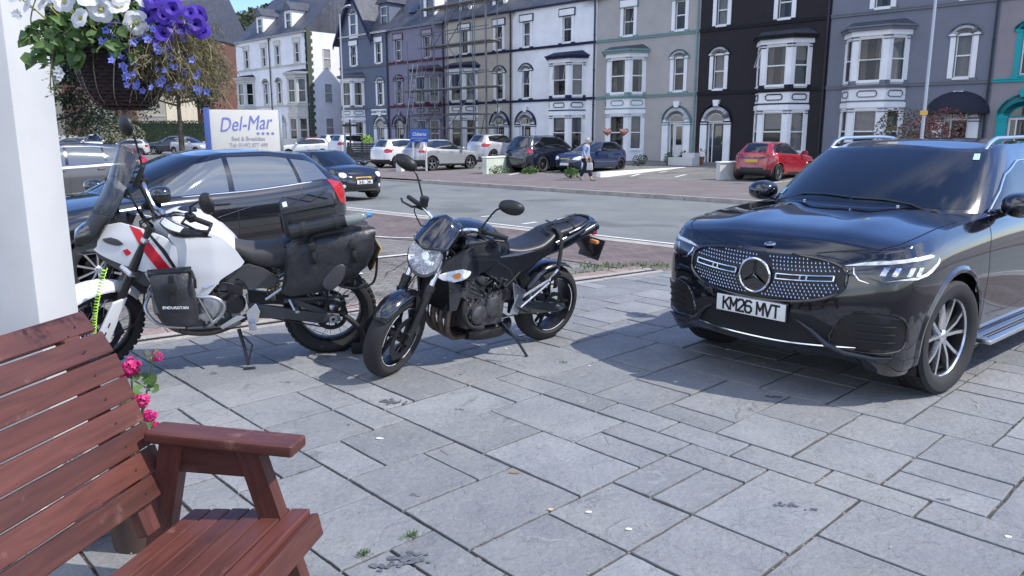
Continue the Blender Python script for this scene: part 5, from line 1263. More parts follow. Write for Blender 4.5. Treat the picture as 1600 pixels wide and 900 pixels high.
# front wheel
m=S(); moto_tyre(m,.302,.132,.216,FW); fw=B('front_wheel',m,M['rubber'])
m=S(); m.lathe([(.219,-.045),(.205,-.045),(.195,-.02),(.195,.02),(.205,.045),(.219,.045)],56,'y',FW,closed=True)
for k in range(3):
    for q in(-.13,.13):
        a=PI/2+k*2*PI/3; m.tube([(FW.x+.03*cos(a),0,FW.z+.03*sin(a)),(FW.x+.2*cos(a+q),0,FW.z+.2*sin(a+q))],[.018,.012],6)
m.lathe([(.001,-.06),(.035,-.06),(.035,.06),(.001,.06)],16,'y',FW); B('rim',m,M['dark_metal'],fw)
m=S()
for sy in(-.047,.047):
    for k in range(16):
        if k%4==3: continue
        a0=2*PI*k/16; m.tube([(FW.x+.210*cos(a0+2*PI/16*t/4),sy,FW.z+.210*sin(a0+2*PI/16*t/4)) for t in range(5)],.0022,4)
B('rim_tape',m,M['lens'],fw)
m=S(); disc(m,.105,.152,-.068,FW); disc(m,.105,.152,.068,FW)
for sy in(-.068,.068):
    for k in range(10):
        a=2*PI*k/10; m.tube([(FW.x+.04*cos(a),sy,FW.z+.04*sin(a)),(FW.x+.108*cos(a+.3),sy,FW.z+.108*sin(a+.3))],.006,5)
B('brake_discs',m,M['dark_metal'],fw)
U=lambda t,y=0,dx=0: FW+ax*t+Vector((dx,y,0))
for sy in(-.098,.098):
    m=S(); m.tube([U(-.03,sy),U(.05,sy),U(.36,sy)],[.020,.026,.030],14); m.tube([U(.355,sy),U(.40,sy)],[.034,.034],14); m.cbox(U(.02,sy),(.05,.035,.07),b=.008); B('fork_leg',m,M['black_plastic'])
    m=S(); m.tube([U(.38,sy),U(.72,sy)],.0205,14); B('fork_tube',m,M['chrome'])
    m=S(); c=FW+Vector((-.115,sy*.80,.045)); m.cbox(c,(.06,.045,.10),Matrix.Rotation(R(20),3,'Y'),b=.012); B('brake_caliper',m,gs)
    m=S(); m.tube(spl([c+Vector((0,0,.05)),c+Vector((-.04,0,.22)),head+Vector((.02,sy*.6,-.1)),head+Vector((-.02,sy*.5,.08))]),.005,5); B('brake_hose',m,M['rubber'])
m=S(); rows=[]
for i in range(17):
    a=R(38)+R(122)*i/16; f=abs(i-8)/8; wv=.078*(1-.35*max(0,(f-.6)/.4)**2); row=[]
    for j in range(9):
        t=-1+2*j/8; rr=.330-.035*abs(t)**2.4+.0; row.append((FW.x+(rr)*cos(a),wv*t,FW.z+rr*sin(a)))
    rows.append(row)
m.grid(rows); fd=B('front_mudguard',m,gb,mods=(('SOLIDIFY',dict(thickness=.004)),))
m=S(); panel(m,[(FW.x-.16,FW.z+.22),(FW.x-.03,FW.z+.33),(FW.x-.06,FW.z+.16),(FW.x-.13,FW.z+.12)],.075,.085,.003,sgn=(1,-1)); B('mudguard_stay',m,M['black_plastic'],fd)
# headlight
HL=Vector((1.245,0,.845))
m=S(); rr=[]
for (dx,k,zc) in ((-.13,.55,.02),(-.08,.86,.01),(-.02,1.0,0),(.02,.99,0)):
    rr.append([(HL.x+dx-.25*(.145*k*sin(a)+zc),.138*k*cos(a)*(1 if sin(a)<.2 else .93),HL.z+zc+(.150*k*sin(a) if sin(a)<0 else .12*k*sin(a))) for a in [2*PI*q/28 for q in range(28)]])
m.loft(rr,cap=False); B('headlight_shell',m,gb)
m=S(); rr=[]
for (dx,k) in ((.018,1.0),(.034,.93),(.052,.72),(.062,.40),(.065,.05)):
    rr.append([(HL.x+dx-.25*(.145*k*sin(a)),.131*k*cos(a),HL.z+(.145*k*sin(a) if sin(a)<0 else .115*k*sin(a))) for a in [2*PI*q/28 for q in range(28)]])
m.loft(rr); 
lensm=mat('clear_lens',(.9,.92,.95),.02,spec=.6,alpha=.10,coat=.9); hlo=B('headlight_lens',m,lensm)
m=S(); m.M=SM@Matrix.Translation(HL+Vector((.005,0,-.005)))@Matrix.Rotation(R(-14),4,'Y')@Matrix.Scale(1.25,4)
m.lathe([(.10,.02),(.085,-.0),(.055,-.04),(.02,-.05),(.001,-.05)],24,'x'); m.lathe([(.001,.006),(.022,.006),(.026,-.03)],14,'x')
for k in range(14): a=2*PI*k/14; m.tube([(-.035,.045*cos(a),.045*sin(a)),(.012,.088*cos(a),.088*sin(a))],.004,4)
B('reflector',m,mat('reflector_bright',(.88,.89,.90),.12,.75,noise=(70,.3,1)),hlo)
m=S(); rows=[]
for i in range(11):
    t=i/10; z=HL.z+.075+.185*t; hwid=.146*(1-.10*t**3)*(1 if t<.8 else 1-.45*((t-.8)/.2)**2); x0=HL.x+.060-.15*t-.06*t*t; row=[]
    for j in range(13):
        u=-1+2*j/12; row.append((x0-.085*abs(u)**2.2,hwid*u,z-.05*abs(u)**2*t-.02*(1-t)*(1-abs(u))**2))
    rows.append(row)
m.grid(rows); B('flyscreen',m,mat('smoke_screen',(.008,.008,.012),.07,coat=1),mods=(('SOLIDIFY',dict(thickness=.004)),))
m=S(); m.cbox(head+Vector((.055,0,.10)),(.05,.13,.07),Matrix.Rotation(R(-30),3,'Y'),b=.012); B('instrument_panel',m,M['black_plastic'])
m=S(); m.cbox(head+Vector((.02,0,.02)),(.08,.25,.028),Matrix.Rotation(R(-25),3,'Y'),b=.01); m.cbox(head+Vector((.075,0,-.17)),(.08,.25,.03),Matrix.Rotation(R(-25),3,'Y'),b=.01); B('triple_clamp',m,M['dark_metal'])
# handlebar
G0=head+Vector((-.03,0,.06)); hb=lambda s:[G0,G0+Vector((0,s*.07,.02)),G0+Vector((.01,s*.15,.085)),G0+Vector((-.03,s*.26,.105)),G0+Vector((-.09,s*.385,.10))]
m=S(); m.tube(spl(hb(-1))[::-1]+spl(hb(1))[1:],.0125,10); bar=B('handlebar',m,M['alu_bright'])
for s in(1,-1):
    P5=hb(s); m=S(); m.tube([P5[3]+(P5[4]-P5[3])*.12,P5[4]],.0175,12); m.tube([P5[4],P5[4]+(P5[4]-P5[3]).normalized()*.03],.016,10); B('grip',m,M['rubber'],bar)
    m=S(); c=P5[3]+Vector((0,-s*.01,0)); m.cbox(c,(.05,.06,.05),b=.01); m.tube([c+Vector((.035,0,0)),c+Vector((.075,s*.03,-.005)),c+Vector((.045,s*.13,-.01)),c+Vector((.0,s*.17,-.01))],[.009,.009,.007,.009],8); B('lever',m,M['black_plastic'],bar)
    m=S(); a_=c+Vector((.0,-s*.01,.02)); mc=a_+Vector((.02,s*.13,.19 if s>0 else .21)); m.tube(spl([a_,a_+Vector((.0,s*.02,.05)),mc+Vector((0,-s*.05,-.03)),mc]),.0065,7)
    rr=[]
    for (dx,k) in ((.045,.35),(.03,.8),(.01,1.0),(-.012,.97)): rr.append([(mc.x+dx,mc.y+s*.055+.088*k*cos(a)+.02*s*k*sin(a),mc.z+.028+.05*k*abs(sin(a))**.85*(1 if sin(a)>0 else -1)) for a in [2*PI*q/24 for q in range(24)]])
    m.loft(rr); mm=B('mirror',m,M['black_plastic'])
    m=S(); m.loft([[(mc.x-.0135,mc.y+s*.055+.08*k*cos(a)+.02*s*k*sin(a),mc.z+.028+.043*k*sin(a)) for a in [2*PI*q/24 for q in range(24)]] for k in(1,.01)],cap=False); B('mirror_glass',m,M['chrome'],mm)
m=S(); c=hb(-1)[3]+Vector((.03,.04,.05)); m.lathe([(.001,-.025),(.03,-.025),(.032,.02),(.03,.03),(.001,.03)],18,'z',c); m.cbox(c+Vector((0,0,-.03)),(.05,.05,.02),b=.005); B('brake_reservoir',m,M['black_plastic'],bar)
m=S(); c=hb(1)[3]+Vector((-.03,-.015,.0)); m.cbox(c,(.03,.05,.045),b=.008); 
B('switchgear',m,M['black_plastic'],bar); m=S(); m.cbox(c+Vector((-.016,.0,.01)),(.008,.018,.014),b=.003); B('indicator_switch',m,M['plate_y'],bar)
for k,(s,dz) in enumerate(((1,0),(-1,0),(1,.03),(-1,-.03))):
    m=MB(); p=SM@(hb(s)[3]); q=Vector((.86,s*.10,.70+dz)); m.tube(spl([p,p+Vector((.09,-s*.06,-.02)),Vector((1.12,s*.13,.93)),Vector((1.0,s*.12,.80)),q]),.0045,5); B('cable',m,M['rubber'])
# tank
m=MB(); blob(m,[(1.02,.875,.075,.045,2.2),(.98,.895,.165,.095,2.4),(.88,.905,.215,.13,2.5),(.76,.895,.205,.135,2.6),(.64,.855,.150,.115,2.5),(.54,.815,.105,.09,2.3),(.50,.79,.07,.06,2.2)],28,5); tk=B('fuel_tank',m,gb)
m=MB(); m.lathe([(.001,.008),(.045,.008),(.055,0),(.056,-.02)],24,'z',(.80,0,1.012)); B('filler_cap',m,M['alu'],tk)
sh=smooth_poly([(1.20,.735),(1.12,.82),(.98,.90),(.82,.90),(.70,.82),(.82,.735),(1.02,.675)])
m=MB(); bow(m,sh,lambda x,z:.205-.10*max(0,(x-1.0)/.2)**1.5-.5*(z-.72)**2,.02,12,16,sgn=(1,-1)); B('tank_shroud',m,gs)
for s in(1,-1):
    m=MB(); bow(m,smooth_poly([(1.185,.70),(1.08,.752),(.98,.745),(1.0,.70),(1.10,.665)]),lambda x,z:.218-.10*max(0,(x-1.0)/.2)**1.5,.02,6,10,sgn=(s,)); ind=B('indicator_lamp',m,M['lens'])
    m=MB(); bow(m,smooth_poly([(1.10,.72),(1.06,.735),(1.055,.70),(1.09,.69)]),lambda x,z:.2215-.10*max(0,(x-1.0)/.2)**1.5,.004,4,5,sgn=(s,)); B('bulb',m,M['amber'],ind)
# frame and side covers
m=MB(); panel(m,[(1.03,.82),(.88,.735),(.70,.645),(.575,.52),(.50,.36),(.44,.36),(.45,.54),(.57,.70),(.76,.80),(.94,.86)],.125,.165,.012,sgn=(1,-1)); B('frame_spar',m,gs)
m=MB(); bow(m,[(.92,.735),(.74,.70),(.54,.62),(.30,.70),(.06,.80),(.10,.84),(.36,.77),(.58,.74),(.78,.80)],lambda x,z:.155-.05*abs(x-.5),.02,8,20,sgn=(1,-1)); B('side_cover',m,gs)
# engine
m=MB(); m.cbox((.78,0,.42),(.36,.36,.26),b=.03); m.cbox((.90,0,.60),(.20,.36,.20),Matrix.Rotation(R(-25),3,'Y'),b=.02)
for s in (1,-1):
    for k in range(4): m.cbox((.88,s*.182,.56+k*.03),(.16,.012,.010),Matrix.Rotation(R(-25),3,'Y'))
en=B('engine',m,M['engine'])
for s in(1,-1):
    m=MB(); 
    for c,r_,d in (((.72,0,.44),.088,.035),((.86,0,.40),.078,.045)): m.lathe([(.001,.18+d),(r_*.55,.18+d),(r_*.85,.18+d*.7),(r_,.18),(r_,.14)],30,'y',c)
    for k in range(9): a=2*PI*k/9; m.cbox((.72+.083*cos(a),.195,.44+.083*sin(a)),(.014,.014,.014),b=.003); m.cbox((.86+.073*cos(a),.195,.40+.073*sin(a)),(.013,.014,.013),b=.003)
    if s<0: m=mirrored(m)
    B('engine_cover',m,M['engine'],en)
m=MB(); m.tube(spl([(.98,.19,.52),(1.0,.20,.44),(.93,.195,.33),(.80,.19,.29)]),.018,10); m.tube(spl([(.92,.17,.62),(.84,.19,.58),(.80,.18,.52)]),.012,8); m.tube(spl([(.66,.17,.62),(.60,.18,.52),(.64,.17,.40)]),.008,8); B('coolant_hose',m,M['rubber'],en)
m=MB()
for k in range(7): x=.62+.05*k; m.cbox((x,.165+.01*(k%2),.545+.02*((k*3)%4)),(.03,.04,.03),b=.006)
m.cbox((.60,.15,.50),(.10,.06,.08),b=.012); m.lathe([(.001,.20),(.02,.20),(.022,.15)],12,'y',(.95,0,.52)); B('engine_fittings',m,M['dark_metal'],en)
m=MB(); m.cbox((1.075,0,.575),(.05,.34,.28),Matrix.Rotation(R(-10),3,'Y'),b=.012); 
m=MB(); er=random.Random(3)
for k in range(10): x=er.uniform(.58,.98); z=er.uniform(.40,.66); m.tube(spl([(x,.16,z),(x+er.uniform(-.08,.08),.19,z+er.uniform(-.05,.05)),(x+er.uniform(-.14,.14),.17,z+er.uniform(-.09,.09))]),er.uniform(.004,.009),6)
B('hose_bundle',m,M['rubber'],en)
m=MB()
for k in range(26): x=er.uniform(.60,.98); z=er.uniform(.38,.66); m.lathe([(.001,.200),(.006,.200),(.007,.192),(.007,.17)],6,'y',(x,0,z))
B('bolts',m,M['alu_bright'],en)
m=MB(); m.tube(spl([(.90,.185,.66),(.84,.20,.62),(.76,.195,.64)]),.010,8); m.tube([(.66,.175,.60),(.70,.19,.57)],.014,8); B('pipe_fitting',m,M['alu'],en)
rad=B('radiator',m,M['black_plastic']); m=MB(); m.cbox((1.105,0,.575),(.006,.30,.25),Matrix.Rotation(R(-10),3,'Y')); B('radiator_core',m,M['dark_metal'],rad)
m=MB(); bow(m,[(1.14,.68),(1.04,.67),(1.02,.56),(1.05,.46),(1.11,.46)],lambda x,z:.19,.03,6,6,sgn=(1,-1)); B('radiator_shroud',m,gs,rad)
m=MB()
for y in(-.13,-.045,.045,.13):
    m.tube(spl([(.98,y,.53),(1.06,y,.46),(1.075,y*.95,.34),(1.02,y*.8,.235),(.90,y*.55,.20),(.75,y*.4,.19)]),.021,12)
B('exhaust_headers',m,M['exhaust'])
m=MB(); blob(m,[(.86,.215,.12,.05,3),(.74,.21,.15,.065,3),(.56,.21,.15,.065,3),(.44,.23,.10,.05,3)],20); B('belly_pan',m,M['black_plastic'])
# seat and tail
m=MB(); blob(m,[(.58,.80,.06,.03,2.6),(.54,.795,.10,.045,2.6),(.42,.785,.135,.045,2.8),(.26,.80,.15,.05,3),(.16,.835,.14,.052,3),(.08,.875,.125,.05,3),(-.06,.905,.12,.045,3),(-.20,.935,.10,.038,2.8),(-.30,.96,.06,.02,2.6)],28,6); seat=B('seat',m,sv)
m=MB(); blob(m,[(.20,.765,.12,.06,2.6),(.0,.815,.135,.075,2.6),(-.16,.86,.128,.075,2.6),(-.30,.905,.10,.062,2.4),(-.40,.94,.055,.035,2.2)],24,5); tl=B('tail_fairing',m,gb)
m=MB(); m.tube(spl([(-.04,.122,.895),(-.16,.128,.935),(-.30,.09,.972),(-.36,0,.98),(-.30,-.09,.972),(-.16,-.128,.935),(-.04,-.122,.895)]),.012,9); B('grab_rail',m,gs,tl)
text_mesh('GSR',.055,M['alu_bright'],'tail_lettering',tl,(-.14,.1245,.865),(PI/2,-R(15),PI),off=.001,ext=.001,shear=.3)
for s in(1,-1):
    m=MB(); m.tube([(-.02,s*.085,.80),(-.20,s*.085,.86),(-.36,s*.08,.915)],[.035,.042,.040],16); m.tube([(-.355,s*.08,.913),(-.385,s*.08,.923)],[.044,.040],16); ep=B('silencer',m,gs); m=MB(); m.tube([(-.386,s*.08,.9233),(-.39,s*.08,.9245)],.026,14); B('silencer_outlet',m,M['chrome'],ep)
m=MB(); m.cbox((-.41,0,.86),(.05,.13,.045),b=.01); B('tail_light',m,M['red_lens'],tl)
m=MB(); m.prism([(-.26,.84),(-.36,.84),(-.46,.66),(-.44,.64),(-.36,.72),(-.28,.80)],-.055,.055,'xz',0,.008); hg=B('plate_hanger',m,M['black_plastic'],tl); p=plate(hg,'',(-.475,0,.71),-PI/2,True,R(20),.20,h=.15); m=MB(); m.cbox((-.462,0,.712),(.014,.22,.17),Matrix.Rotation(R(-20),3,'Y'),b=.003); B('plate_backing',m,M['black_plastic'],hg)
for s in(1,-1): m=MB(); m.cbox((-.36,s*.11,.80),(.04,.08,.03),b=.012); B('rear_indicator',m,M['amber'],tl)
m=MB(); m.tube(spl([(.10,.16,.90),(.04,.05,.95),(.0,-.1,.95)]),.006,6); m.tube(spl([(-.10,.13,.93),(-.12,0,.965),(-.14,-.13,.93)]),.009,6); m.tube(spl([(.15,.10,.90),(.10,.0,.935),(-.1,.02,.97),(-.25,-.03,1.0)]),.008,6); B('bungee_cord',m,M['black_plastic'],seat)
m=MB(); m.grid([[(x,y+.012*sin(z*9),z) for x in(.055,.095)] for (y,z) in [(.03,.945),(.10,.94),(.14,.90),(.158,.84),(.165,.76),(.17,.66),(.17,.56),(.168,.48)]]); B('strap',m,M['fabric'],seat,mods=(('SOLIDIFY',dict(thickness=.004)),))
# rear end
RW=Vector((0,0,.31)); m=MB(); moto_tyre(m,.312,.182,.22,RW); rwh=B('rear_wheel',m,M['rubber'])
m=MB(); m.lathe([(.222,-.075),(.208,-.075),(.195,-.03),(.195,.03),(.208,.075),(.222,.075)],56,'y',RW,closed=True)
for k in range(3):
    for q in(-.16,.16):
        a=R(70)+k*2*PI/3; m.tube([(.035*cos(a),.03,.31+.035*sin(a)),(.2*cos(a+q),.055,.31+.2*sin(a+q))],[.022,.013],6)
m.lathe([(.001,-.08),(.05,-.08),(.05,.08),(.001,.08)],18,'y',RW); B('rim',m,M['dark_metal'],rwh)
m=MB()
for k in range(16):
    if k%4==1: continue
    a0=2*PI*k/16; m.tube([(.213*cos(a0+2*PI/16*t/4),.078,.31+.213*sin(a0+2*PI/16*t/4)) for t in range(5)],.0024,4)
B('rim_tape',m,M['lens'],rwh)
m=MB(); disc(m,.07,.112,-.1,RW); m.lathe([(.075,.088),(.105,.088),(.105,.094),(.075,.094)],42,'y',RW,closed=True); B('sprocket',m,M['dark_metal'],rwh)
m=MB(); 
for zz in(.105,-.10): m.tube([(0,.092,.31+zz),(.47,.092,.385+zz*.35)],.006,5)
B('chain',m,M['dark_metal'])
for s in(1,-1):
    m=MB(); m.prism([(.52,.43),(.30,.405),(.02,.345),(-.06,.335),(-.06,.285),(.02,.275),(.32,.31),(.52,.34)],min(s*.115,s*.155),max(s*.115,s*.155),'xz',0,.012,True); B('swingarm',m,gs)
    m=MB(); m.lathe([(.001,s*.175),(.018,s*.175),(.018,s*.15)],12,'y',(0,0,.31)); m.cbox((-.055,s*.135,.31),(.02,.03,.03),b=.005); B('axle_nut',m,M['alu_bright'])
m=MB(); rows=[[(rr_*cos(a),.10*t,.31+rr_*sin(a)) for t in(-1,-.5,0,.5,1) for rr_ in ((.345 if abs(t)<.9 else .325),)] for a in [R(25)+R(95)*i/10 for i in range(11)]]; m.grid(rows); B('rear_hugger',m,gs,mods=(('SOLIDIFY',dict(thickness=.004)),))
for s in(1,-1):
    m=MB()
    y=s*.185
    m.prism([(.50,.50),(.56,.36),(.48,.34),(.44,.44)],min(y,y+s*.014),max(y,y+s*.014),'xz',0,.004); m.prism([(.56,.60),(.42,.52),(.46,.42),(.52,.44)],min(y,y+s*.012),max(y,y+s*.012),'xz',0,.004)
    m.tube([(.50,y,.45),(.18,y,.565)],.012,8); m.tube([(.48,y,.375),(.18,y,.545)],.012,8); m.tube([(.36,y,.42),(.36,y,.50)],.008,6); m.tube([(.18,y,.565),(.10,y,.64)],[.014,.010],8)
    pk=B('footpeg_hanger',m,M['alu_bright'])
    m=MB(); m.tube([(.46,y,.385),(.45,y+s*.10,.385)],.012,8); m.tube([(.17,y,.56),(.13,y+s*.07,.64)],.014,8); B('footpeg',m,M['rubber'],pk)
    m=MB(); m.tube([(.50,y,.34),(.64,y+s*.01,.335),(.66,y+s*.05,.34)],.006,6); B('foot_lever',m,M['chrome'],pk)
m=MB(); m.tube([(.575,.13,.28),(.50,.235,.16),(.455,.325,.045)],[.012,.010,.010],8); m.cbox((.44,.345,.036),(.06,.04,.012),Matrix.Rotation(R(12),3,'X'),b=.004); m.tube([(.50,.235,.16),(.46,.30,.165)],.005,5); m.tube([(.58,.14,.24),(.52,.20,.18)],.008,5); B('side_stand',m,M['satin_black'])
m=MB(); blob(m,[(.52,.62,.09,.10,3),(.36,.66,.10,.09,3),(.22,.72,.09,.06,3)],16); m.cbox((.30,0,.55),(.10,.10,.20),Matrix.Rotation(R(30),3,'Y'),b=.02); B('battery_box',m,M['black_plastic'])
# ---------------- white adventure bike
AD=thing('adventure_motorcycle','white adventure motorcycle with red stripe, tall windscreen and black luggage beside the black hatchback','motorcycle',(-1.44,5.92,0),R(199),'motorcycles parked on the patio',1.04)
AD.rotation_euler=(-R(9),0,R(199))
wp=mat('matt_white_paint',(.66,.67,.68),.30,coat=.25,noise=(2,.04)); wred=mat('stripe_red',(.55,.015,.03),.35); gry=mat('grey_plastic',(.055,.056,.06),.45,noise=(20,.15)); seatg=mat('seat_grey',(.045,.045,.047),.7,noise=(30,.15),bump=(300,.3,.001))
bag=mat('bag_fabric',(.022,.023,.026),.62,noise=(25,.3),bump=(60,.5,.006)); bagp=mat('bag_pvc',(.022,.023,.027),.42,noise=(6,.3),bump=(12,.6,.02))
head=Vector((1.14,0,.98)); ax=Vector((-.44,0,.90)).normalized(); SM=steerM(head,ax,R(38)); FW=Vector((1.61,0,.35))
def B(nm,mb,mt,par=AD,**k): return mb.build(nm,mt,par,**k)
def S(): m=MB(); m.M=SM; return m
def spoke_wheel(mk,c,R_,wd,r,nm,hub=.05,n=36):
    m=mk(); moto_tyre(m,R_,wd,r,c,72,True); w_=B(nm,m,M['rubber'])
    m=mk(); h=wd*.32; m.lathe([(r+.004,-h),(r-.010,-h),(r-.018,-h*.5),(r-.018,h*.5),(r-.010,h),(r+.004,h)],60,'y',c,closed=True); B('rim',m,mat('rim_black',(.012,.012,.013),.3,.5),w_)
    m=mk()
    for k in range(n):
        a=2*PI*k/n; s=1 if k%2 else -1; b=a+(.42 if (k//2)%2 else -.42); y=c.y
        m.tube([(c.x+(hub-.006)*cos(b),y+s*.055,c.z+(hub-.006)*sin(b)),(c.x+(r-.012)*cos(a),y+s*.012,c.z+(r-.012)*sin(a))],.0024,4)
    B('spokes',m,M['alu'],w_)
    m=mk(); m.lathe([(.001,-.07),(.03,-.07),(hub,-.06),(hub,-.05),(.035,-.03),(.035,.03),(hub,.05),(hub,.06),(.03,.07),(.001,.07)],24,'y',c); B('hub',m,M['alu'],w_)
    return w_
U=lambda t,y=0: FW+ax*t+Vector((0,y,0))
w1=spoke_wheel(S,FW,.348,.09,.275,'front_wheel')
m=S(); disc(m,.11,.160,.072,FW); disc(m,.11,.160,-.072,FW)
for sy in(-.072,.072):
    for k in range(8): a=2*PI*k/8; m.tube([(FW.x+.05*cos(a),sy,FW.z+.05*sin(a)),(FW.x+.112*cos(a+.3),sy,FW.z+.112*sin(a+.3))],.005,5)
B('brake_discs',m,M['dark_metal'],w1)
for sy in(-.112,.112):
    m=S(); m.tube([U(-.03,sy),U(.06,sy),U(.30,sy)],[.022,.026,.024],14); m.cbox(U(0,sy)+Vector((-.0,0,-.01)),(.06,.04,.07),b=.01); B('fork_lower',m,M['dark_metal'])
    m=S(); m.tube([U(.27,sy),U(.85,sy)],.030,16); m.tube([U(.27,sy),U(.30,sy)],.034,16); B('fork_tube',m,M['satin_black'])
    m=S(); c=FW+Vector((-.115,sy*.8,.03)); m.cbox(c,(.06,.05,.11),Matrix.Rotation(R(20),3,'Y'),b=.012); B('brake_caliper',m,M['dark_metal'])
    m=S(); s=1 if sy>0 else -1
    g_=[U(-.05,sy),U(.32,sy)]; q=Vector((.09,0,.045)); n_=[]
    pp=[(U(-.10,0)+Vector((.02,0,0))),(U(-.07,0)+Vector((.075,0,.02))),(U(.30,0)+Vector((.060,0,.03))),(U(.34,0)+Vector((-.02,0,0))),(U(.02,0)+Vector((-.03,0,-.01)))]
    m.prism([(p.x,p.z) for p in pp],min(sy+s*.022,sy+s*.042),max(sy+s*.022,sy+s*.042),'xz',0,.008,True); fg=B('fork_guard',m,wp)
    m=S()
    for t in(0,.07,.14): 
        p=U(t-.0,0)+Vector((.028,0,.01)); m.cbox((p.x,sy+s*.0425,p.z),(.010,.003,.035),Matrix.Rotation(R(-26),3,'Y'))
    B('guard_slots',m,M['ink'],fg)
m=S(); rows=[]
for i in range(21):
    a=R(8)+R(140)*i/20; t=i/20; wv=.050+.045*sin(PI*min(1,t*1.15))**.8; rad=.385+.015*sin(PI*t)-(.0 if t>.1 else .01); row=[]
    for j in range(11):
        u=-1+2*j/10; rr=rad-.050*abs(u)**2.2; row.append((FW.x+rr*cos(a)*1.02,wv*u,FW.z+rr*sin(a)))
    rows.append(row)
m.grid(rows); B('front_mudguard',m,wp,mods=(('SOLIDIFY',dict(thickness=.005)),))
m=S(); m.tube(spl([U(.05,.13)+Vector((-.05,0,0)),U(.2,.16)+Vector((-.12,0,-.10)),U(.45,.15)+Vector((-.09,0,-.1)),U(.6,.10)]),.006,6); m.tube(spl([U(.05,-.13)+Vector((-.05,0,0)),U(.2,-.16)+Vector((-.10,0,-.05)),U(.6,-.10)]),.006,6); B('brake_hose',m,M['rubber'])
m=S(); 
for t in(.52,.76): m.cbox(U(t),(.07,.30,.04),Matrix.Rotation(R(-26),3,'Y'),b=.012)
B('triple_clamp',m,M['alu'])
# fairing
def yf(x,z): 
    t=max(0,min(1,(x-.95)/.6)); return .235-.135*t**1.6-.35*max(0,z-.98)**1.2-.10*max(0,.86-z)
fp=[(1.53,1.035),(1.44,1.075),(1.33,1.10),(1.20,1.065),(1.06,1.01),(1.00,.93),(1.00,.80),(1.10,.775),(1.22,.775),(1.36,.83),(1.47,.885),(1.53,.94)]
m=MB(); bow(m,fp,yf,.02,16,24,sgn=(1,-1)); fr=B('front_fairing',m,wp)
m=MB(); bow(m,[(1.215,1.07),(1.275,1.088),(1.21,.93),(1.125,.785),(1.04,.785),(1.13,.93)],lambda x,z:yf(x,z)+.002,.004,12,4,sgn=(1,-1)); B('red_stripe',m,wred,fr)
m=MB(); bow(m,[(1.165,1.055),(1.185,1.062),(1.10,.93),(1.025,.785),(1.005,.785),(1.07,.93)],lambda x,z:yf(x,z)+.002,.004,12,3,sgn=(1,-1)); B('black_stripe',m,M['ink'],fr)
m=MB(); bow(m,smooth_poly([(1.44,1.0),(1.37,1.005),(1.32,.965),(1.37,.955),(1.43,.975)],3),lambda x,z:yf(x,z)+.006,.01,5,8,sgn=(1,-1)); B('fairing_indicator',m,gry,fr)
m=MB(); bow(m,[(1.335,.93),(1.30,.935),(1.275,.905),(1.31,.885)],lambda x,z:yf(x,z)+.003,.006,4,4,sgn=(1,-1)); B('emblem_badge',m,wred,fr)
m=MB(); bow(m,[(1.51,.945),(1.47,.885),(1.36,.83),(1.22,.775),(1.13,.775),(1.13,.70),(1.22,.66),(1.38,.78),(1.49,.86)],lambda x,z:yf(x,z)-.02,.02,10,16,sgn=(1,-1)); B('fairing_underside',m,gry,fr)
m=MB(); bow(m,[(1.22,.78),(1.05,.79),(1.02,.70),(1.06,.60),(1.14,.62),(1.19,.70)],lambda x,z:.185-.1*max(0,.75-z),.02,8,8,sgn=(1,-1)); B('lower_cowl',m,wp,fr)
# nose and headlamp cover
m=MB(); rings=[]
for (x,zc,hw,hh) in ((1.40,1.0,.13,.115),(1.50,.985,.125,.115),(1.57,.965,.11,.105),(1.615,.95,.08,.085),(1.63,.945,.03,.04)): rings.append(ring(x,zc,hw,hh,2.8))
m.loft(rings); nose=B('headlight_cover',m,mat('smoked_lens',(.015,.016,.018),.05,coat=1))
for s in(1,-1): m=MB(); m.lathe([(.001,.02),(.03,.015),(.042,0),(.042,-.03)],18,'x',(1.585,s*.055,.965)); B('headlamp',m,M['lens'],nose)
# windscreen: tinted, with printed dots
scr=mat('screen_clear',(.04,.042,.045),.05,spec=.8,alpha=.42,coat=.9)
m=MB(); rows=[]
def scrp(t,u):
    z=.99+.60*t; x0=1.60-.30*t-.02*sin(PI*t); hwid=.150+.07*sin(PI*min(1,t*1.1))*.9-(.045*max(0,(t-.8)/.2)**2 if t>.8 else 0); return (x0-.13*abs(u)**2.0,hwid*u,z-.05*abs(u)**3*t)
for i in range(25): rows.append([scrp(i/24,-1+2*j/20) for j in range(21)])
m.grid(rows); ws=B('windscreen',m,scr,mods=(('SOLIDIFY',dict(thickness=.004)),))
m=MB()
for i in range(36):
    for j in range(-13,14):
        t=.10+i*.0172; u=(j+(.5 if i%2 else 0))/13.5
        if abs(u)>.95 or t>.70: continue
        r_=.0075*max(.15,1-max(0,t-.25)/.47); c=Vector(scrp(t,u)); tx=(Vector(scrp(t,u+.01))-c).normalized(); tz=(Vector(scrp(t+.01,u))-c).normalized(); n_=tx.cross(tz)*-1
        c=c-n_*.0025 if n_.x<0 else c+n_*.0025
        m.add([c+tx*r_*cos(2*PI*k/6)+tz*r_*sin(2*PI*k/6) for k in range(6)],[(0,1,2,3,4,5)],0,False)
B('screen_dots',m,M['ink'],ws)
m=MB(); rows=[[tuple(Vector(scrp(t*.30/8*1.0,-.97+1.94*j/20))+Vector((.004,0,0))) for j in range(21)] for t in range(9)]; m.grid(rows); B('screen_base',m,M['black_plastic'],ws,mods=(('SOLIDIFY',dict(thickness=.004)),))
m=MB(); m.cbox((1.36,0,1.20),(.05,.22,.15),Matrix.Rotation(R(-25),3,'Y'),b=.015); m.cbox((1.38,0,1.07),(.16,.20,.10),b=.02); m.tube([(1.36,.09,1.05),(1.38,.09,1.30),(1.40,0,1.36),(1.38,-.09,1.30),(1.36,-.09,1.05)],.010,8); B('dashboard',m,M['black_plastic'])
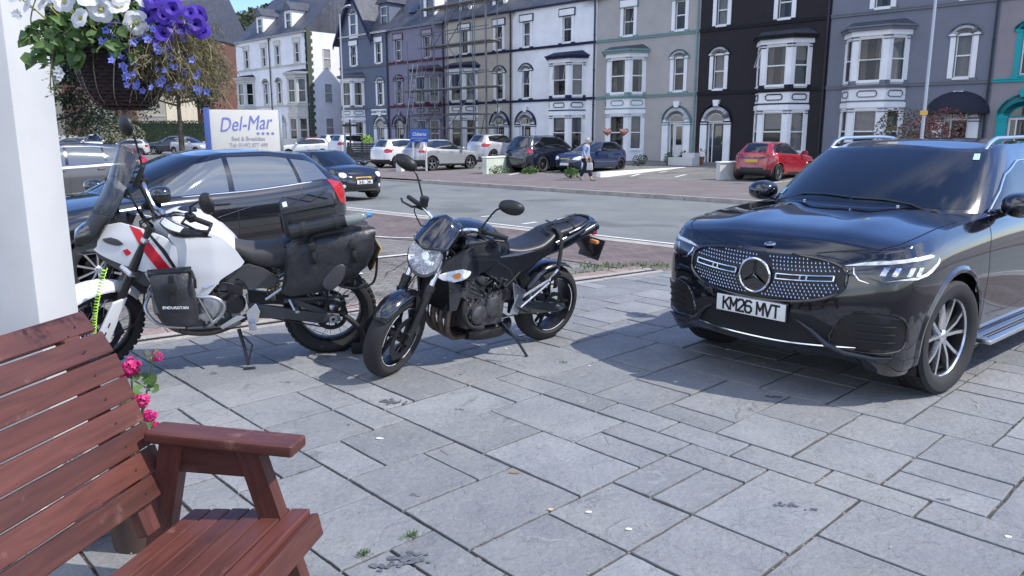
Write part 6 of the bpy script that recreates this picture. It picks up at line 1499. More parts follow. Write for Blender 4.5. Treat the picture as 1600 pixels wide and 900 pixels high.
m=MB(); m.cbox((1.20,.02,1.38),(.03,.09,.15),Matrix.Rotation(R(-25),3,'Y'),b=.008); m.tube([(1.2,.02,1.32),(1.16,.02,1.20),(1.14,.02,1.13)],.012,8); B('phone_holder',m,M['black_plastic'])
# bars
G0=head+Vector((-.04,0,.16)); hb=lambda s:[G0,G0+Vector((0,s*.08,.0)),G0+Vector((.0,s*.17,.075)),G0+Vector((-.04,s*.28,.09)),G0+Vector((-.10,s*.42,.085))]
m=S(); m.tube(spl(hb(-1))[::-1]+spl(hb(1))[1:],.0145,10); m.cbox(G0+Vector((0,0,-.05)),(.07,.13,.09),b=.015); bar=B('handlebar',m,M['alu_bright'])
for s in(1,-1):
    P5=hb(s); m=S(); m.tube([P5[3]+(P5[4]-P5[3])*.1,P5[4]],.018,12); B('grip',m,M['rubber'],bar)
    m=S(); c=P5[3]; m.cbox(c,(.05,.07,.05),b=.01); m.tube([c+Vector((.035,0,0)),c+Vector((.08,s*.03,-.005)),c+Vector((.05,s*.14,-.01)),c+Vector((.0,s*.20,-.01))],[.009,.009,.007,.009],8); B('lever',m,M['black_plastic'],bar)
    m=S(); rows=[]
    for i in range(13):
        t=i/12; y=s*(.20+.27*t); xx=G0.x+.13+.02*sin(PI*t)-.16*t**3; hh=.055*(.55+.45*sin(PI*min(1,t*1.1+.1))); row=[]
        for j in range(7): u=-1+2*j/6; row.append((xx-.02*u*u-.02*abs(u),y,G0.z+.065-.01+hh*u))
        rows.append(row)
    m.grid(rows); m.tube([(rows[-1][3]),P5[4]],.009,6); hg=B('handguard',m,M['satin_black'],mods=(('SOLIDIFY',dict(thickness=.006)),))
    m=S(); m.grid([[tuple(Vector(p)+Vector((.008,0,0))) for p in r_[4:7]] for r_ in rows[1:9]]); B('handguard_insert',m,wp,hg)
    m=S(); a_=c+Vector((0,0,.02)); mc=a_+Vector((-.02 if s>0 else .05,s*(.12 if s>0 else .05),.13 if s>0 else .34)); m.tube([a_,a_+Vector((0,0,.06 if s>0 else .10)),mc+Vector((0,-s*.06,-.01)),mc],.007,7)
    rr=[[(mc.x+dx,mc.y+s*.03+.068*k*cos(a),mc.z+.02+.072*k*sin(a)) for a in [2*PI*q/24 for q in range(24)]] for dx,k in((.035,.4),(.022,.85),(.006,1),(-.01,.98))]; m.loft(rr); mm=B('mirror',m,M['black_plastic'])
    m=S(); m.loft([[(mc.x-.012,mc.y+s*.03+.06*k*cos(a),mc.z+.02+.064*k*sin(a)) for a in [2*PI*q/24 for q in range(24)]] for k in(1,.01)],cap=False); B('mirror_glass',m,M['chrome'],mm)
for k in range(5):
    s=1 if k%2 else -1; m=MB(); p=SM@(hb(s)[3]); m.tube(spl([p,p+Vector((.10,-s*.05,-.01+.01*k)),Vector((1.22,s*.08,1.10-.01*k)),Vector((1.12,s*.07,.98)),Vector((.98,s*.06,.85))]),.005,5); B('cable',m,M['rubber'])
# tank and body
def yt(x,z): return .215-.30*max(0,z-.93)**1.3-.18*max(0,.78-x)-.10*max(0,.75-z)
m=MB(); blob(m,[(1.14,1.02,.08,.05,2.4),(1.08,1.03,.14,.09,2.6),(.98,1.02,.20,.13,2.7),(.86,.985,.205,.14,2.8),(.74,.92,.17,.12,2.7),(.64,.86,.12,.08,2.4)],28,5); tk=B('fuel_tank',m,wp)
m=MB(); m.lathe([(.001,.012),(.05,.012),(.06,.004),(.062,-.02)],24,'z',(.93,0,1.145)); m.tube([(1.06,.05,1.12),(1.10,-.04,1.11)],.008,6); B('filler_cap',m,M['dark_metal'],tk)
tp=[(1.05,1.02),(1.0,1.10),(.90,1.08),(.72,.99),(.64,.90),(.585,.80),(.61,.775),(.74,.70),(.86,.56),(.92,.585),(.99,.66),(1.01,.78),(1.005,.93)]
m=MB(); bow(m,tp,yt,.02,20,20,sgn=(1,-1)); B('side_panel',m,wp)
m=MB(); bow(m,[(.62,.77),(.74,.69),(.80,.62),(.74,.60),(.56,.66),(.42,.60),(.36,.66),(.46,.74),(.56,.78)],lambda x,z:.165,.03,10,16,sgn=(1,-1)); B('frame_cover',m,gry)
m=MB(); blob(m,[(.70,.90,.05,.03),(.66,.875,.09,.05,2.6),(.54,.815,.13,.075,2.8),(.38,.805,.155,.085,3),(.22,.835,.165,.075,3),(.08,.875,.15,.055,3),(-.02,.905,.12,.04,3)],28,6); B('seat',m,seatg)
m=MB(); blob(m,[(.10,.84,.13,.04,3),(-.10,.88,.13,.045,3),(-.30,.91,.10,.04,3),(-.42,.92,.06,.02,2.6)],22,4); tail=B('tail_section',m,M['black_plastic']); tail.location=(.22,0,.03)
for s in(1,-1):
    m=MB(); m.tube(spl([(.42,s*.14,.62),(.22,s*.20,.70),(.05,s*.21,.80),(-.25,s*.21,.84)]),.009,8); m.tube(spl([(.10,s*.20,.78),(.04,s*.20,.55),(.06,s*.18,.40)]),.009,8); m.tube(spl([(.05,s*.21,.80),(-.05,s*.21,.60),(-.28,s*.21,.60),(-.32,s*.21,.80)]),.009,8); B('luggage_frame',m,M['satin_black'])
    m=MB(); m.tube([(.46,s*.12,.50),(.20,s*.13,.68),(.06,s*.13,.84)],.012,8); B('subframe_tube',m,M['alu'])
m=MB(); m.prism([(-.34,.90),(-.42,.90),(-.55,.66),(-.52,.64),(-.46,.72),(-.40,.84)],-.07,.07,'xz',0,.008); hg=B('plate_hanger',m,M['black_plastic'],tail); plate(hg,'',(-.555,0,.73),-PI/2,True,R(22),.23,h=.17); m=MB(); m.cbox((-.538,0,.733),(.016,.25,.19),Matrix.Rotation(R(-22),3,'Y'),b=.003); B('plate_backing',m,M['black_plastic'],hg)
m=MB(); m.cbox((-.44,0,.87),(.04,.16,.04),b=.01); B('tail_light',m,M['red_lens'],tail)
for s in(1,-1): m=MB(); m.cbox((-.47,s*.14,.78),(.035,.10,.03),b=.01); B('rear_indicator',m,M['amber'],tail)
# engine, exhaust
m=MB(); m.cbox((.86,0,.46),(.34,.30,.26),b=.03); m.cbox((1.02,0,.58),(.20,.22,.18),Matrix.Rotation(R(-20),3,'Y'),b=.02); m.cbox((.72,0,.64),(.18,.24,.22),Matrix.Rotation(R(15),3,'Y'),b=.02)
for s in(1,-1):
    for k in range(6): m.cbox((1.02,s*.115,.51+k*.025),(.17,.010,.008),Matrix.Rotation(R(-20),3,'Y')); m.cbox((.72,s*.125,.56+k*.025),(.15,.010,.008),Matrix.Rotation(R(15),3,'Y'))
en=B('engine',m,M['engine'])
m=MB(); m.lathe([(.001,.215),(.05,.215),(.085,.205),(.105,.18),(.108,.14)],36,'y',(.83,0,.475))
for k in range(10): a=2*PI*k/10; m.cbox((.83+.098*cos(a),.185,.475+.098*sin(a)),(.016,.02,.016),b=.004)
for k in range(3): a=PI/2+k*2*PI/3+.3; m.tube([(.83+.02*cos(a),.217,.475+.02*sin(a)),(.83+.06*cos(a),.213,.475+.06*sin(a))],.006,5)
B('clutch_cover',m,M['alu'],en)
m=MB(); m.lathe([(.001,.20),(.06,.20),(.075,.17),(.075,.14)],28,'y',(.67,0,.50)); m.cbox((.66,.155,.60),(.10,.04,.09),b=.012); m.tube(spl([(.90,.16,.62),(.84,.18,.66),(.72,.17,.66),(.64,.16,.62)]),.010,8); m.tube(spl([(.98,.14,.66),(.90,.17,.60),(.80,.16,.60)]),.014,8); m.cbox((.80,.165,.66),(.10,.03,.022),Matrix.Rotation(R(-20),3,'Y'),b=.006); build_split(m,'engine_fittings',M['dark_metal'],en)
m=MB(); er=random.Random(5)
for k in range(12): x=er.uniform(.60,1.05); z=er.uniform(.45,.72); m.tube(spl([(x,.14,z),(x+er.uniform(-.08,.08),.18,z+er.uniform(-.06,.06)),(x+er.uniform(-.14,.14),.15,z+er.uniform(-.09,.09))]),er.uniform(.004,.009),6)
B('hose_bundle',m,M['rubber'],en)
m=MB(); m.tube([(.76,.19,.67),(.86,.20,.645)],.014,10); B('heat_shield',m,M['chrome'],en)
m=MB(); m.tube(spl([(1.10,.03,.60),(1.17,.05,.50),(1.13,.07,.36),(1.0,.08,.28),(.8,.08,.27),(.6,-.08,.30),(.45,-.17,.40),(.2,-.19,.52),(-.1,-.19,.60)]),.023,12); B('exhaust_pipe',m,M['exhaust'])
m=MB(); m.tube([(.08,-.19,.55),(.0,-.20,.58),(-.28,-.21,.66)],[.04,.06,.055],18); B('silencer',m,gry)
m=MB(); rows=[]
for i in range(15):
    t=i/14; x=1.20-.56*t; row=[]
    for j in range(13):
        u=-1+2*j/12; zlow=.265+.14*max(0,(x-1.02)/.18)**1.4+.02*max(0,(.72-x)/.1); row.append((x,.155*u*(1-.25*max(0,(x-1.0)/.2)),zlow+.20*abs(u)**3.0))
    rows.append(row)
m.grid(rows); bp_=B('bash_plate',m,mat('brushed_alu',(.46,.46,.44),.42,.25,noise=(15,.15)),mods=(('SOLIDIFY',dict(thickness=.006)),))
m=MB(); 
for x in(1.00,1.04): m.cbox((x,.137,.335),(.012,.03,.045))
m.lathe([(.001,.158),(.013,.158),(.013,.13)],12,'y',(.80,0,.345)); B('plate_slots',m,M['ink'],bp_)
for s in(1,-1):
    m=MB(); m.tube(spl([(1.16,s*.13,.62),(1.10,s*.22,.61),(.92,s*.25,.60),(.80,s*.25,.585),(.735,s*.25,.53),(.76,s*.245,.45),(.84,s*.22,.375),(.88,s*.15,.34)],5),.0125,10); m.tube([(.90,s*.248,.60),(.82,s*.235,.40)],.011,8); m.tube(spl([(1.20,s*.10,.60),(1.24,s*.15,.50),(1.16,s*.2,.40),(1.0,s*.19,.36)]),.0125,10); B('crash_bar',m,M['alu'])
    y=s*.17
    m=MB(); m.prism([(.53,.50),(.60,.44),(.585,.33),(.52,.36),(.50,.44)],min(y,y+s*.02),max(y,y+s*.02),'xz',0,.005); m.prism([(.60,.40),(.76,.32),(.78,.345),(.66,.42)],min(y,y+s*.018),max(y,y+s*.018),'xz',0,.005); pk=B('footpeg_hanger',m,M['alu_bright']); m=MB(); m.cbox((.56,y+s*.06,.345),(.05,.10,.025),b=.006); 
    for k in range(4): m.cbox((.54+.014*k,y+s*.06,.36),(.005,.10,.012))
    B('footpeg',m,M['alu'],pk)
    m=MB(); m.tube([(.30,s*.16,.50),(.27,s*.20,.43)],.01,6); m.cbox((.255,s*.24,.45),(.03,.09,.02),b=.005); B('pillion_peg',m,M['alu'],pk)
m=MB(); m.tube([(.655,.13,.29),(.63,.20,.20),(.605,.275,.07)],[.015,.012,.012],9); m.cbox((.60,.29,.052),(.08,.05,.012),Matrix.Rotation(R(12),3,'X'),b=.004); m.tube([(.63,.16,.25),(.57,.22,.20),(.60,.255,.10)],.006,6); B('side_stand',m,M['satin_black'])
# rear
RW=Vector((0,0,.335)); rw_=spoke_wheel(lambda:MB(),RW,.337,.15,.235,'rear_wheel',.06)
m=MB(); disc(m,.09,.128,-.095,RW); m.lathe([(.085,.092),(.118,.092),(.118,.098),(.085,.098)],46,'y',RW,closed=True)
for k in range(6): a=2*PI*k/6; m.tube([(.04*cos(a),.095,.335+.04*sin(a)),(.09*cos(a+.2),.095,.335+.09*sin(a+.2))],.010,6)
B('sprocket',m,M['dark_metal'],rw_)
m=MB(); 
for zz in(.115,-.11): m.tube([(0,.095,.335+zz),(.56,.095,.42+zz*.35)],.006,5)
B('chain',m,M['dark_metal'])
for s in(1,-1):
    m=MB(); m.prism([(.58,.49),(.40,.45),(.10,.385),(-.05,.365),(-.06,.305),(.10,.30),(.36,.36),(.58,.38)],min(s*.125,s*.165),max(s*.125,s*.165),'xz',0,.012,True); m.prism([(.30,.47),(.26,.50),(.05,.40),(.02,.36),(.10,.37)],min(s*.128,s*.158),max(s*.128,s*.158),'xz',0,.008,True); B('swingarm',m,gry)
    m=MB(); m.lathe([(.012,s*.19),(.030,s*.19),(.034,s*.165)],16,'y',(-.0,0,.335)); B('axle_nut',m,M['alu_bright'])
m=MB(); m.prism([(.34,.50),(.05,.505),(-.12,.50),(-.12,.485),(.05,.48),(.34,.47)],.13,.15,'xz',0,.004); B('chain_guard',m,gry)
m=MB(); 
for k in range(9): z=.50+.028*k; a0=k
m.tube([( .40+.045*sin(2*PI*t/14),.03+.045*cos(2*PI*t/14),.50+.19*t/98) for t in range(99)],.006,6); sp=B('shock_spring',m,mat('spring_gold',(.35,.26,.08),.4,.6)); m=MB(); m.tube([(.40,.03,.46),(.40,.03,.72)],.022,12); B('shock_body',m,M['alu'],sp)
# --------------- luggage: things of their own
ADM=Matrix.LocRotScale(AD.location,AD.rotation_euler.to_quaternion(),AD.scale)
def on_bike(nm,label,cat,grp=None,off=None):
    o=thing(nm,label,cat,(0,0,0),0,grp); o.matrix_world=ADM; o.location=AD.location; o.rotation_euler=AD.rotation_euler; o.scale=AD.scale
    if off: o.location=ADM@Vector(off)
    return o
grp='soft luggage on the white motorcycle'
PN=on_bike('pannier_bag','black waterproof roll-top side bag hanging over the rear wheel of the white motorcycle','bag',grp,(.05,0,.12))
m=MB(); rings=[]
V=[(.26,.66,.055,.17,3),(.20,.665,.085,.20,3.2),(.0,.70,.105,.215,3.4),(-.16,.735,.105,.20,3.2),(-.27,.775,.085,.165,3),(-.33,.81,.05,.12,2.8)]
rings=[]; VV=[Vector(v[:4]) for v in V]
for i in range(26):
    v=crom(VV,i/5); rings.append([(p[0]-.25*(p[2]-v[1])*(1 if p[2]<v[1] else .2)+.006*sin(p[2]*40+i),p[1],p[2]) for p in ring(v[0],v[1],v[2],v[3],3.0,28,.30)])
m.loft(rings); B('bag_body',m,bagp,PN)
m=MB(); m.tube(spl([(.22,.30,.845),(.05,.31,.90),(-.15,.31,.925),(-.30,.30,.93)]),[.02+.022*sin(PI*i/18)**.5 for i in range(19)],12); B('roll_top',m,bag,PN)
for x in(.10,-.17):
    m=MB(); m.grid([[(x+dx-.06*(.9-z),y,z) for dx in(-.018,.018)] for (y,z) in [(.29,.945),(.37,.91),(.405,.85),(.415,.78),(.418,.72)]]); m.cbox((x,.41,.84),(.05,.02,.045),b=.006); B('strap',m,M['fabric'],PN,mods=(('SOLIDIFY',dict(thickness=.004)),))
text_mesh('LOMO',.035,M['lens'],'lettering',PN,(-.10,.4085,.70),(PI/2,R(50),PI),ext=.001) if False else None
m=MB(); m.prism(smooth_poly([(.04,.58),(-.06,.70),(-.12,.69),(-.10,.60),(-.02,.52)],4),.385,.412,'xz',0,.01,True); B('corner_patch',m,mat('pvc_patch',(.05,.05,.055),.45),PN)
PR=on_bike('pannier_bag','black side bag on the far side of the white motorcycle','bag',grp)
m=MB(); m.loft([[(p[0],p[1],p[2]) for p in ring(*crom(VV,i/5)[:4],3.0,24,-.30)] for i in range(26)]); B('bag_body',m,bagp,PR)
m=MB(); m.tube(spl([(.30,-.12,.84),(.16,-.2,.98),(.06,-.18,1.0),(.0,-.1,.96)]),.028,8); B('harness_strap',m,bag,PR)
TB=on_bike('tail_bag','boxy black tail bag with a reflective strip behind the seat of the white motorcycle','bag',grp,(.15,0,.02))
m=MB(); m.cbox((0,0,.01),(.39,.34,.22),b=.035); m.v=[(x*(.95 if z>.02 else 1),y*(.93 if z>.02 else 1),z+.004*sin(x*30+y*22)) for x,y,z in m.v]
Mx=Matrix.Translation((-.02,.03,1.065))@Matrix.Rotation(R(9),4,'Y'); m.v=[tuple(Mx@Vector(p)) for p in m.v]; B('bag_body',m,bag,TB)
m=MB(); m.M=Mx; m.tube([( .188,.160,.085),(-.188,.160,.085),(-.188,-.160,.085),(.188,-.160,.085)],.006,6,closed=True); m.cbox((0,.165,-.01),(.28,.02,.10),b=.01); m.cbox((.19,.0,-.02),(.03,.2,.1),b=.01)
for a_,b_ in (((.12,.12),(-.02,-.1)),((-.02,.12),(.12,-.1)),((-.14,.12),(-.02,-.1)),((-.02,.12),(-.14,-.1))): m.tube([(a_[0],a_[1],.124),(b_[0],b_[1],.124)],.005,5)
B('piping',m,M['fabric'],TB); m=MB(); m.M=Mx; m.cbox((.15,.07,.1235),(.03,.13,.004),Matrix.Rotation(R(6),3,'Y')); B('reflective_strip',m,M['lens'],TB)
for x in(.10,-.12): m=MB(); m.M=Mx; m.cbox((x,.178,-.06),(.03,.012,.11)); m.cbox((x,.187,-.03),(.045,.016,.04),b=.005); B('buckle',m,M['black_plastic'],TB)
TU=on_bike('tool_tube','rolled black tool tube strapped on top of the side bag behind the seat','tool roll',grp,(.12,.04,.13))
a_,b_=Vector((.16,.34,.93)),Vector((-.20,.34,1.0)); m=MB(); m.tube([a_,b_],.048,20); m.tube([a_+(a_-b_)*.02,a_+(b_-a_)*.12],.052,20); B('tube_body',m,M['satin_black'],TU)
for t in(.2,.8): m=MB(); p=a_+(b_-a_)*t; m.tube([p,p+(b_-a_)*.10],.053,20); B('strap',m,M['fabric'],TU)
BT=on_bike('water_bottle','clear bottle with blue cap strapped at the end of the tool tube','bottle',grp,(.12,.04,.13))
m=MB(); m.tube([b_,b_+Vector((-.10,0,.02)),b_+Vector((-.13,0,.026)),b_+Vector((-.145,0,.03))],[.036,.036,.025,.014],16); B('bottle_body',m,mat('clear_plastic',(.25,.3,.27),.1,alpha=.6,coat=1),BT); m=MB(); m.tube([b_+Vector((-.145,0,.03)),b_+Vector((-.175,0,.036))],.018,14); B('bottle_cap',m,mat('cap_blue',(.05,.25,.55),.4),BT)
FB=on_bike('crash_bar_bag','black roll-top bag with buckle strapped to the crash bar of the white motorcycle','bag',grp)
m=MB(); rings=[]
for (z,x,w_,d) in ((.425,1.00,.075,.05),(.44,1.005,.105,.075),(.52,1.02,.125,.09),(.62,1.035,.130,.09),(.70,1.045,.130,.085),(.76,1.05,.13,.055),(.79,1.05,.13,.03)):
    rings.append([(x+w_*abs(cos(a))**.7*(1 if cos(a)>0 else -1)+.004*sin(z*70+a*3),.275+d*abs(sin(a))**.7*(1 if sin(a)>0 else -1)+.005*sin(z*60),z) for a in [2*PI*q/28 for q in range(28)]])
m.loft(rings); B('bag_body',m,bagp,FB)
m=MB(); m.tube([(1.185,.28,.79),(.92,.28,.80)],.026,10); B('roll_top',m,bag,FB)
m=MB(); m.cbox((1.04,.372,.70),(.035,.012,.20)); m.cbox((1.04,.384,.72),(.055,.02,.06),b=.006); m.tube([(.92,.30,.80),(.90,.36,.76),(.90,.36,.70)],.010,6); B('buckle',m,M['black_plastic'],FB)
text_mesh('KRIEGA',.036,M['lens'],'lettering',FB,(1.03,.370,.575),(PI/2,R(4),PI),ext=.001,off=.0005) if False else text_mesh('ENDURISTAN',.026,M['lens'],'lettering',FB,(1.03,.3725,.575),(PI/2,R(4),PI),ext=.001,off=.0004)
# reminder coil and disc lock
CC=on_bike('coil_cable','yellow-green coiled reminder cable hanging down to the front wheel of the white motorcycle','cable')
a_,b_=SM@Vector((1.62,.16,.72)),SM@Vector((1.66,.10,.33)); a_=SM@Vector((1.58,.17,.95)); q=(b_-a_); u_=q.orthogonal().normalized(); v_=q.cross(u_).normalized(); m=MB()
m.tube([a_+q*(t/260)+u_*.013*cos(t*.62)+v_*.013*sin(t*.62)+Vector((.02,0,0))*sin(PI*t/260) for t in range(261)],.0028,5); B('coil',m,mat('coil_green',(.45,.75,.08),.4),CC)
DL=on_bike('disc_lock','black lock with a steel barrel around the rear rim of the white motorcycle','lock')
m=MB(); m.tube(spl([(-.06,.12,.36),(-.18,.15,.25),(-.22,.15,.13),(-.17,.14,.07)]),.022,10); m.cbox((-.20,.15,.075),(.14,.05,.09),b=.02); B('lock_body',m,M['black_plastic'],DL); m=MB(); m.tube([(-.26,.15,.10),(-.36,.15,.13)],.022,14); m.tube([(-.30,.15,.11),(-.32,.15,.118)],.034,14); B('lock_barrel',m,M['chrome'],DL)
pds=lambda d,s_:D*d+NN*s_
# ------------------------------------------------------------------ porch post, bench, plants
def wood_mat():
    m=bpy.data.materials.new('stained_wood'); m.use_nodes=True; t=m.node_tree; b=t.nodes['Principled BSDF']; N=t.nodes.new; K=t.links.new
    tc=N('ShaderNodeTexCoord'); mp=N('ShaderNodeMapping'); mp.inputs['Scale'].default_value=(1.2,9,9); K(tc.outputs['Generated'],mp.inputs['Vector'])
    tc2=N('ShaderNodeTexCoord'); mp2=N('ShaderNodeMapping'); K(tc.outputs['UV'],mp2.inputs['Vector'])
    n=N('ShaderNodeTexNoise'); n.inputs['Scale'].default_value=3.2; n.inputs['Detail'].default_value=9; n.inputs['Distortion'].default_value=1.2; K(mp2.outputs['Vector'],n.inputs['Vector']); mp2.inputs['Scale'].default_value=(1,9,1)
    r=N('ShaderNodeValToRGB'); r.color_ramp.elements[0].position=.3; r.color_ramp.elements[1].position=.72; r.color_ramp.elements[0].color=(.070,.020,.014,1); r.color_ramp.elements[1].color=(.128,.040,.028,1); K(n.outputs['Fac'],r.inputs['Fac'])
    n2=N('ShaderNodeTexNoise'); n2.inputs['Scale'].default_value=3.2; n2.inputs['Detail'].default_value=8; n2.inputs['Roughness'].default_value=.7; K(tc.outputs['UV'],n2.inputs['Vector'])
    mr_=N('ShaderNodeMapRange'); mr_.inputs['From Min'].default_value=.60; mr_.inputs['From Max'].default_value=.74; mr_.inputs['To Max'].default_value=.75; K(n2.outputs['Fac'],mr_.inputs['Value'])
    mx_=N('ShaderNodeMix'); mx_.data_type='RGBA'; K(mr_.outputs['Result'],mx_.inputs['Factor']); K(r.outputs['Color'],mx_.inputs[6]); mx_.inputs[7].default_value=(.34,.19,.15,1)
    v=N('ShaderNodeTexVoronoi'); v.inputs['Scale'].default_value=2.4; K(tc.outputs['UV'],v.inputs['Vector']); kr=N('ShaderNodeMapRange'); kr.inputs['From Min'].default_value=.02; kr.inputs['From Max'].default_value=.07; kr.inputs['To Min'].default_value=.55; kr.inputs['To Max'].default_value=1; K(v.outputs['Distance'],kr.inputs['Value'])
    m3=N('ShaderNodeMix'); m3.data_type='RGBA'; m3.blend_type='MULTIPLY'; m3.inputs['Factor'].default_value=1; K(mx_.outputs[2],m3.inputs[6]); K(kr.outputs['Result'],m3.inputs[7])
    oi=N('ShaderNodeObjectInfo'); orr=N('ShaderNodeMapRange'); orr.inputs['To Min'].default_value=.72; orr.inputs['To Max'].default_value=1.22; K(oi.outputs['Random'],orr.inputs['Value']); m4=N('ShaderNodeMix'); m4.data_type='RGBA'; m4.blend_type='MULTIPLY'; m4.inputs['Factor'].default_value=1; K(m3.outputs[2],m4.inputs[6]); K(orr.outputs['Result'],m4.inputs[7]); K(m4.outputs[2],b.inputs['Base Color']); b.inputs['Roughness'].default_value=.38; b.inputs['Coat Weight'].default_value=.12; b.inputs['Coat Roughness'].default_value=.3
    rr=N('ShaderNodeMapRange'); rr.inputs['To Min'].default_value=.36; rr.inputs['To Max'].default_value=.75; K(n2.outputs['Fac'],rr.inputs['Value']); K(rr.outputs['Result'],b.inputs['Roughness'])
    bp=N('ShaderNodeBump'); bp.inputs['Strength'].default_value=.35; bp.inputs['Distance'].default_value=.003; K(n.outputs['Fac'],bp.inputs['Height']); K(bp.outputs['Normal'],b.inputs['Normal'])
    return m
WOOD=wood_mat(); BN=thing('garden_bench','reddish-brown stained wooden bench with slatted back in the lower left foreground','bench',(-.93,2.50,0),0); wr=random.Random(3)
Lx=Vector((-.19,-.982,0)).normalized(); Fx=Vector((.985,-.172,0)).normalized(); BO=Vector((-.93,2.50,0))
BM=Matrix((( Fx.x,Lx.x,0,0),(Fx.y,Lx.y,0,0),(0,0,1,0),(0,0,0,1)))   # local: x forward, y towards the camera, z up
def plank(name,c,d,rot=None,b=.006,par=BN):
    """box with grain along its longest side, in bench space"""
    bm=bmesh.new(); bmesh.ops.create_cube(bm,size=1)
    for v in bm.verts: v.co=Vector((v.co.x*d[0],v.co.y*d[1],v.co.z*d[2]))
    bmesh.ops.bevel(bm,geom=bm.edges[:],offset=b,segments=3,affect='EDGES',profile=.6)
    lg=max(range(3),key=lambda i:d[i]); ot=[i for i in range(3) if i!=lg]; uv=bm.loops.layers.uv.new(); ou,ov=wr.uniform(0,40),wr.uniform(0,40)
    for f in bm.faces:
        for l in f.loops:
            p=l.vert.co; n=f.normal; a=ot[0] if abs(n[ot[0]])<abs(n[ot[1]]) else ot[1]; l[uv].uv=(p[lg]+ou,p[a]+ov)
        f.smooth=False
    me=bpy.data.meshes.new(name); X=BM@Matrix.Translation(c)@(rot.to_4x4() if rot else I4); bm.transform(X)
    if X.determinant()<0: bmesh.ops.reverse_faces(bm,faces=bm.faces[:])
    bm.to_mesh(me); bm.free(); me.materials.append(WOOD)
    o=bpy.data.objects.new(name,me); C.objects.link(o); o.parent=par; return o
LEN=1.45; ym=LEN/2-.10
for k in range(6):     # seat slats, x from back to front
    x=-.315+k*.078*1.0; z=.325+.008*(k-2); plank('seat_slat',Vector((x+.075,ym,z if k<5 else z-.004)),(.071,LEN,.030),Matrix.Rotation(R(-4),3,'Y'))
plank('seat_slat',Vector((.21,ym,.305)),(.030,LEN,.085),Matrix.Rotation(R(-12),3,'Y'))
B0=Vector((-.345,0,.405)); up=Vector((-.33,0,.94)).normalized()
for k in range(8):
    t=.05+k*.0895; ang=R(-19.3) if k<6 else R(-19.3-9*(k-5)); c=B0+up*t+(Vector((-.012,0,-.004))*(k-5)**2 if k>5 else Vector()); plank('back_slat',Vector((c.x,ym,c.z)),(.026,LEN-.05,.0835),Matrix.Rotation(ang,3,'Y'))
for y in(.06,LEN-.24):
    plank('back_post',B0+up*.26+Vector((-.037,y,0)),(.045,.07,.74),Matrix.Rotation(R(-19.3),3,'Y'))
    plank('seat_rail',Vector((-.04,y,.275)),(.50,.05,.07),Matrix.Rotation(R(-4),3,'Y'))
for y in(-.045,LEN-.155):
    plank('armrest',Vector((-.095,y,.63)),(.56,.115,.045),Matrix.Rotation(R(1.5),3,'Y'),.014)
    plank('arm_rail',Vector((-.15,y-.005,.553)),(.36,.045,.108))
    plank('front_leg',Vector((.085,y,.306)),(.085,.055,.63),Matrix.Rotation(R(-16),3,'Y'),.004)
    plank('rear_leg',Vector((-.36,y,.31)),(.09,.055,.66),Matrix.Rotation(R(13),3,'Y'),.004)
for k in range(8):
    t=.05+k*.0895; c=B0+up*t
    for y in(.06,LEN-.24):
        q=BM@Vector((c.x+.0145,y,c.z)); m=MB(); m.lathe([(.001,.0015),(.0045,.001),(.0055,-.001)],10,'x'); o=m.build('screw_head',M['dark_metal'],BN); o.location=q
BN.location=BO
# porch post
PO=thing('porch_post','white painted square porch post at the left edge beside the bench','post',(-1.974,3.035,0),0)
m=MB(); m.cbox((0,0,2.0),(.28,.27,4.0),b=.006); m.build('shaft',M['white_paint'],PO); m=MB(); m.cbox((0,0,.10),(.34,.33,.20),b=.01); m.build('plinth',M['white_paint'],PO)
m=MB(); m.cbox((0,0,3.9),(.40,.40,.12),b=.02); m.build('capital',M['white_paint'],PO)
# leaves
def leafmat(name,c1,c2,tr=.25):
    m=bpy.data.materials.new(name); m.use_nodes=True; t=m.node_tree; b=t.nodes['Principled BSDF']; N=t.nodes.new; K=t.links.new
    g=N('ShaderNodeNewGeometry'); mx_=N('ShaderNodeMix'); mx_.data_type='RGBA'; K(g.outputs['Random Per Island'],mx_.inputs['Factor']); mx_.inputs[6].default_value=(*c1,1); mx_.inputs[7].default_value=(*c2,1)
    K(mx_.outputs[2],b.inputs['Base Color']); b.inputs['Roughness'].default_value=.55
    tl_=N('ShaderNodeBsdfTranslucent'); ad=N('ShaderNodeMixShader'); ad.inputs[0].default_value=tr; K(mx_.outputs[2],tl_.inputs['Color']); K(b.outputs[0],ad.inputs[1]); K(tl_.outputs[0],ad.inputs[2]); K(ad.outputs[0],t.nodes['Material Output'].inputs['Surface']); return m
L1=leafmat('leaf_green',(.045,.10,.02),(.12,.21,.055)); L2=leafmat('leaf_dark',(.012,.028,.012),(.035,.06,.022),.15); L3=leafmat('leaf_straw',(.16,.13,.06),(.30,.26,.14)); LR=leafmat('leaf_red',(.14,.03,.035),(.25,.07,.06))
def leaf(mb,p,d,n,L,W_,rs,cup=.12,mi=0,seg=1):
    d=d.normalized(); s=d.cross(n); s=s.normalized() if s.length>1e-6 else Vector((1,0,0)); n=s.cross(d)
    if seg==0: mb.add([p,p+d*L*.5+s*W_/2,p+d*L,p+d*L*.5-s*W_/2],[(0,1,2,3)],mi,False); return
    mb.add([p,p+d*L*.35+s*W_/2+n*cup*W_,p+d*L*.72+s*W_*.36+n*cup*W_*.8,p+d*L-n*L*.12,p+d*L*.72-s*W_*.36+n*cup*W_*.8,p+d*L*.35-s*W_/2+n*cup*W_,p+d*L*.4],[(0,1,6),(1,2,6),(2,3,6),(3,4,6),(4,5,6),(5,0,6)],mi,True)
def rv(r): 
    while 1:
        v=Vector((r.uniform(-1,1),r.uniform(-1,1),r.uniform(-1,1)))
        if .05<v.length<1: return v.normalized()
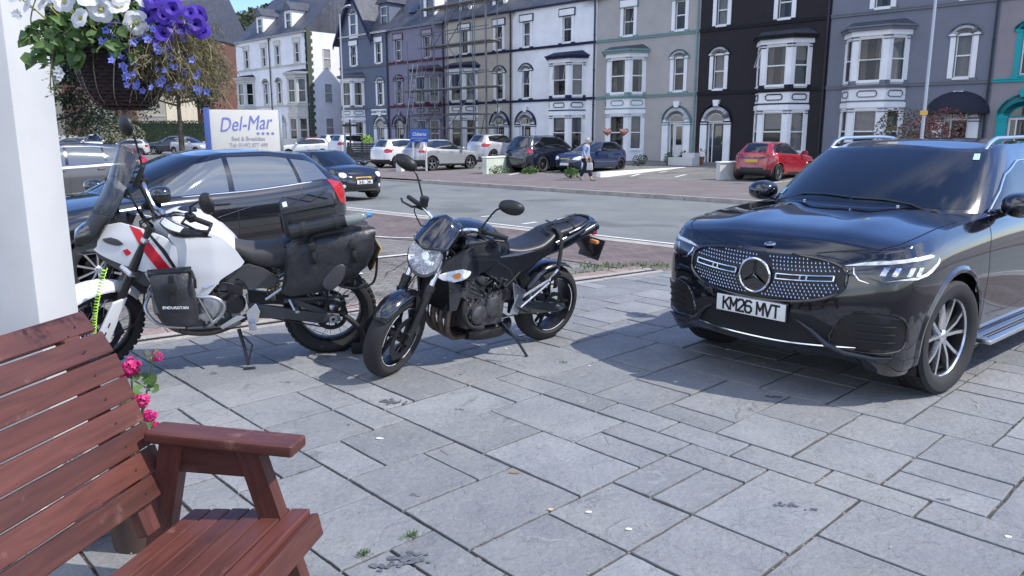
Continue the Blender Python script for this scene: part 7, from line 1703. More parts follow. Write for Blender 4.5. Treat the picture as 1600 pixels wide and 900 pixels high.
def petunia(mb,p,d,r,rs,mi=0,mi2=1):
    """trumpet flower facing d"""
    d=d.normalized(); a_=d.orthogonal().normalized(); b_=d.cross(a_); n=20; R1=[];R2=[];R0=[];RT=[]
    ph=rs.random()*6
    for i in range(n):
        t=2*PI*i/n; e=a_*cos(t+ph)+b_*sin(t+ph); lob=1-.13*abs(sin(2.5*t))**6 -.04*rs.random(); R0.append(p-d*r*.9+e*r*.09); RT.append(p-d*r*.12+e*r*.22); R1.append(p+e*r*.62*lob+d*r*.10); R2.append(p+e*r*lob*1.03+d*r*(.02*sin(5*t)+.03-.10*rs.random()))
    o=len(mb.v); mb.loft([R0,RT,R1,R2],mi,False)
    mb.lathe([(.001,.0),(r*.10,.0),(r*.12,-r*.2)],8,'z',(0,0,0),mi2) if 0 else None
# ---------------- hanging basket
HB=Vector((-1.185,2.42,1.93)); HBt=thing('hanging_basket','dark wicker hanging basket overflowing with white, blue and purple flowers','hanging basket',tuple(HB)); fr_=random.Random(21)
wick=mat('wicker_dark',(.028,.018,.016),.7,noise=(30,.5))
def H_(p): return Vector(p)
m=MB()
prof=[(-.165,.055),(-.15,.080),(-.11,.105),(-.05,.122),(.0,.13),(.03,.135)]
for k in range(20):
    z=-.165+.195*k/19; r_=interp([(a,b) for a,b in prof],z); ph=k%2
    m.tube([((r_+.004*(1 if (i+ph)%2 else -1))*cos(2*PI*i/40),(r_+.004*(1 if (i+ph)%2 else -1))*sin(2*PI*i/40),z+.001*sin(i*3+k)) for i in range(40)],.0058,6,closed=True)
m.lathe([(.001,-.166),(.05,-.164),(.098,-.11),(.116,-.05),(.126,.02)],30,'z'); B('basket',m,wick,HBt)
m=MB()
for k in range(14): a=2*PI*k/14; m.tube([((interp(prof,z)+.007)*cos(a+.15*(z+.1)/.1),(interp(prof,z)+.007)*sin(a+.15*(z+.1)/.1),z) for z in[-.16+.19*i/10 for i in range(11)]],.0018,4)
B('liner_twine',m,M['alu'],HBt)
m=MB()
for k in range(3): a=2*PI*k/3+.4; m.tube([(.13*cos(a),.13*sin(a),.03),(0,0,.62)],.003,5)
m.tube([(0,0,.62),(0,0,1.5)],.005,6); m.tube([(0,0,1.5),(-.4,.55,1.5)],.012,8); B('chain',m,M['dark_metal'],HBt)
gm_=MB(); dm=MB(); st_=MB()
for k in range(1150):       # leafy mass
    a=fr_.uniform(0,2*PI); ph=fr_.uniform(-.35,1)*PI/2; rr=fr_.uniform(.55,1.0)
    p=Vector((.25*rr*cos(a)*cos(ph),.19*rr*sin(a)*cos(ph),.015+.12*rr*sin(ph)))
    if p.z<-.015 and abs(p.x)<.13: continue
    if p.z<-.05: continue
    d=(p-Vector((0,0,-.05))).normalized()*.8+rv(fr_)*.8; leaf(gm_ if k%4 else dm,p,d,rv(fr_),fr_.uniform(.022,.048),fr_.uniform(.012,.026),fr_)
leaf(gm_,Vector((-.035,-.17,-.0)),Vector((-.1,-.15,-1)),Vector((0,-1,0)),.075,.058,fr_); 
for k in range(60): leaf(gm_,Vector((fr_.uniform(-.20,.13),-.15-fr_.random()*.04,fr_.uniform(-.035,.06))),Vector((fr_.uniform(-1,1),-.4,fr_.uniform(-.9,.3))),Vector((0,-1,.4)),fr_.uniform(.028,.055),fr_.uniform(.016,.036),fr_)
B('foliage',gm_,L1,HBt); B('dark_foliage',dm,L2,HBt)
# trailing straw-coloured lobelia on the right side
tr=MB(); tm=MB()
for k in range(620):
    x0=fr_.uniform(.08,.24); y0=fr_.uniform(-.16,.12); z0=fr_.uniform(-.04,.08); P=Vector((x0,y0,z0)); pts=[P]; L=fr_.uniform(.06,.19)
    dirv=Vector((fr_.uniform(.0,.9),fr_.uniform(-.6,.5),fr_.uniform(-1.0,.1)))
    for i in range(4): dirv=(dirv+Vector((0,0,-.25))+rv(fr_)*.45).normalized(); pts.append(pts[-1]+dirv*L/4)
    if pts[-1].x<.075 or pts[-1].z<-.17 or pts[-1].x>.34: continue
    tr.tube(pts,.0009,3,cap=False)
    for i in range(4):
        for q in range(3): leaf(tm,pts[i+1 if i<3 else 3]+rv(fr_)*.008,rv(fr_)+Vector((.3,0,-.3)),rv(fr_),fr_.uniform(.010,.020),.0035,fr_,seg=0)
B('trailing_stems',tr,L3,HBt); B('trailing_leaves',tm,leafmat('leaf_faded',(.07,.075,.035),(.26,.22,.13)),HBt)
wpet=leafmat('petal_white',(.70,.71,.70),(.80,.80,.79),.3); ppet=leafmat('petal_purple',(.035,.012,.24),(.09,.035,.42),.2); bpet=leafmat('petal_blue',(.13,.17,.62),(.25,.30,.80),.3); cen=mat('flower_throat',(.45,.42,.10),.6)
for (x,z,r_,dx,dz) in ((-.005,.118,.040,-.1,.05),(.050,.150,.042,.2,.3),(.135,.108,.038,.3,.0),(.095,.16,.036,.1,.9),(-.05,.175,.036,-.2,.6),(.02,.19,.036,0,.8),(-.115,.175,.032,-.4,.6),(.10,.195,.036,.3,.6),(-.09,.21,.034,0,.5),(.0,.225,.034,.1,.7),(-.17,.17,.03,-.7,.5),(-.14,.22,.03,-.4,.6),(.06,.22,.034,0,.6),(-.205,.20,.026,-.6,.3),(.16,.19,.03,.4,.4)):
    m=MB(); z=z*.78-.022; p=Vector((x,-.205+abs(x)*.25,z)); r_*=fr_.uniform(.74,.95); petunia(m,p,Vector((dx+fr_.uniform(-.4,.4),-1,dz+fr_.uniform(-.5,.3))),r_,fr_); f=B('petunia_flower',m,wpet,HBt)
    m=MB(); dd=Vector((dx,-1,dz)).normalized(); m.tube([p-dd*r_*.12,p+dd*r_*.03],[r_*.20,r_*.10],8); m.tube([p-dd*r_*.8,p-dd*r_*1.5+Vector((0,.03,-.02))],.0025,5); B('throat',m,cen,f)
for k in range(15):
    x=.235+fr_.uniform(-.075,.06); z=fr_.choice([fr_.uniform(.05,.13),fr_.uniform(.05,.13),fr_.uniform(-.01,.06)]); x+=.03 if z<.05 else 0
    m=MB(); p=Vector((x,-.16+fr_.uniform(-.03,.06),z)); petunia(m,p,Vector((fr_.uniform(-.2,.9),-1,fr_.uniform(-.4,.5))),fr_.uniform(.022,.032),fr_); B('purple_petunia',m,ppet,HBt)
for k in range(80):
    m=MB(); x=fr_.uniform(.03,.30); z=fr_.uniform(-.13,.08) ; x=max(x,.05+max(0,-z)*.5); p=Vector((x,-.19+fr_.uniform(-.02,.07)+x*.1,z))
    d=Vector((fr_.uniform(-.5,.5),-1,fr_.uniform(-.3,.5))).normalized(); a_=d.orthogonal().normalized(); b_=d.cross(a_); r_=fr_.uniform(.006,.011)
    for q in range(5): t=2*PI*q/5; leaf(m,p,(a_*cos(t)+b_*sin(t))+d*.2,d,r_*1.3,r_*.9,fr_,seg=0)
    B('lobelia_flower',m,bpet,HBt)
# white trailing sprig on the left
m=MB(); m.tube(spl([(-.06,-.15,.05),(-.10,-.17,.0),(-.115,-.18,-.08),(-.12,-.18,-.13)]),.0022,5); m.tube(spl([(-.14,-.15,.15),(-.16,-.17,.06),(-.11,-.18,-.0)]),.002,5)
for k in range(36): p=Vector((-.115+fr_.gauss(0,.012),-.18+fr_.gauss(0,.01),fr_.uniform(-.145,-.05))); leaf(m,p,rv(fr_)+Vector((0,0,-.5)),rv(fr_),.018,.005,fr_,seg=0)
B('trailing_sprig',m,leafmat('sprig',(.16,.20,.07),(.30,.32,.14)),HBt)
for x,z in((-.085,-.065),(-.092,-.075),(-.078,-.078),(-.085,-.088),(-.182,.085),(-.19,.08),(-.178,.076)):
    m=MB(); p=Vector((x,-.19,z))
    for q in range(5): t=2*PI*q/5; leaf(m,p,Vector((cos(t),-.3,sin(t))),Vector((0,-1,0)),.013,.009,fr_,seg=0)
    B('small_white_flower',m,wpet,HBt)
# ---------------- geranium behind the bench
GP=Vector((-1.57,2.98,-.02)); GE=thing('geranium_pot','pink flowering geranium in a pale pot showing beside the bench back','potted plant',tuple(GP)); gr_=random.Random(8)
m=MB(); m.lathe([(.001,.0),(.10,0),(.13,.26),(.14,.26),(.14,.30),(.125,.30),(.12,.27),(.001,.26)],30,'z'); B('pot',m,mat('pot_brown',(.07,.045,.035),.7),GE)
m=MB(); lf=MB(); GPX=.04
tops=[(.045,-.02,.80),(.14,-.03,.84),(.08,-.03,.64),(.13,-.04,.55),(.03,0,.74)]
for t in tops: m.tube(spl([(0,0,.30),(t[0]*.4,t[1]*.5,.5*t[2]+.12),t]),.004,6)
for k in range(44):
    p=Vector((gr_.uniform(-.16,.07),gr_.uniform(-.08,.08),gr_.uniform(.34,.70))); n=Vector((gr_.uniform(-.5,.5),-.5,.9)).normalized(); a_=n.orthogonal().normalized(); b_=n.cross(a_); r_=gr_.uniform(.02,.034)
    lf.add([p]+[p+(a_*cos(2*PI*i/10)+b_*sin(2*PI*i/10))*r_*(1 if i%2 else .86)+n*.006 for i in range(9)],[(0,i,i+1) for i in range(1,9)]); m.tube([p,Vector((p.x*.5,p.y*.5,p.z-.08))],.0015,4)
for k in range(8):
    p=Vector((.09+gr_.uniform(-.035,.05),-.03,.73+gr_.uniform(-.03,.03))); n=Vector((gr_.uniform(-.4,.4),-1,.6)).normalized(); a_=n.orthogonal().normalized(); b_=n.cross(a_); lf.add([p]+[p+(a_*cos(2*PI*i/10)+b_*sin(2*PI*i/10))*.022*(1 if i%2 else .86)+n*.004 for i in range(9)],[(0,i,i+1) for i in range(1,9)])
B('stems',m,mat('stem',(.12,.17,.05),.6),GE); B('leaves',lf,L1,GE)
pk=leafmat('petal_pink',(.62,.02,.16),(.80,.06,.30),.3)
for (x,y,z),n,s in (((.05,-.03,.80),70,.036),((.02,-.02,.77),50,.03),((.085,-.04,.66),50,.030),((.115,-.05,.60),50,.028),((.14,-.05,.55),40,.022),((.165,-.04,.84),12,.016)):
    m=MB()
    for k in range(n):
        v=rv(gr_); v.y=-abs(v.y); c=Vector((x,y,z))+v*s*(.5+.5*gr_.random()); a_=v.orthogonal().normalized(); b_=v.cross(a_)
        for q in range(5): t=2*PI*q/5+k; leaf(m,c,(a_*cos(t)+b_*sin(t))+v*.3,v,.013,.011,gr_,seg=0)
    B('flower_head',m,pk,GE)
m=MB()
for k in range(14): v=rv(gr_); m.tube([(.14,-.04,.845),Vector((.14,-.04,.855))+v*.028],[.001,.0028],4)
B('seed_head',m,L3,GE)
# ---------------- weeds between slabs and along the drain
def tuft(nm,lab,cat,p,n,h_,r_,mt,rs,grp=None,wide=.25):
    m=MB()
    for k in range(n):
        a=rs.uniform(0,2*PI); q=Vector((rs.gauss(0,r_),rs.gauss(0,r_),0)); d=Vector((cos(a)*wide*2,sin(a)*wide*2,rs.uniform(.3,1))).normalized(); leaf(m,q,d,Vector((0,0,1)),rs.uniform(.5,1)*h_,h_*rs.uniform(.12,.22),rs,seg=1)
    o=m.build(nm,mt); o.location=p; return tag(o,lab,cat,grp)
wd_=random.Random(4); grpw='weeds in the paving joints'
tuft('weed','small green weed in the slab joint near the bottom of the photo','weed',at(568,868),30,.035,.014,L1,wd_,grpw); tuft('weed','second small green weed in the slab joint just right of the first','weed',at(643,838),36,.035,.014,L1,wd_,grpw)
tuft('weed','low weed in the joint beside the side stand of the black motorcycle','weed',at(880,567),22,.025,.02,L1,wd_,grpw)
m=MB()
for k in range(260):
    e=wd_.choice([wd_.uniform(-3.4,-2.3),wd_.uniform(-3.0,-2.5),wd_.uniform(2.2,3.4),wd_.uniform(-1,2.2)]); q=E0+ED*e+EV*(.55+wd_.gauss(0,.03)); leaf(m,Vector((q.x,q.y,-.02)),Vector((wd_.uniform(-1,1),wd_.uniform(-1,1),1)),rv(wd_),wd_.uniform(.02,.06),.014,wd_)
for k in range(260):
    q=pds(wd_.uniform(-10,-2),11.0+wd_.gauss(0,.1)); q=at(wd_.uniform(905,1045),wd_.gauss(417,2.5)) ; leaf(m,q,Vector((wd_.uniform(-1,1),wd_.uniform(-1,1),1)),rv(wd_),wd_.uniform(.02,.06),.015,wd_)
tag(m.build('verge_weeds',L1),kind='stuff')
m=MB()
for k in range(420):
    x=wd_.uniform(-2.5,3.5); y=wd_.uniform(2.0,7.5); m.cbox((x,y,.004),(wd_.uniform(.002,.007),wd_.uniform(.002,.006),.003),Matrix.Rotation(wd_.random()*3,3,'Z'))
tag(m.build('paving_debris',mat('debris',(.5,.46,.40),.9)),kind='stuff')
dl=random.Random(2)
LBL=['white petal on the paving just right of the bench armrest','pale scrap under the black motorcycle beside its side stand','pale scrap on the paving between the black motorcycle and the SUV','orange-brown scrap in a slab joint in the lower middle','brown twig curl on a slab in the middle of the paving','pale leaf under the front bumper of the black SUV','yellow-green leaf at the front edge of the shadow of the SUV','white scrap near the lower right corner of the paving','left one of two white bird droppings at the lower middle','right one of two white bird droppings at the lower middle','white speck between the two motorcycles']
for lb,(px,py,cc,sz) in zip(LBL,((593,686,(.75,.75,.72),.022),(790,545,(.7,.7,.68),.016),(921,572,(.6,.6,.58),.014),(860,797,(.60,.42,.25),.016),(803,739,(.25,.18,.10),.03),(1136,546,(.6,.58,.5),.02),(1055,597,(.5,.5,.3),.022),(1575,840,(.7,.7,.68),.02),(920,801,(.7,.7,.68),.02),(982,828,(.7,.7,.68),.016),(695,560,(.7,.7,.68),.014))):
    m=MB(); n=7; m.prism([(sz*(.6+.5*dl.random())*cos(2*PI*i/n),sz*.6*(.6+.5*dl.random())*sin(2*PI*i/n)) for i in range(n)],.002,.006,'xy'); o=m.build('fallen_petal',mat('petal_dry',cc,.7)); o.location=at(px,py); tag(o,lb,'litter')
# ---------------- sign boards
SG=thing('hotel_sign','cream Del-Mar guest house sign board with a thick blue side frame behind the black hatchback','sign',(0,0,0),0)
def at_y(px,py,y): 
    d=Vector(((px-800)/F,1,-(py-450)/F)); c,s=cos(PITCH),sin(PITCH); d=Vector((d.x,d.y*c+d.z*s,-d.y*s+d.z*c)); return Vector((0,0,CH))+d*(y/d.y)
a_,b_=at_y(325,172,14.0),at_y(436,175,14.35); SG.location=((a_.x+b_.x)/2,(a_.y+b_.y)/2,0); SG.rotation_euler=(0,0,math.atan2(b_.y-a_.y,b_.x-a_.x)); wS=(b_-a_).length; zt_=a_.z
m=MB(); m.cbox((0,0,zt_-.42),(wS,.06,.86),b=.008); B('board',m,mat('sign_cream',(.62,.60,.54),.5,noise=(2,.04)),SG)
m=MB(); m.cbox((-wS/2-.03,.03,zt_-.46),(.10,.16,1.0),b=.01); B('side_frame',m,mat('frame_blue',(.06,.10,.30),.4),SG); m=MB(); m.cbox((wS/2+.02,.02,zt_-.43),(.05,.12,.9),b=.01); B('side_trim',m,M['alu'],SG)
for s in(-1,1): m=MB(); m.cbox((s*wS*.42,.02,(zt_-.85)/2),(.08,.08,zt_-.85)); B('sign_post',m,M['white_paint'],SG)
ib=mat('sign_blue',(.17,.19,.50),.5); ig=mat('sign_grey',(.36,.36,.40),.5)
text_mesh('Del-Mar',.36,ib,'sign_name',SG,(0,-.034,zt_-.24),(PI/2,-R(4),0),off=.0,shear=.35,sx=.74)
text_mesh('Bed & Breakfast',.105,ig,'sign_text',SG,(.05,-.034,zt_-.50),sx=.85); text_mesh('Tel: 01492 877 499',.105,ig,'sign_text',SG,(.05,-.034,zt_-.615),sx=.8)
m=MB()
for k in range(4):
    c=(.22+k*.085,zt_-.405); m.prism([(c[0]+(.033 if i%2==0 else .014)*sin(PI*i/5),c[1]+(.033 if i%2==0 else .014)*cos(PI*i/5)) for i in range(10)],-.036,-.03,'xz')
B('stars',m,ib,SG)
def board(nm,lab,px,py,h_,w_,col,lines,s_,colt):
    g=at(px,267); T=thing(nm,lab,'sign',tuple(g),DA); 
    return T
g=pds(0,27.2); q=at_y(655,213,0.001); yy=38.5; c=at_y(655,219,yy); T=thing('blue_sign','blue guest house name board between the white crossover and the mauve house','sign',(c.x,c.y,0),R(-20))
zc=c.z+.22; m=MB(); m.cbox((0,0,zc),(.98,.06,.62),b=.01); B('board',m,mat('board_blue',(.02,.09,.40),.4),T); m=MB(); m.cbox((-.35,.02,zc/2-.15),(.07,.07,zc-.3)); B('sign_post',m,M['white_paint'],T); m=MB(); m.cbox((.35,.02,zc/2-.15),(.07,.07,zc-.3)); B('sign_post',m,M['white_paint'],T)
text_mesh('Chilterns',.24,M['plate_w'],'sign_name',T,(.02,-.034,zc+.06),off=.004,shear=.2,sx=.85); text_mesh('GUEST ACCOMMODATION',.07,M['plate_w'],'sign_text',T,(0,-.034,zc-.13)); text_mesh('01492 875 457',.07,M['plate_w'],'sign_text',T,(0,-.034,zc-.23))
# ---------------- lamp posts
def lamp_post(lab,px,py,x1,y1,h_):
    g=at(px,py); T=thing('lamp_post',lab,'lamp post',tuple(g),0,'street lamp posts'); m=MB(); m.tube([(0,0,0),(0,0,1.4)],.09,14); m.tube([(0,0,1.4),(0,0,h_)],[.06,.045],14); B('column',m,mat('galvanised',(.42,.45,.5),.45,.5),T); m=MB(); m.tube([(0,0,h_),(.2,-.3,h_+.25),(.6,-.9,h_+.3)],.03,8); B('arm',m,M['alu'],T); m=MB(); m.cbox((.8,-1.2,h_+.3),(.25,.6,.1),Matrix.Rotation(R(30),3,'Z'),b=.03); B('lamp_head',m,M['alu'],T); return T
T=lamp_post('tall pale lamp post with a small yellow notice in front of the grey house',1433,284,0,0,8.0)
m=MB(); m.cbox((-.05,-.08,1.95+.45),(.26,.02,.15)); B('notice',m,mat('notice_yellow',(.55,.30,.03),.5),T)
lamp_post('slim white lamp post in front of the blue-grey gabled house',540,250,0,0,9.5)
# ---------------- fence, low walls, bollard
T=thing('timber_screen','dark grey slatted bin screen at the end of the far car park','fence',tuple(at(566,256)),NH-R(90)+R(8))
m=MB()
for k in range(9): m.cbox((0,0,.15+k*.13),(2.6,.03,.10))
B('slats',m,mat('screen_grey',(.05,.052,.055),.7),T)
for x in(-1.25,0,1.3): m=MB(); m.cbox((x,.04,.65),(.10,.10,1.3 if x<1 else 1.6)); B('post',m,mat('post_wood',(.45,.32,.16),.7) if x>1 else M['black_plastic'],T)
T=thing('sign_post','black finger-post sign beside the timber screen','sign',tuple(at(549,250)),0); m=MB(); m.tube([(0,0,0),(0,0,2.7)],.05,8); B('pole',m,M['black_plastic'],T); m=MB(); m.cbox((0,0,2.3),(1.0,.04,.14)); B('arm',m,M['black_plastic'],T)
T=thing('green_shrub','small bright green shrub behind the slatted bin screen','shrub',tuple(at(574,250))); m=MB()
for k in range(160): q=rv(wd_)*.32; leaf(m,Vector((q.x,q.y,1.35+q.z*.8)),rv(wd_),rv(wd_),.16,.08,wd_,seg=0)
B('foliage',m,leafmat('lime',(.25,.45,.05),(.4,.6,.1)),T); m=MB(); m.tube([(0,0,0),(0,0,1.3)],.03,6); B('stem',m,M['dark_metal'],T)
def wall_(nm,lab,a,b,h_,mt,cap=None,th=.22):
    a=Vector((a.x,a.y,0)); b=Vector((b.x,b.y,0)); T=thing(nm,lab,'wall',(*((a+b)/2).xy,terr(*((a+b)/2).xy)),math.atan2((b-a).y,(b-a).x)); L=(b-a).length; m=MB(); m.cbox((0,0,h_/2-.1),(L,th,h_+.2)); B('wall_body',m,mt,T)
    if cap: m=MB(); m.cbox((0,0,h_+.03),(L+.04,th+.08,.06),b=.01); B('coping',m,cap,T)
    return T
wall_('low_wall','low pale green-white wall between the silver and the dark SUV',at(757,272),at(800,266)+Vector((NN.x,NN.y,0))*1.2,.72,mat('pale_green_wall',(.52,.58,.48),.8,noise=(2,.12)),H['trimwhite'])
wall_('gate_pillar','short cream pillar beside the white crossover',at(623,268),at(628,267.6),.75,H['offw'],H['trimwhite'],.3)
blk=ground_mat('painted_blocks',(.42,.42,.42),(.55,.55,.55),2,20,.004,brick=(.45,.12,.012,0))
wall_('block_wall','low white painted block wall beside the red hatchback',at(1121,281),at(1121,281)+Vector((NN.x,NN.y,0))*2.0+Vector((D.x,D.y,0))*.9,.62,H['offw'],H['trimwhite'],.25)
wall_('low_kerb_wall','low white edging along the forecourt of the beige house',at(935,277)+Vector((0,0,0)),pds(-25.8+2.5,36.6).to_3d() if False else at(1085,259),.10,H['trimwhite'])
wall_('garden_wall','long low rendered wall at the back of the far car park',Vector((-66,97,0)),Vector((-36,103,0)),1.5,H['offw'])
T=thing('bollard','grey bollard beside the walking person','bollard',tuple(at(911,277))); m=MB(); m.tube([(0,0,0),(0,0,.95),(0,0,1.0)],[.08,.08,.05],12); B('post',m,M['alu'],T)
# plants at the houses
def bush(lab,px,py,w_,h_,mt,n=500,cat='bush',ls=.11,nm='bush',pos=None,grp=None):
    g=pos or at(px,py); T=thing(nm,lab,cat,tuple(g),0,grp); m=MB(); r=random.Random(int(px*7+py))
    lob=[(Vector((r.uniform(-.6,.6)*w_/2,r.uniform(-.5,.5)*w_/2,h_*r.uniform(.35,.7))),r.uniform(.35,.5)) for _ in range(5)]
    for k in range(n):
        c,s=r.choice(lob); v=rv(r); p=c+Vector((v.x*w_*s*.55,v.y*w_*s*.55,v.z*h_*s*.75)); 
        if p.z<.02:p.z=.02+r.random()*.1
        leaf(m,p,v+rv(r)*.8,rv(r),ls*r.uniform(.6,1.3),ls*.5,r,seg=0)
    B('foliage',m,mt,T); m=MB()
    for k in range(5): m.tube([(0,0,0),(r.uniform(-.3,.3)*w_,r.uniform(-.2,.2)*w_,h_*.6)],[.03,.01],5)
    B('stems',m,mat('bark',(.07,.055,.045),.9) if 'bark' not in bpy.data.materials else bpy.data.materials['bark'],T); return T
bush('low brown-green hedge bush behind the roof of the black SUV',1412,270,3.0,2.5,leafmat('hedge_brown',(.05,.055,.03),(.12,.11,.06)),2200)
bush('reddish-leaved shrub behind the roof of the black SUV',1466,270,3.0,2.6,leafmat('hedge_red',(.12,.03,.03),(.22,.08,.06)),2200)
for px,py,w_,h_,mt,lab in((860,266,1.3,1.5,L2,'dark shrub between the navy hatchback and the white house'),(997,259,1.1,.55,L2,'small dark shrub at the foot of the beige house bay'),(1045,257,.7,.7,L1,'small green plant beside the door of the beige house'),(773,271,1.3,.35,L1,'weeds growing at the foot of the low pale wall'),(892,279,.5,.4,L1,'weed clump on the forecourt edge beside the bollard'),(830,272,.8,.3,L1,'low weeds growing at the kerb beside the dark SUV'),(1063,257,.6,.6,L2,'dark plant in front of the white glazed door')):
    bush(lab,px,py,w_,h_,mt,220,ls=.12,nm='shrub',cat='shrub')
T=thing('terracotta_pot','terracotta pot with a plant by the black door of the black house','plant pot',tuple(at(1094,257))); m=MB(); m.lathe([(.001,0),(.14,0),(.2,.35),(.22,.35),(.22,.4),(.001,.38)],18,'z'); B('pot',m,mat('terracotta',(.30,.10,.05),.8),T); m=MB()
for k in range(60): q=rv(wd_); leaf(m,Vector((q.x*.2,q.y*.2,.55+q.z*.18)),q,rv(wd_),.14,.06,wd_,seg=0)
B('foliage',m,LR,T)
T=thing('white_steps','small cream steps beside the white glazed door','steps',tuple(at(1068,258)),DA); m=MB(); m.cbox((0,0,.2),(1.4,.7,.4)); m.cbox((.35,.1,.5),(.7,.5,.25)); B('treads',m,H['offw'],T)
for px,lab in((949,'left rose-gold heart balloon in front of the beige house bay'),(975,'right rose-gold heart balloon in front of the beige house bay')):
    c=at_y(px,206,43.5); T=thing('heart_balloon',lab,'balloon',(c.x,c.y,c.z-.25),0,'heart balloons'); m=MB()
    hp=[(.016*16*sin(t)**3,.016*(13*cos(t)-5*cos(2*t)-2*cos(3*t)-cos(4*t))) for t in [2*PI*i/28 for i in range(28)]]
    m.loft([[(x*k,dy,.25+z*k) for x,z in hp] for dy,k in((-.10,.3),(-.08,.75),(0,1.0),(.08,.75),(.10,.3))]); B('balloon_skin',m,mat('rose_gold',(.55,.25,.2),.25,.8) if 'rose_gold' not in bpy.data.materials else bpy.data.materials['rose_gold'],T); m=MB(); m.tube([(0,0,.0),(0,.1,-1.3)],.008,4); B('string',m,M['white_paint'],T)
# ---------------- scaffolding on the cream house
P0=A0+D*-21.6; SCF=thing('scaffolding','steel tube scaffolding standing in front of the cream terraced house','scaffolding',(P0.x,P0.y,.2),DA); stl=mat('scaffold_tube',(.16,.17,.19),.5,.6); brd=mat('scaffold_board',(.22,.19,.15),.9)
rs=random.Random(9)
for x in(-2.6,-1.3,.3,1.6,3.0,4.3,5.6,6.6):
    for y in(-1.45,-2.5): m=MB(); hh=rs.uniform(10.6,12.2) if x>0 else rs.uniform(6.5,8.2); m.tube([(x,y,0),(x,y,hh)],.035,6); B('standard',m,stl,SCF)
for z in(2.0,2.9,4.6,5.6,7.4,8.3,9.9,10.7):
    for y in(-1.45,-2.5):
        m=MB(); x0=-2.9 if z<7 else -.1; m.tube([(x0,y,z),(6.9,y,z+.0)],.032,6); B('ledger',m,stl,SCF)
for z,x0 in((2.0,-1.4),(4.6,-2.8),(7.4,-.2),(9.9,-.2)): m=MB(); m.box(x0,6.9,-2.45,-1.5,z+.035,z+.075); B('platform',m,brd,SCF)
for x0,z0,x1,z1 in((-2.6,0,-1.3,2.9),(.3,4.6,1.6,8.3),(3,2,5.6,4.6),(5.6,4.6,3,7.4),(.3,2,3,4.6),(3,7.4,5.6,9.9),(-2.6,4.6,.3,2),(1.6,7.4,4.3,9.9),(5.6,0,6.6,2.9),(1.6,0,3,2)): m=MB(); m.tube([(x0,-2.55,z0),(x1,-2.55,z1)],.03,6); B('brace',m,stl,SCF)
m=MB()
for dy in(-.2,.2): m.tube([(-1.6,-2.7+dy,0),(-.4,-2.5+dy,6.4)],.03,6)
for k in range(20): t=k/20; m.tube([(-1.6+1.2*t,-2.9+.2*t,6.4*t),(-1.6+1.2*t,-2.5+.2*t,6.4*t)],.018,5)
B('ladder',m,M['alu'],SCF)
# ---------------- background at the left
def block(nm,lab,x0,x1,y,h_,dep,cols,wallm,roofm,bands=(),rh=3.0,rz=0,winw=1.0,floors=3,z0=0):
    T=thing(nm,lab,'building',((x0+x1)/2,y,0),rz); w_=x1-x0; m=MB(); ops=[]; n=cols; st=h_/floors
    for f in range(floors):
        for k in range(n): cx=-w_/2+w_*(k+.5)/n; ops.append((cx-winw/2,cx+winw/2,f*st+1.0,f*st+2.4))
    wall_open(m,I4,-w_/2,w_/2,0,h_,ops,.15); m.box(-w_/2,w_/2,.30,dep,0,h_)
    m.build('wall',wallm,T)
    for (a,b,c,d) in ops: window(T,Matrix.Translation((a,.08,c)),b-a,d-c,style=2)
    m=MB(); m.prism([(-.3,h_),(dep+.3,h_),(dep/2,h_+rh)],-w_/2-.3,w_/2+.3,'yz'); m.build('roof',roofm,T)
    for (a,b,mt) in bands: m=MB(); m.box(a,b,-.12,-.0,.0,h_-.02); 
    for k in range(floors): m=MB(); m.box(-w_/2,w_/2,-.06,0,(k+1)*st-.25,(k+1)*st-.1); m.build('string_course',M['white_paint'],T)
    return T
clay=mat('clay_tiles',(.16,.07,.05),.8,noise=(3,.2))
block('brick_building','red brick building with clay-edged roof behind the white corner house',-61,-47,125,16.5,14,5,H['redbrick'],slate,rh=7.0,rz=R(-8),floors=4,winw=1.5)
block('apartment_block','long cream and brick apartment building behind the dark tree',-72,-49,112,9.4,10,9,H['rendercream'],slate,rz=R(-3),floors=2)
for x in (-68.5,-61.6,-54.6): m=MB(); m.box(x-1.5,x+1.5,0,.8,0,9.2); T=m.build('brick_bay',H['redbrick'],None); T.location=(0,110.9,0); tag(T,{-68.5:'leftmost',-61.6:'middle',-54.6:'rightmost'}[x]+' brick bay projecting from the cream apartment building','bay','brick bays of the apartments')
block('pink_house','pale pinkish rendered house at the far left behind the tree',-98,-75,118,12,10,7,H['pinkish'],slate,rz=R(-5),floors=3)
block('tall_house','pale house behind the roof of the white corner building',-40,-30,135,19,10,5,H['rendercream'],slate,rz=R(-44),floors=5)
def hedge(nm,lab,x0,x1,y,h_,d_,mt,n):
    T=thing(nm,lab,'hedge',((x0+x1)/2,y,0)); m=MB(); r=random.Random(int(x0)); w_=x1-x0
    m.box(-w_/2+.15,w_/2-.15,.2,d_-.2,0,h_-.2)
    for k in range(n): leaf(m,Vector((r.uniform(-w_/2,w_/2),r.uniform(0,.25) if r.random()<.6 else r.uniform(0,d_),r.uniform(0,h_) if r.random()<.6 else h_+r.gauss(-.05,.08))),rv(r),rv(r),.22,.12,r,seg=0)
    B('foliage',m,mt,T); return T
hedge('hedge','long clipped dark hedge in front of the apartment building',-52,-37.0,99,3.5,2.0,L2,3200)
bush('round dark clipped bush at the back of the far car park',152,240,6.2,4.6,L2,1500,pos=Vector((-52,95,0)),ls=.3); bush('pale flowering shrub between the round bush and the long hedge',190,240,6.0,3.4,leafmat('blossom',(.14,.15,.06),(.45,.38,.28)),1000,pos=Vector((-45.8,94,0)),ls=.26)
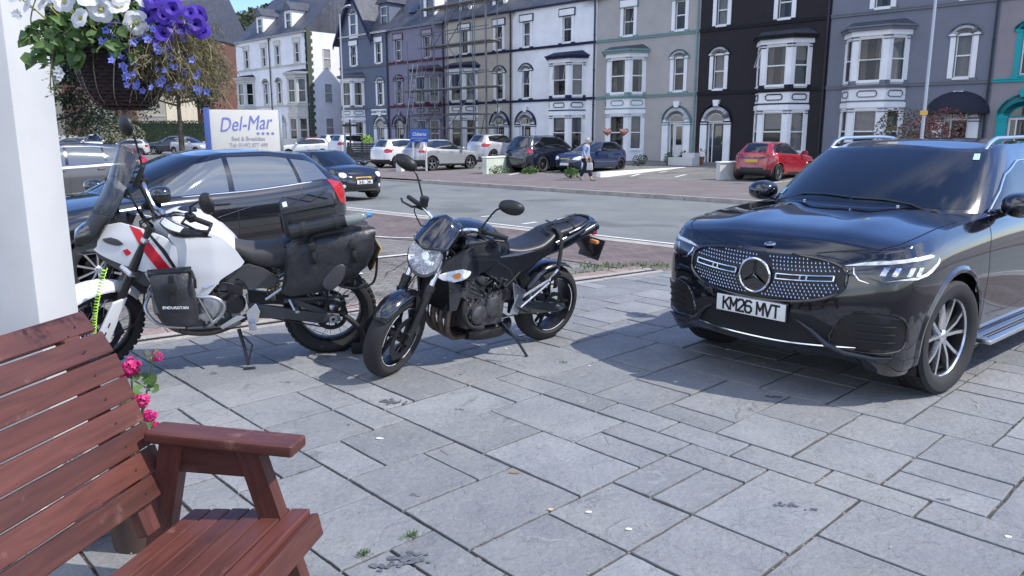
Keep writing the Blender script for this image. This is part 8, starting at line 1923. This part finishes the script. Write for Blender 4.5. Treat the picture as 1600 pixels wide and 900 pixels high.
def tree(lab,x,y,h_,cr,tr_,mt,n,rs,ls=.3,low=.35,lean=0,grp='trees beyond the car park'):
    T=thing('tree',lab,'tree',(x,y,0),0,grp); r=random.Random(rs); m=MB(); m.tube(spl([(0,0,0),(.05*h_*lean,0,h_*.25),(.1*h_*lean,0,h_*.55),(0,0,h_*.85)]),[tr_*(1-.8*i/18) for i in range(19)],10)
    tips=[]
    for k in range(14):
        a=r.uniform(0,2*PI); z0=h_*r.uniform(low,.75); L=cr*r.uniform(.5,.9); e=Vector((cos(a)*L,sin(a)*L,z0+L*r.uniform(.1,.7))); m.tube(spl([(0,0,z0),(e.x*.5,e.y*.5,z0+(e.z-z0)*.35),tuple(e)],4),[tr_*.35*(1-.8*i/8) for i in range(9)],6); tips.append(e)
    B('trunk',m,mat('tree_bark',(.06,.05,.042),.9,noise=(6,.3)) if 'tree_bark' not in bpy.data.materials else bpy.data.materials['tree_bark'],T); m=MB()
    cl=[]
    for e in tips+[Vector((0,0,h_*.8)),Vector((0,0,h_*.65))]:
        for q in range(5): cl.append((e+rv(r)*cr*.35,cr*r.uniform(.16,.30)))
    for k in range(n):
        c,s=r.choice(cl); v=rv(r)*s*r.random()**.4; p=c+Vector((v.x,v.y,v.z*.8)); leaf(m,p,rv(r)+Vector((0,0,-.3)),rv(r),ls*r.uniform(.6,1.2),ls*.5,r,seg=0)
    B('crown',m,mt,T); return T
tree('large dark leafy tree at the left behind the hanging basket',-26.6,45,12.5,5.2,.28,leafmat('tree_dark',(.016,.03,.014),(.05,.075,.03),.2),26000,5,.26,.16)
tree('small tree with bare grey trunk behind the hotel sign',-18.6,44,6.4,2.3,.20,leafmat('tree_mid',(.02,.035,.016),(.06,.08,.035),.2),4500,6,.22,.5)
# hill
m=MB(); rows=[]; hr=random.Random(1)
for i in range(61):
    x=-330+480*i/60; row=[]
    for j in range(25):
        t=j/24; y=300+170*t; hh=max(0,(62*math.exp(-((x+65)/85)**2)+34*math.exp(-((x+190)/70)**2)+46*math.exp(-((x-60)/80)**2)))*sin(PI*min(1,t*1.0+.0)*.5)**1.1; row.append((x,y,-2+hh*1.42+hr.gauss(0,.6)))
    rows.append(row)
m.grid(rows); struct(m,'wooded_hill',mat('hill_earth',(.05,.055,.03),.95,noise=(.05,.3)))
m=MB()
for k in range(15000):
    i=hr.randrange(60); j=hr.randrange(24)
    if rows[i][j][0]<-260: continue
    f,g_=hr.random(),hr.random(); a=Vector(rows[i][j]).lerp(Vector(rows[i+1][j]),f); b=Vector(rows[i][j+1]).lerp(Vector(rows[i+1][j+1]),f); p=a.lerp(b,g_); s=hr.uniform(1.2,2.8)
    if p.z<4 : continue
    for q in range(3): leaf(m,p+Vector((hr.gauss(0,1.3),hr.gauss(0,1.3),hr.uniform(.5,4.5))),rv(hr),rv(hr),s*1.2,s*.8,hr,seg=0)
tag(m.build('hill_trees',leafmat('hill_leaves',(.018,.03,.012),(.055,.075,.028),.15)),kind='stuff')
# ------------------------------------------------------------------ walking person
def person(lab,g,rz,h_=1.62):
    T=thing('person',lab,'person',tuple(g),rz); s=h_/1.62
    skin=mat('skin',(.45,.28,.21),.6); 
    def skinmesh(nm,verts,edges,mt,par,sub=2,root=0):
        me=bpy.data.meshes.new(nm); me.from_pydata([tuple(Vector(v[:3])*s) for v in verts],edges,[]); o=bpy.data.objects.new(nm,me); C.objects.link(o)
        md=o.modifiers.new('skin','SKIN'); sv_=me.skin_vertices[0].data
        for i,v in enumerate(verts): sv_[i].radius=(v[3]*s,(v[4] if len(v)>4 else v[3])*s); sv_[i].use_root=(i==root)
        md.use_smooth_shade=True; m2=o.modifiers.new('sub','SUBSURF'); m2.levels=sub; m2.render_levels=sub
        me.materials.append(mt); o.parent=par; return o
    # x forward, y left; mid stride, right leg forward
    body=[(0,0,.86,.13,.11),(0,0,1.05,.115,.10),(.01,0,1.22,.14,.11),(.02,0,1.34,.12,.09),(.03,0,1.40,.05),(.045,0,1.46,.052),(.05,0,1.54,.078,.088),
      (.02,.16,1.32,.055),(.0,.19,1.08,.042),(.10,.20,.88,.034),(.13,.20,.82,.03),(.02,-.16,1.32,.055),(-.06,-.19,1.09,.042),(.05,-.21,.89,.034),(.08,-.21,.83,.03),
      (0,.09,.80,.09),(-.08,.09,.46,.062),(-.26,.09,.12,.042),(-.22,.09,.05,.035),(-.13,.09,.03,.03),
      (0,-.09,.80,.09),(.16,-.09,.47,.062),(.24,-.09,.11,.042),(.28,-.09,.04,.038),(.38,-.09,.03,.03)]
    ed=[(0,1),(1,2),(2,3),(3,4),(4,5),(5,6),(3,7),(7,8),(8,9),(9,10),(3,11),(11,12),(12,13),(13,14),(0,15),(15,16),(16,17),(17,18),(18,19),(0,20),(20,21),(21,22),(22,23),(23,24)]
    skinmesh('body',body,ed,skin,T)
    shirt=mat('shirt_pale_blue',(.27,.35,.50),.8,noise=(6,.08)); tr_=mat('trousers_navy',(.012,.014,.035),.8); 
    skinmesh('blouse',[(0,0,.86,.155,.135),(0,0,1.05,.14,.125),(.01,0,1.22,.16,.13),(.02,0,1.34,.135,.105),(.025,0,1.385,.07),(.02,.16,1.325,.07),(.0,.195,1.08,.06),(.09,.20,.92,.05),(.02,-.16,1.325,.07),(-.06,-.195,1.09,.06),(.04,-.21,.93,.05)],[(0,1),(1,2),(2,3),(3,4),(3,5),(5,6),(6,7),(3,8),(8,9),(9,10)],shirt,T)
    skinmesh('trousers',[(0,0,.88,.15,.13),(0,.09,.78,.115),(-.08,.09,.46,.095),(-.24,.09,.15,.085),(0,-.09,.78,.115),(.16,-.09,.47,.095),(.235,-.09,.15,.085)],[(0,1),(1,2),(2,3),(0,4),(4,5),(5,6)],tr_,T)
    for c,y,a in(((-.18,.09,.035),.09,R(25)),((.32,-.09,.035),-.09,R(-6))):
        m=MB(); blob(m,[(-.11,0,.03,.03),(-.05,.0,.04,.038,3),(.06,-.008,.042,.028,3),(.12,-.014,.03,.016,3)],16); m.v=[tuple(Matrix.Rotation(a,3,'Y')@Vector(p)*s+Vector(c)*s) for p in m.v]; m.build('shoe',H['dgrey'],T)
    m=MB(); rr=[]
    for (z,rx,ry,dx) in ((1.50,.082,.080,-.015),(1.55,.100,.092,-.008),(1.60,.095,.088,-.002),(1.635,.06,.06,0),(1.645,.01,.01,0)): rr.append([((.045+dx+rx*cos(a))*s,ry*sin(a)*s,z*s) for a in [2*PI*i/20 for i in range(20)]])
    m.loft(rr); m.build('hair',mat('hair_white',(.42,.40,.37),.8,noise=(30,.2)),T)
    m=MB(); m.tube([(.125*s,0,1.53*s),(.15*s,0,1.515*s)],[.012,.010],6)
    for y in(-.03,.03): m.lathe([(.001,.004),(.008,.002),(.009,-.003)],8,'x',(.122*s,y,1.55*s))
    m.tube([(.122*s,-.02,1.485*s),(.125*s,.02,1.485*s)],.004,5); m.build('face',skin,T)
    for hx,hy,hz,sg in((.14,.20,.80,1),(.09,-.21,.81,-1)):
        m=MB(); m.cbox((hx*s,hy,hz*s),(.07,.028,.085),Matrix.Rotation(R(20),3,'Y'),b=.01)
        for k in range(4): x=hx-.025+.017*k; m.tube([(x*s,hy,(hz-.03)*s),((x+.008)*s,hy,(hz-.075)*s),((x+.02)*s,hy-sg*.008,(hz-.10-.006*(k in(1,2)))*s)],.008,6)
        m.tube([((hx+.03)*s,hy,(hz+.01)*s),((hx+.055)*s,hy-sg*.01,(hz-.035)*s)],.009,6); m.build('hand',skin,T)
    return T
pg=at(915,282); person('elderly person with white hair, pale blue top and navy trousers walking on the far pavement',pg,R(-20))
T=thing('carrier_bag','small white bag carried by the walking person','bag',(pg.x+.12,pg.y-.32,pg.z+.42),R(-20)); m=MB(); m.prism([(-.12,.0),(.12,.0),(.10,.28),(-.10,.28)],-.03,.03,'xz',0,.012,True); B('bag_body',m,M['white_paint'],T); m=MB(); m.tube([(-.05,0,.27),(-.03,0,.38),(.03,0,.38),(.05,0,.27)],.006,5); B('handle',m,M['white_paint'],T)
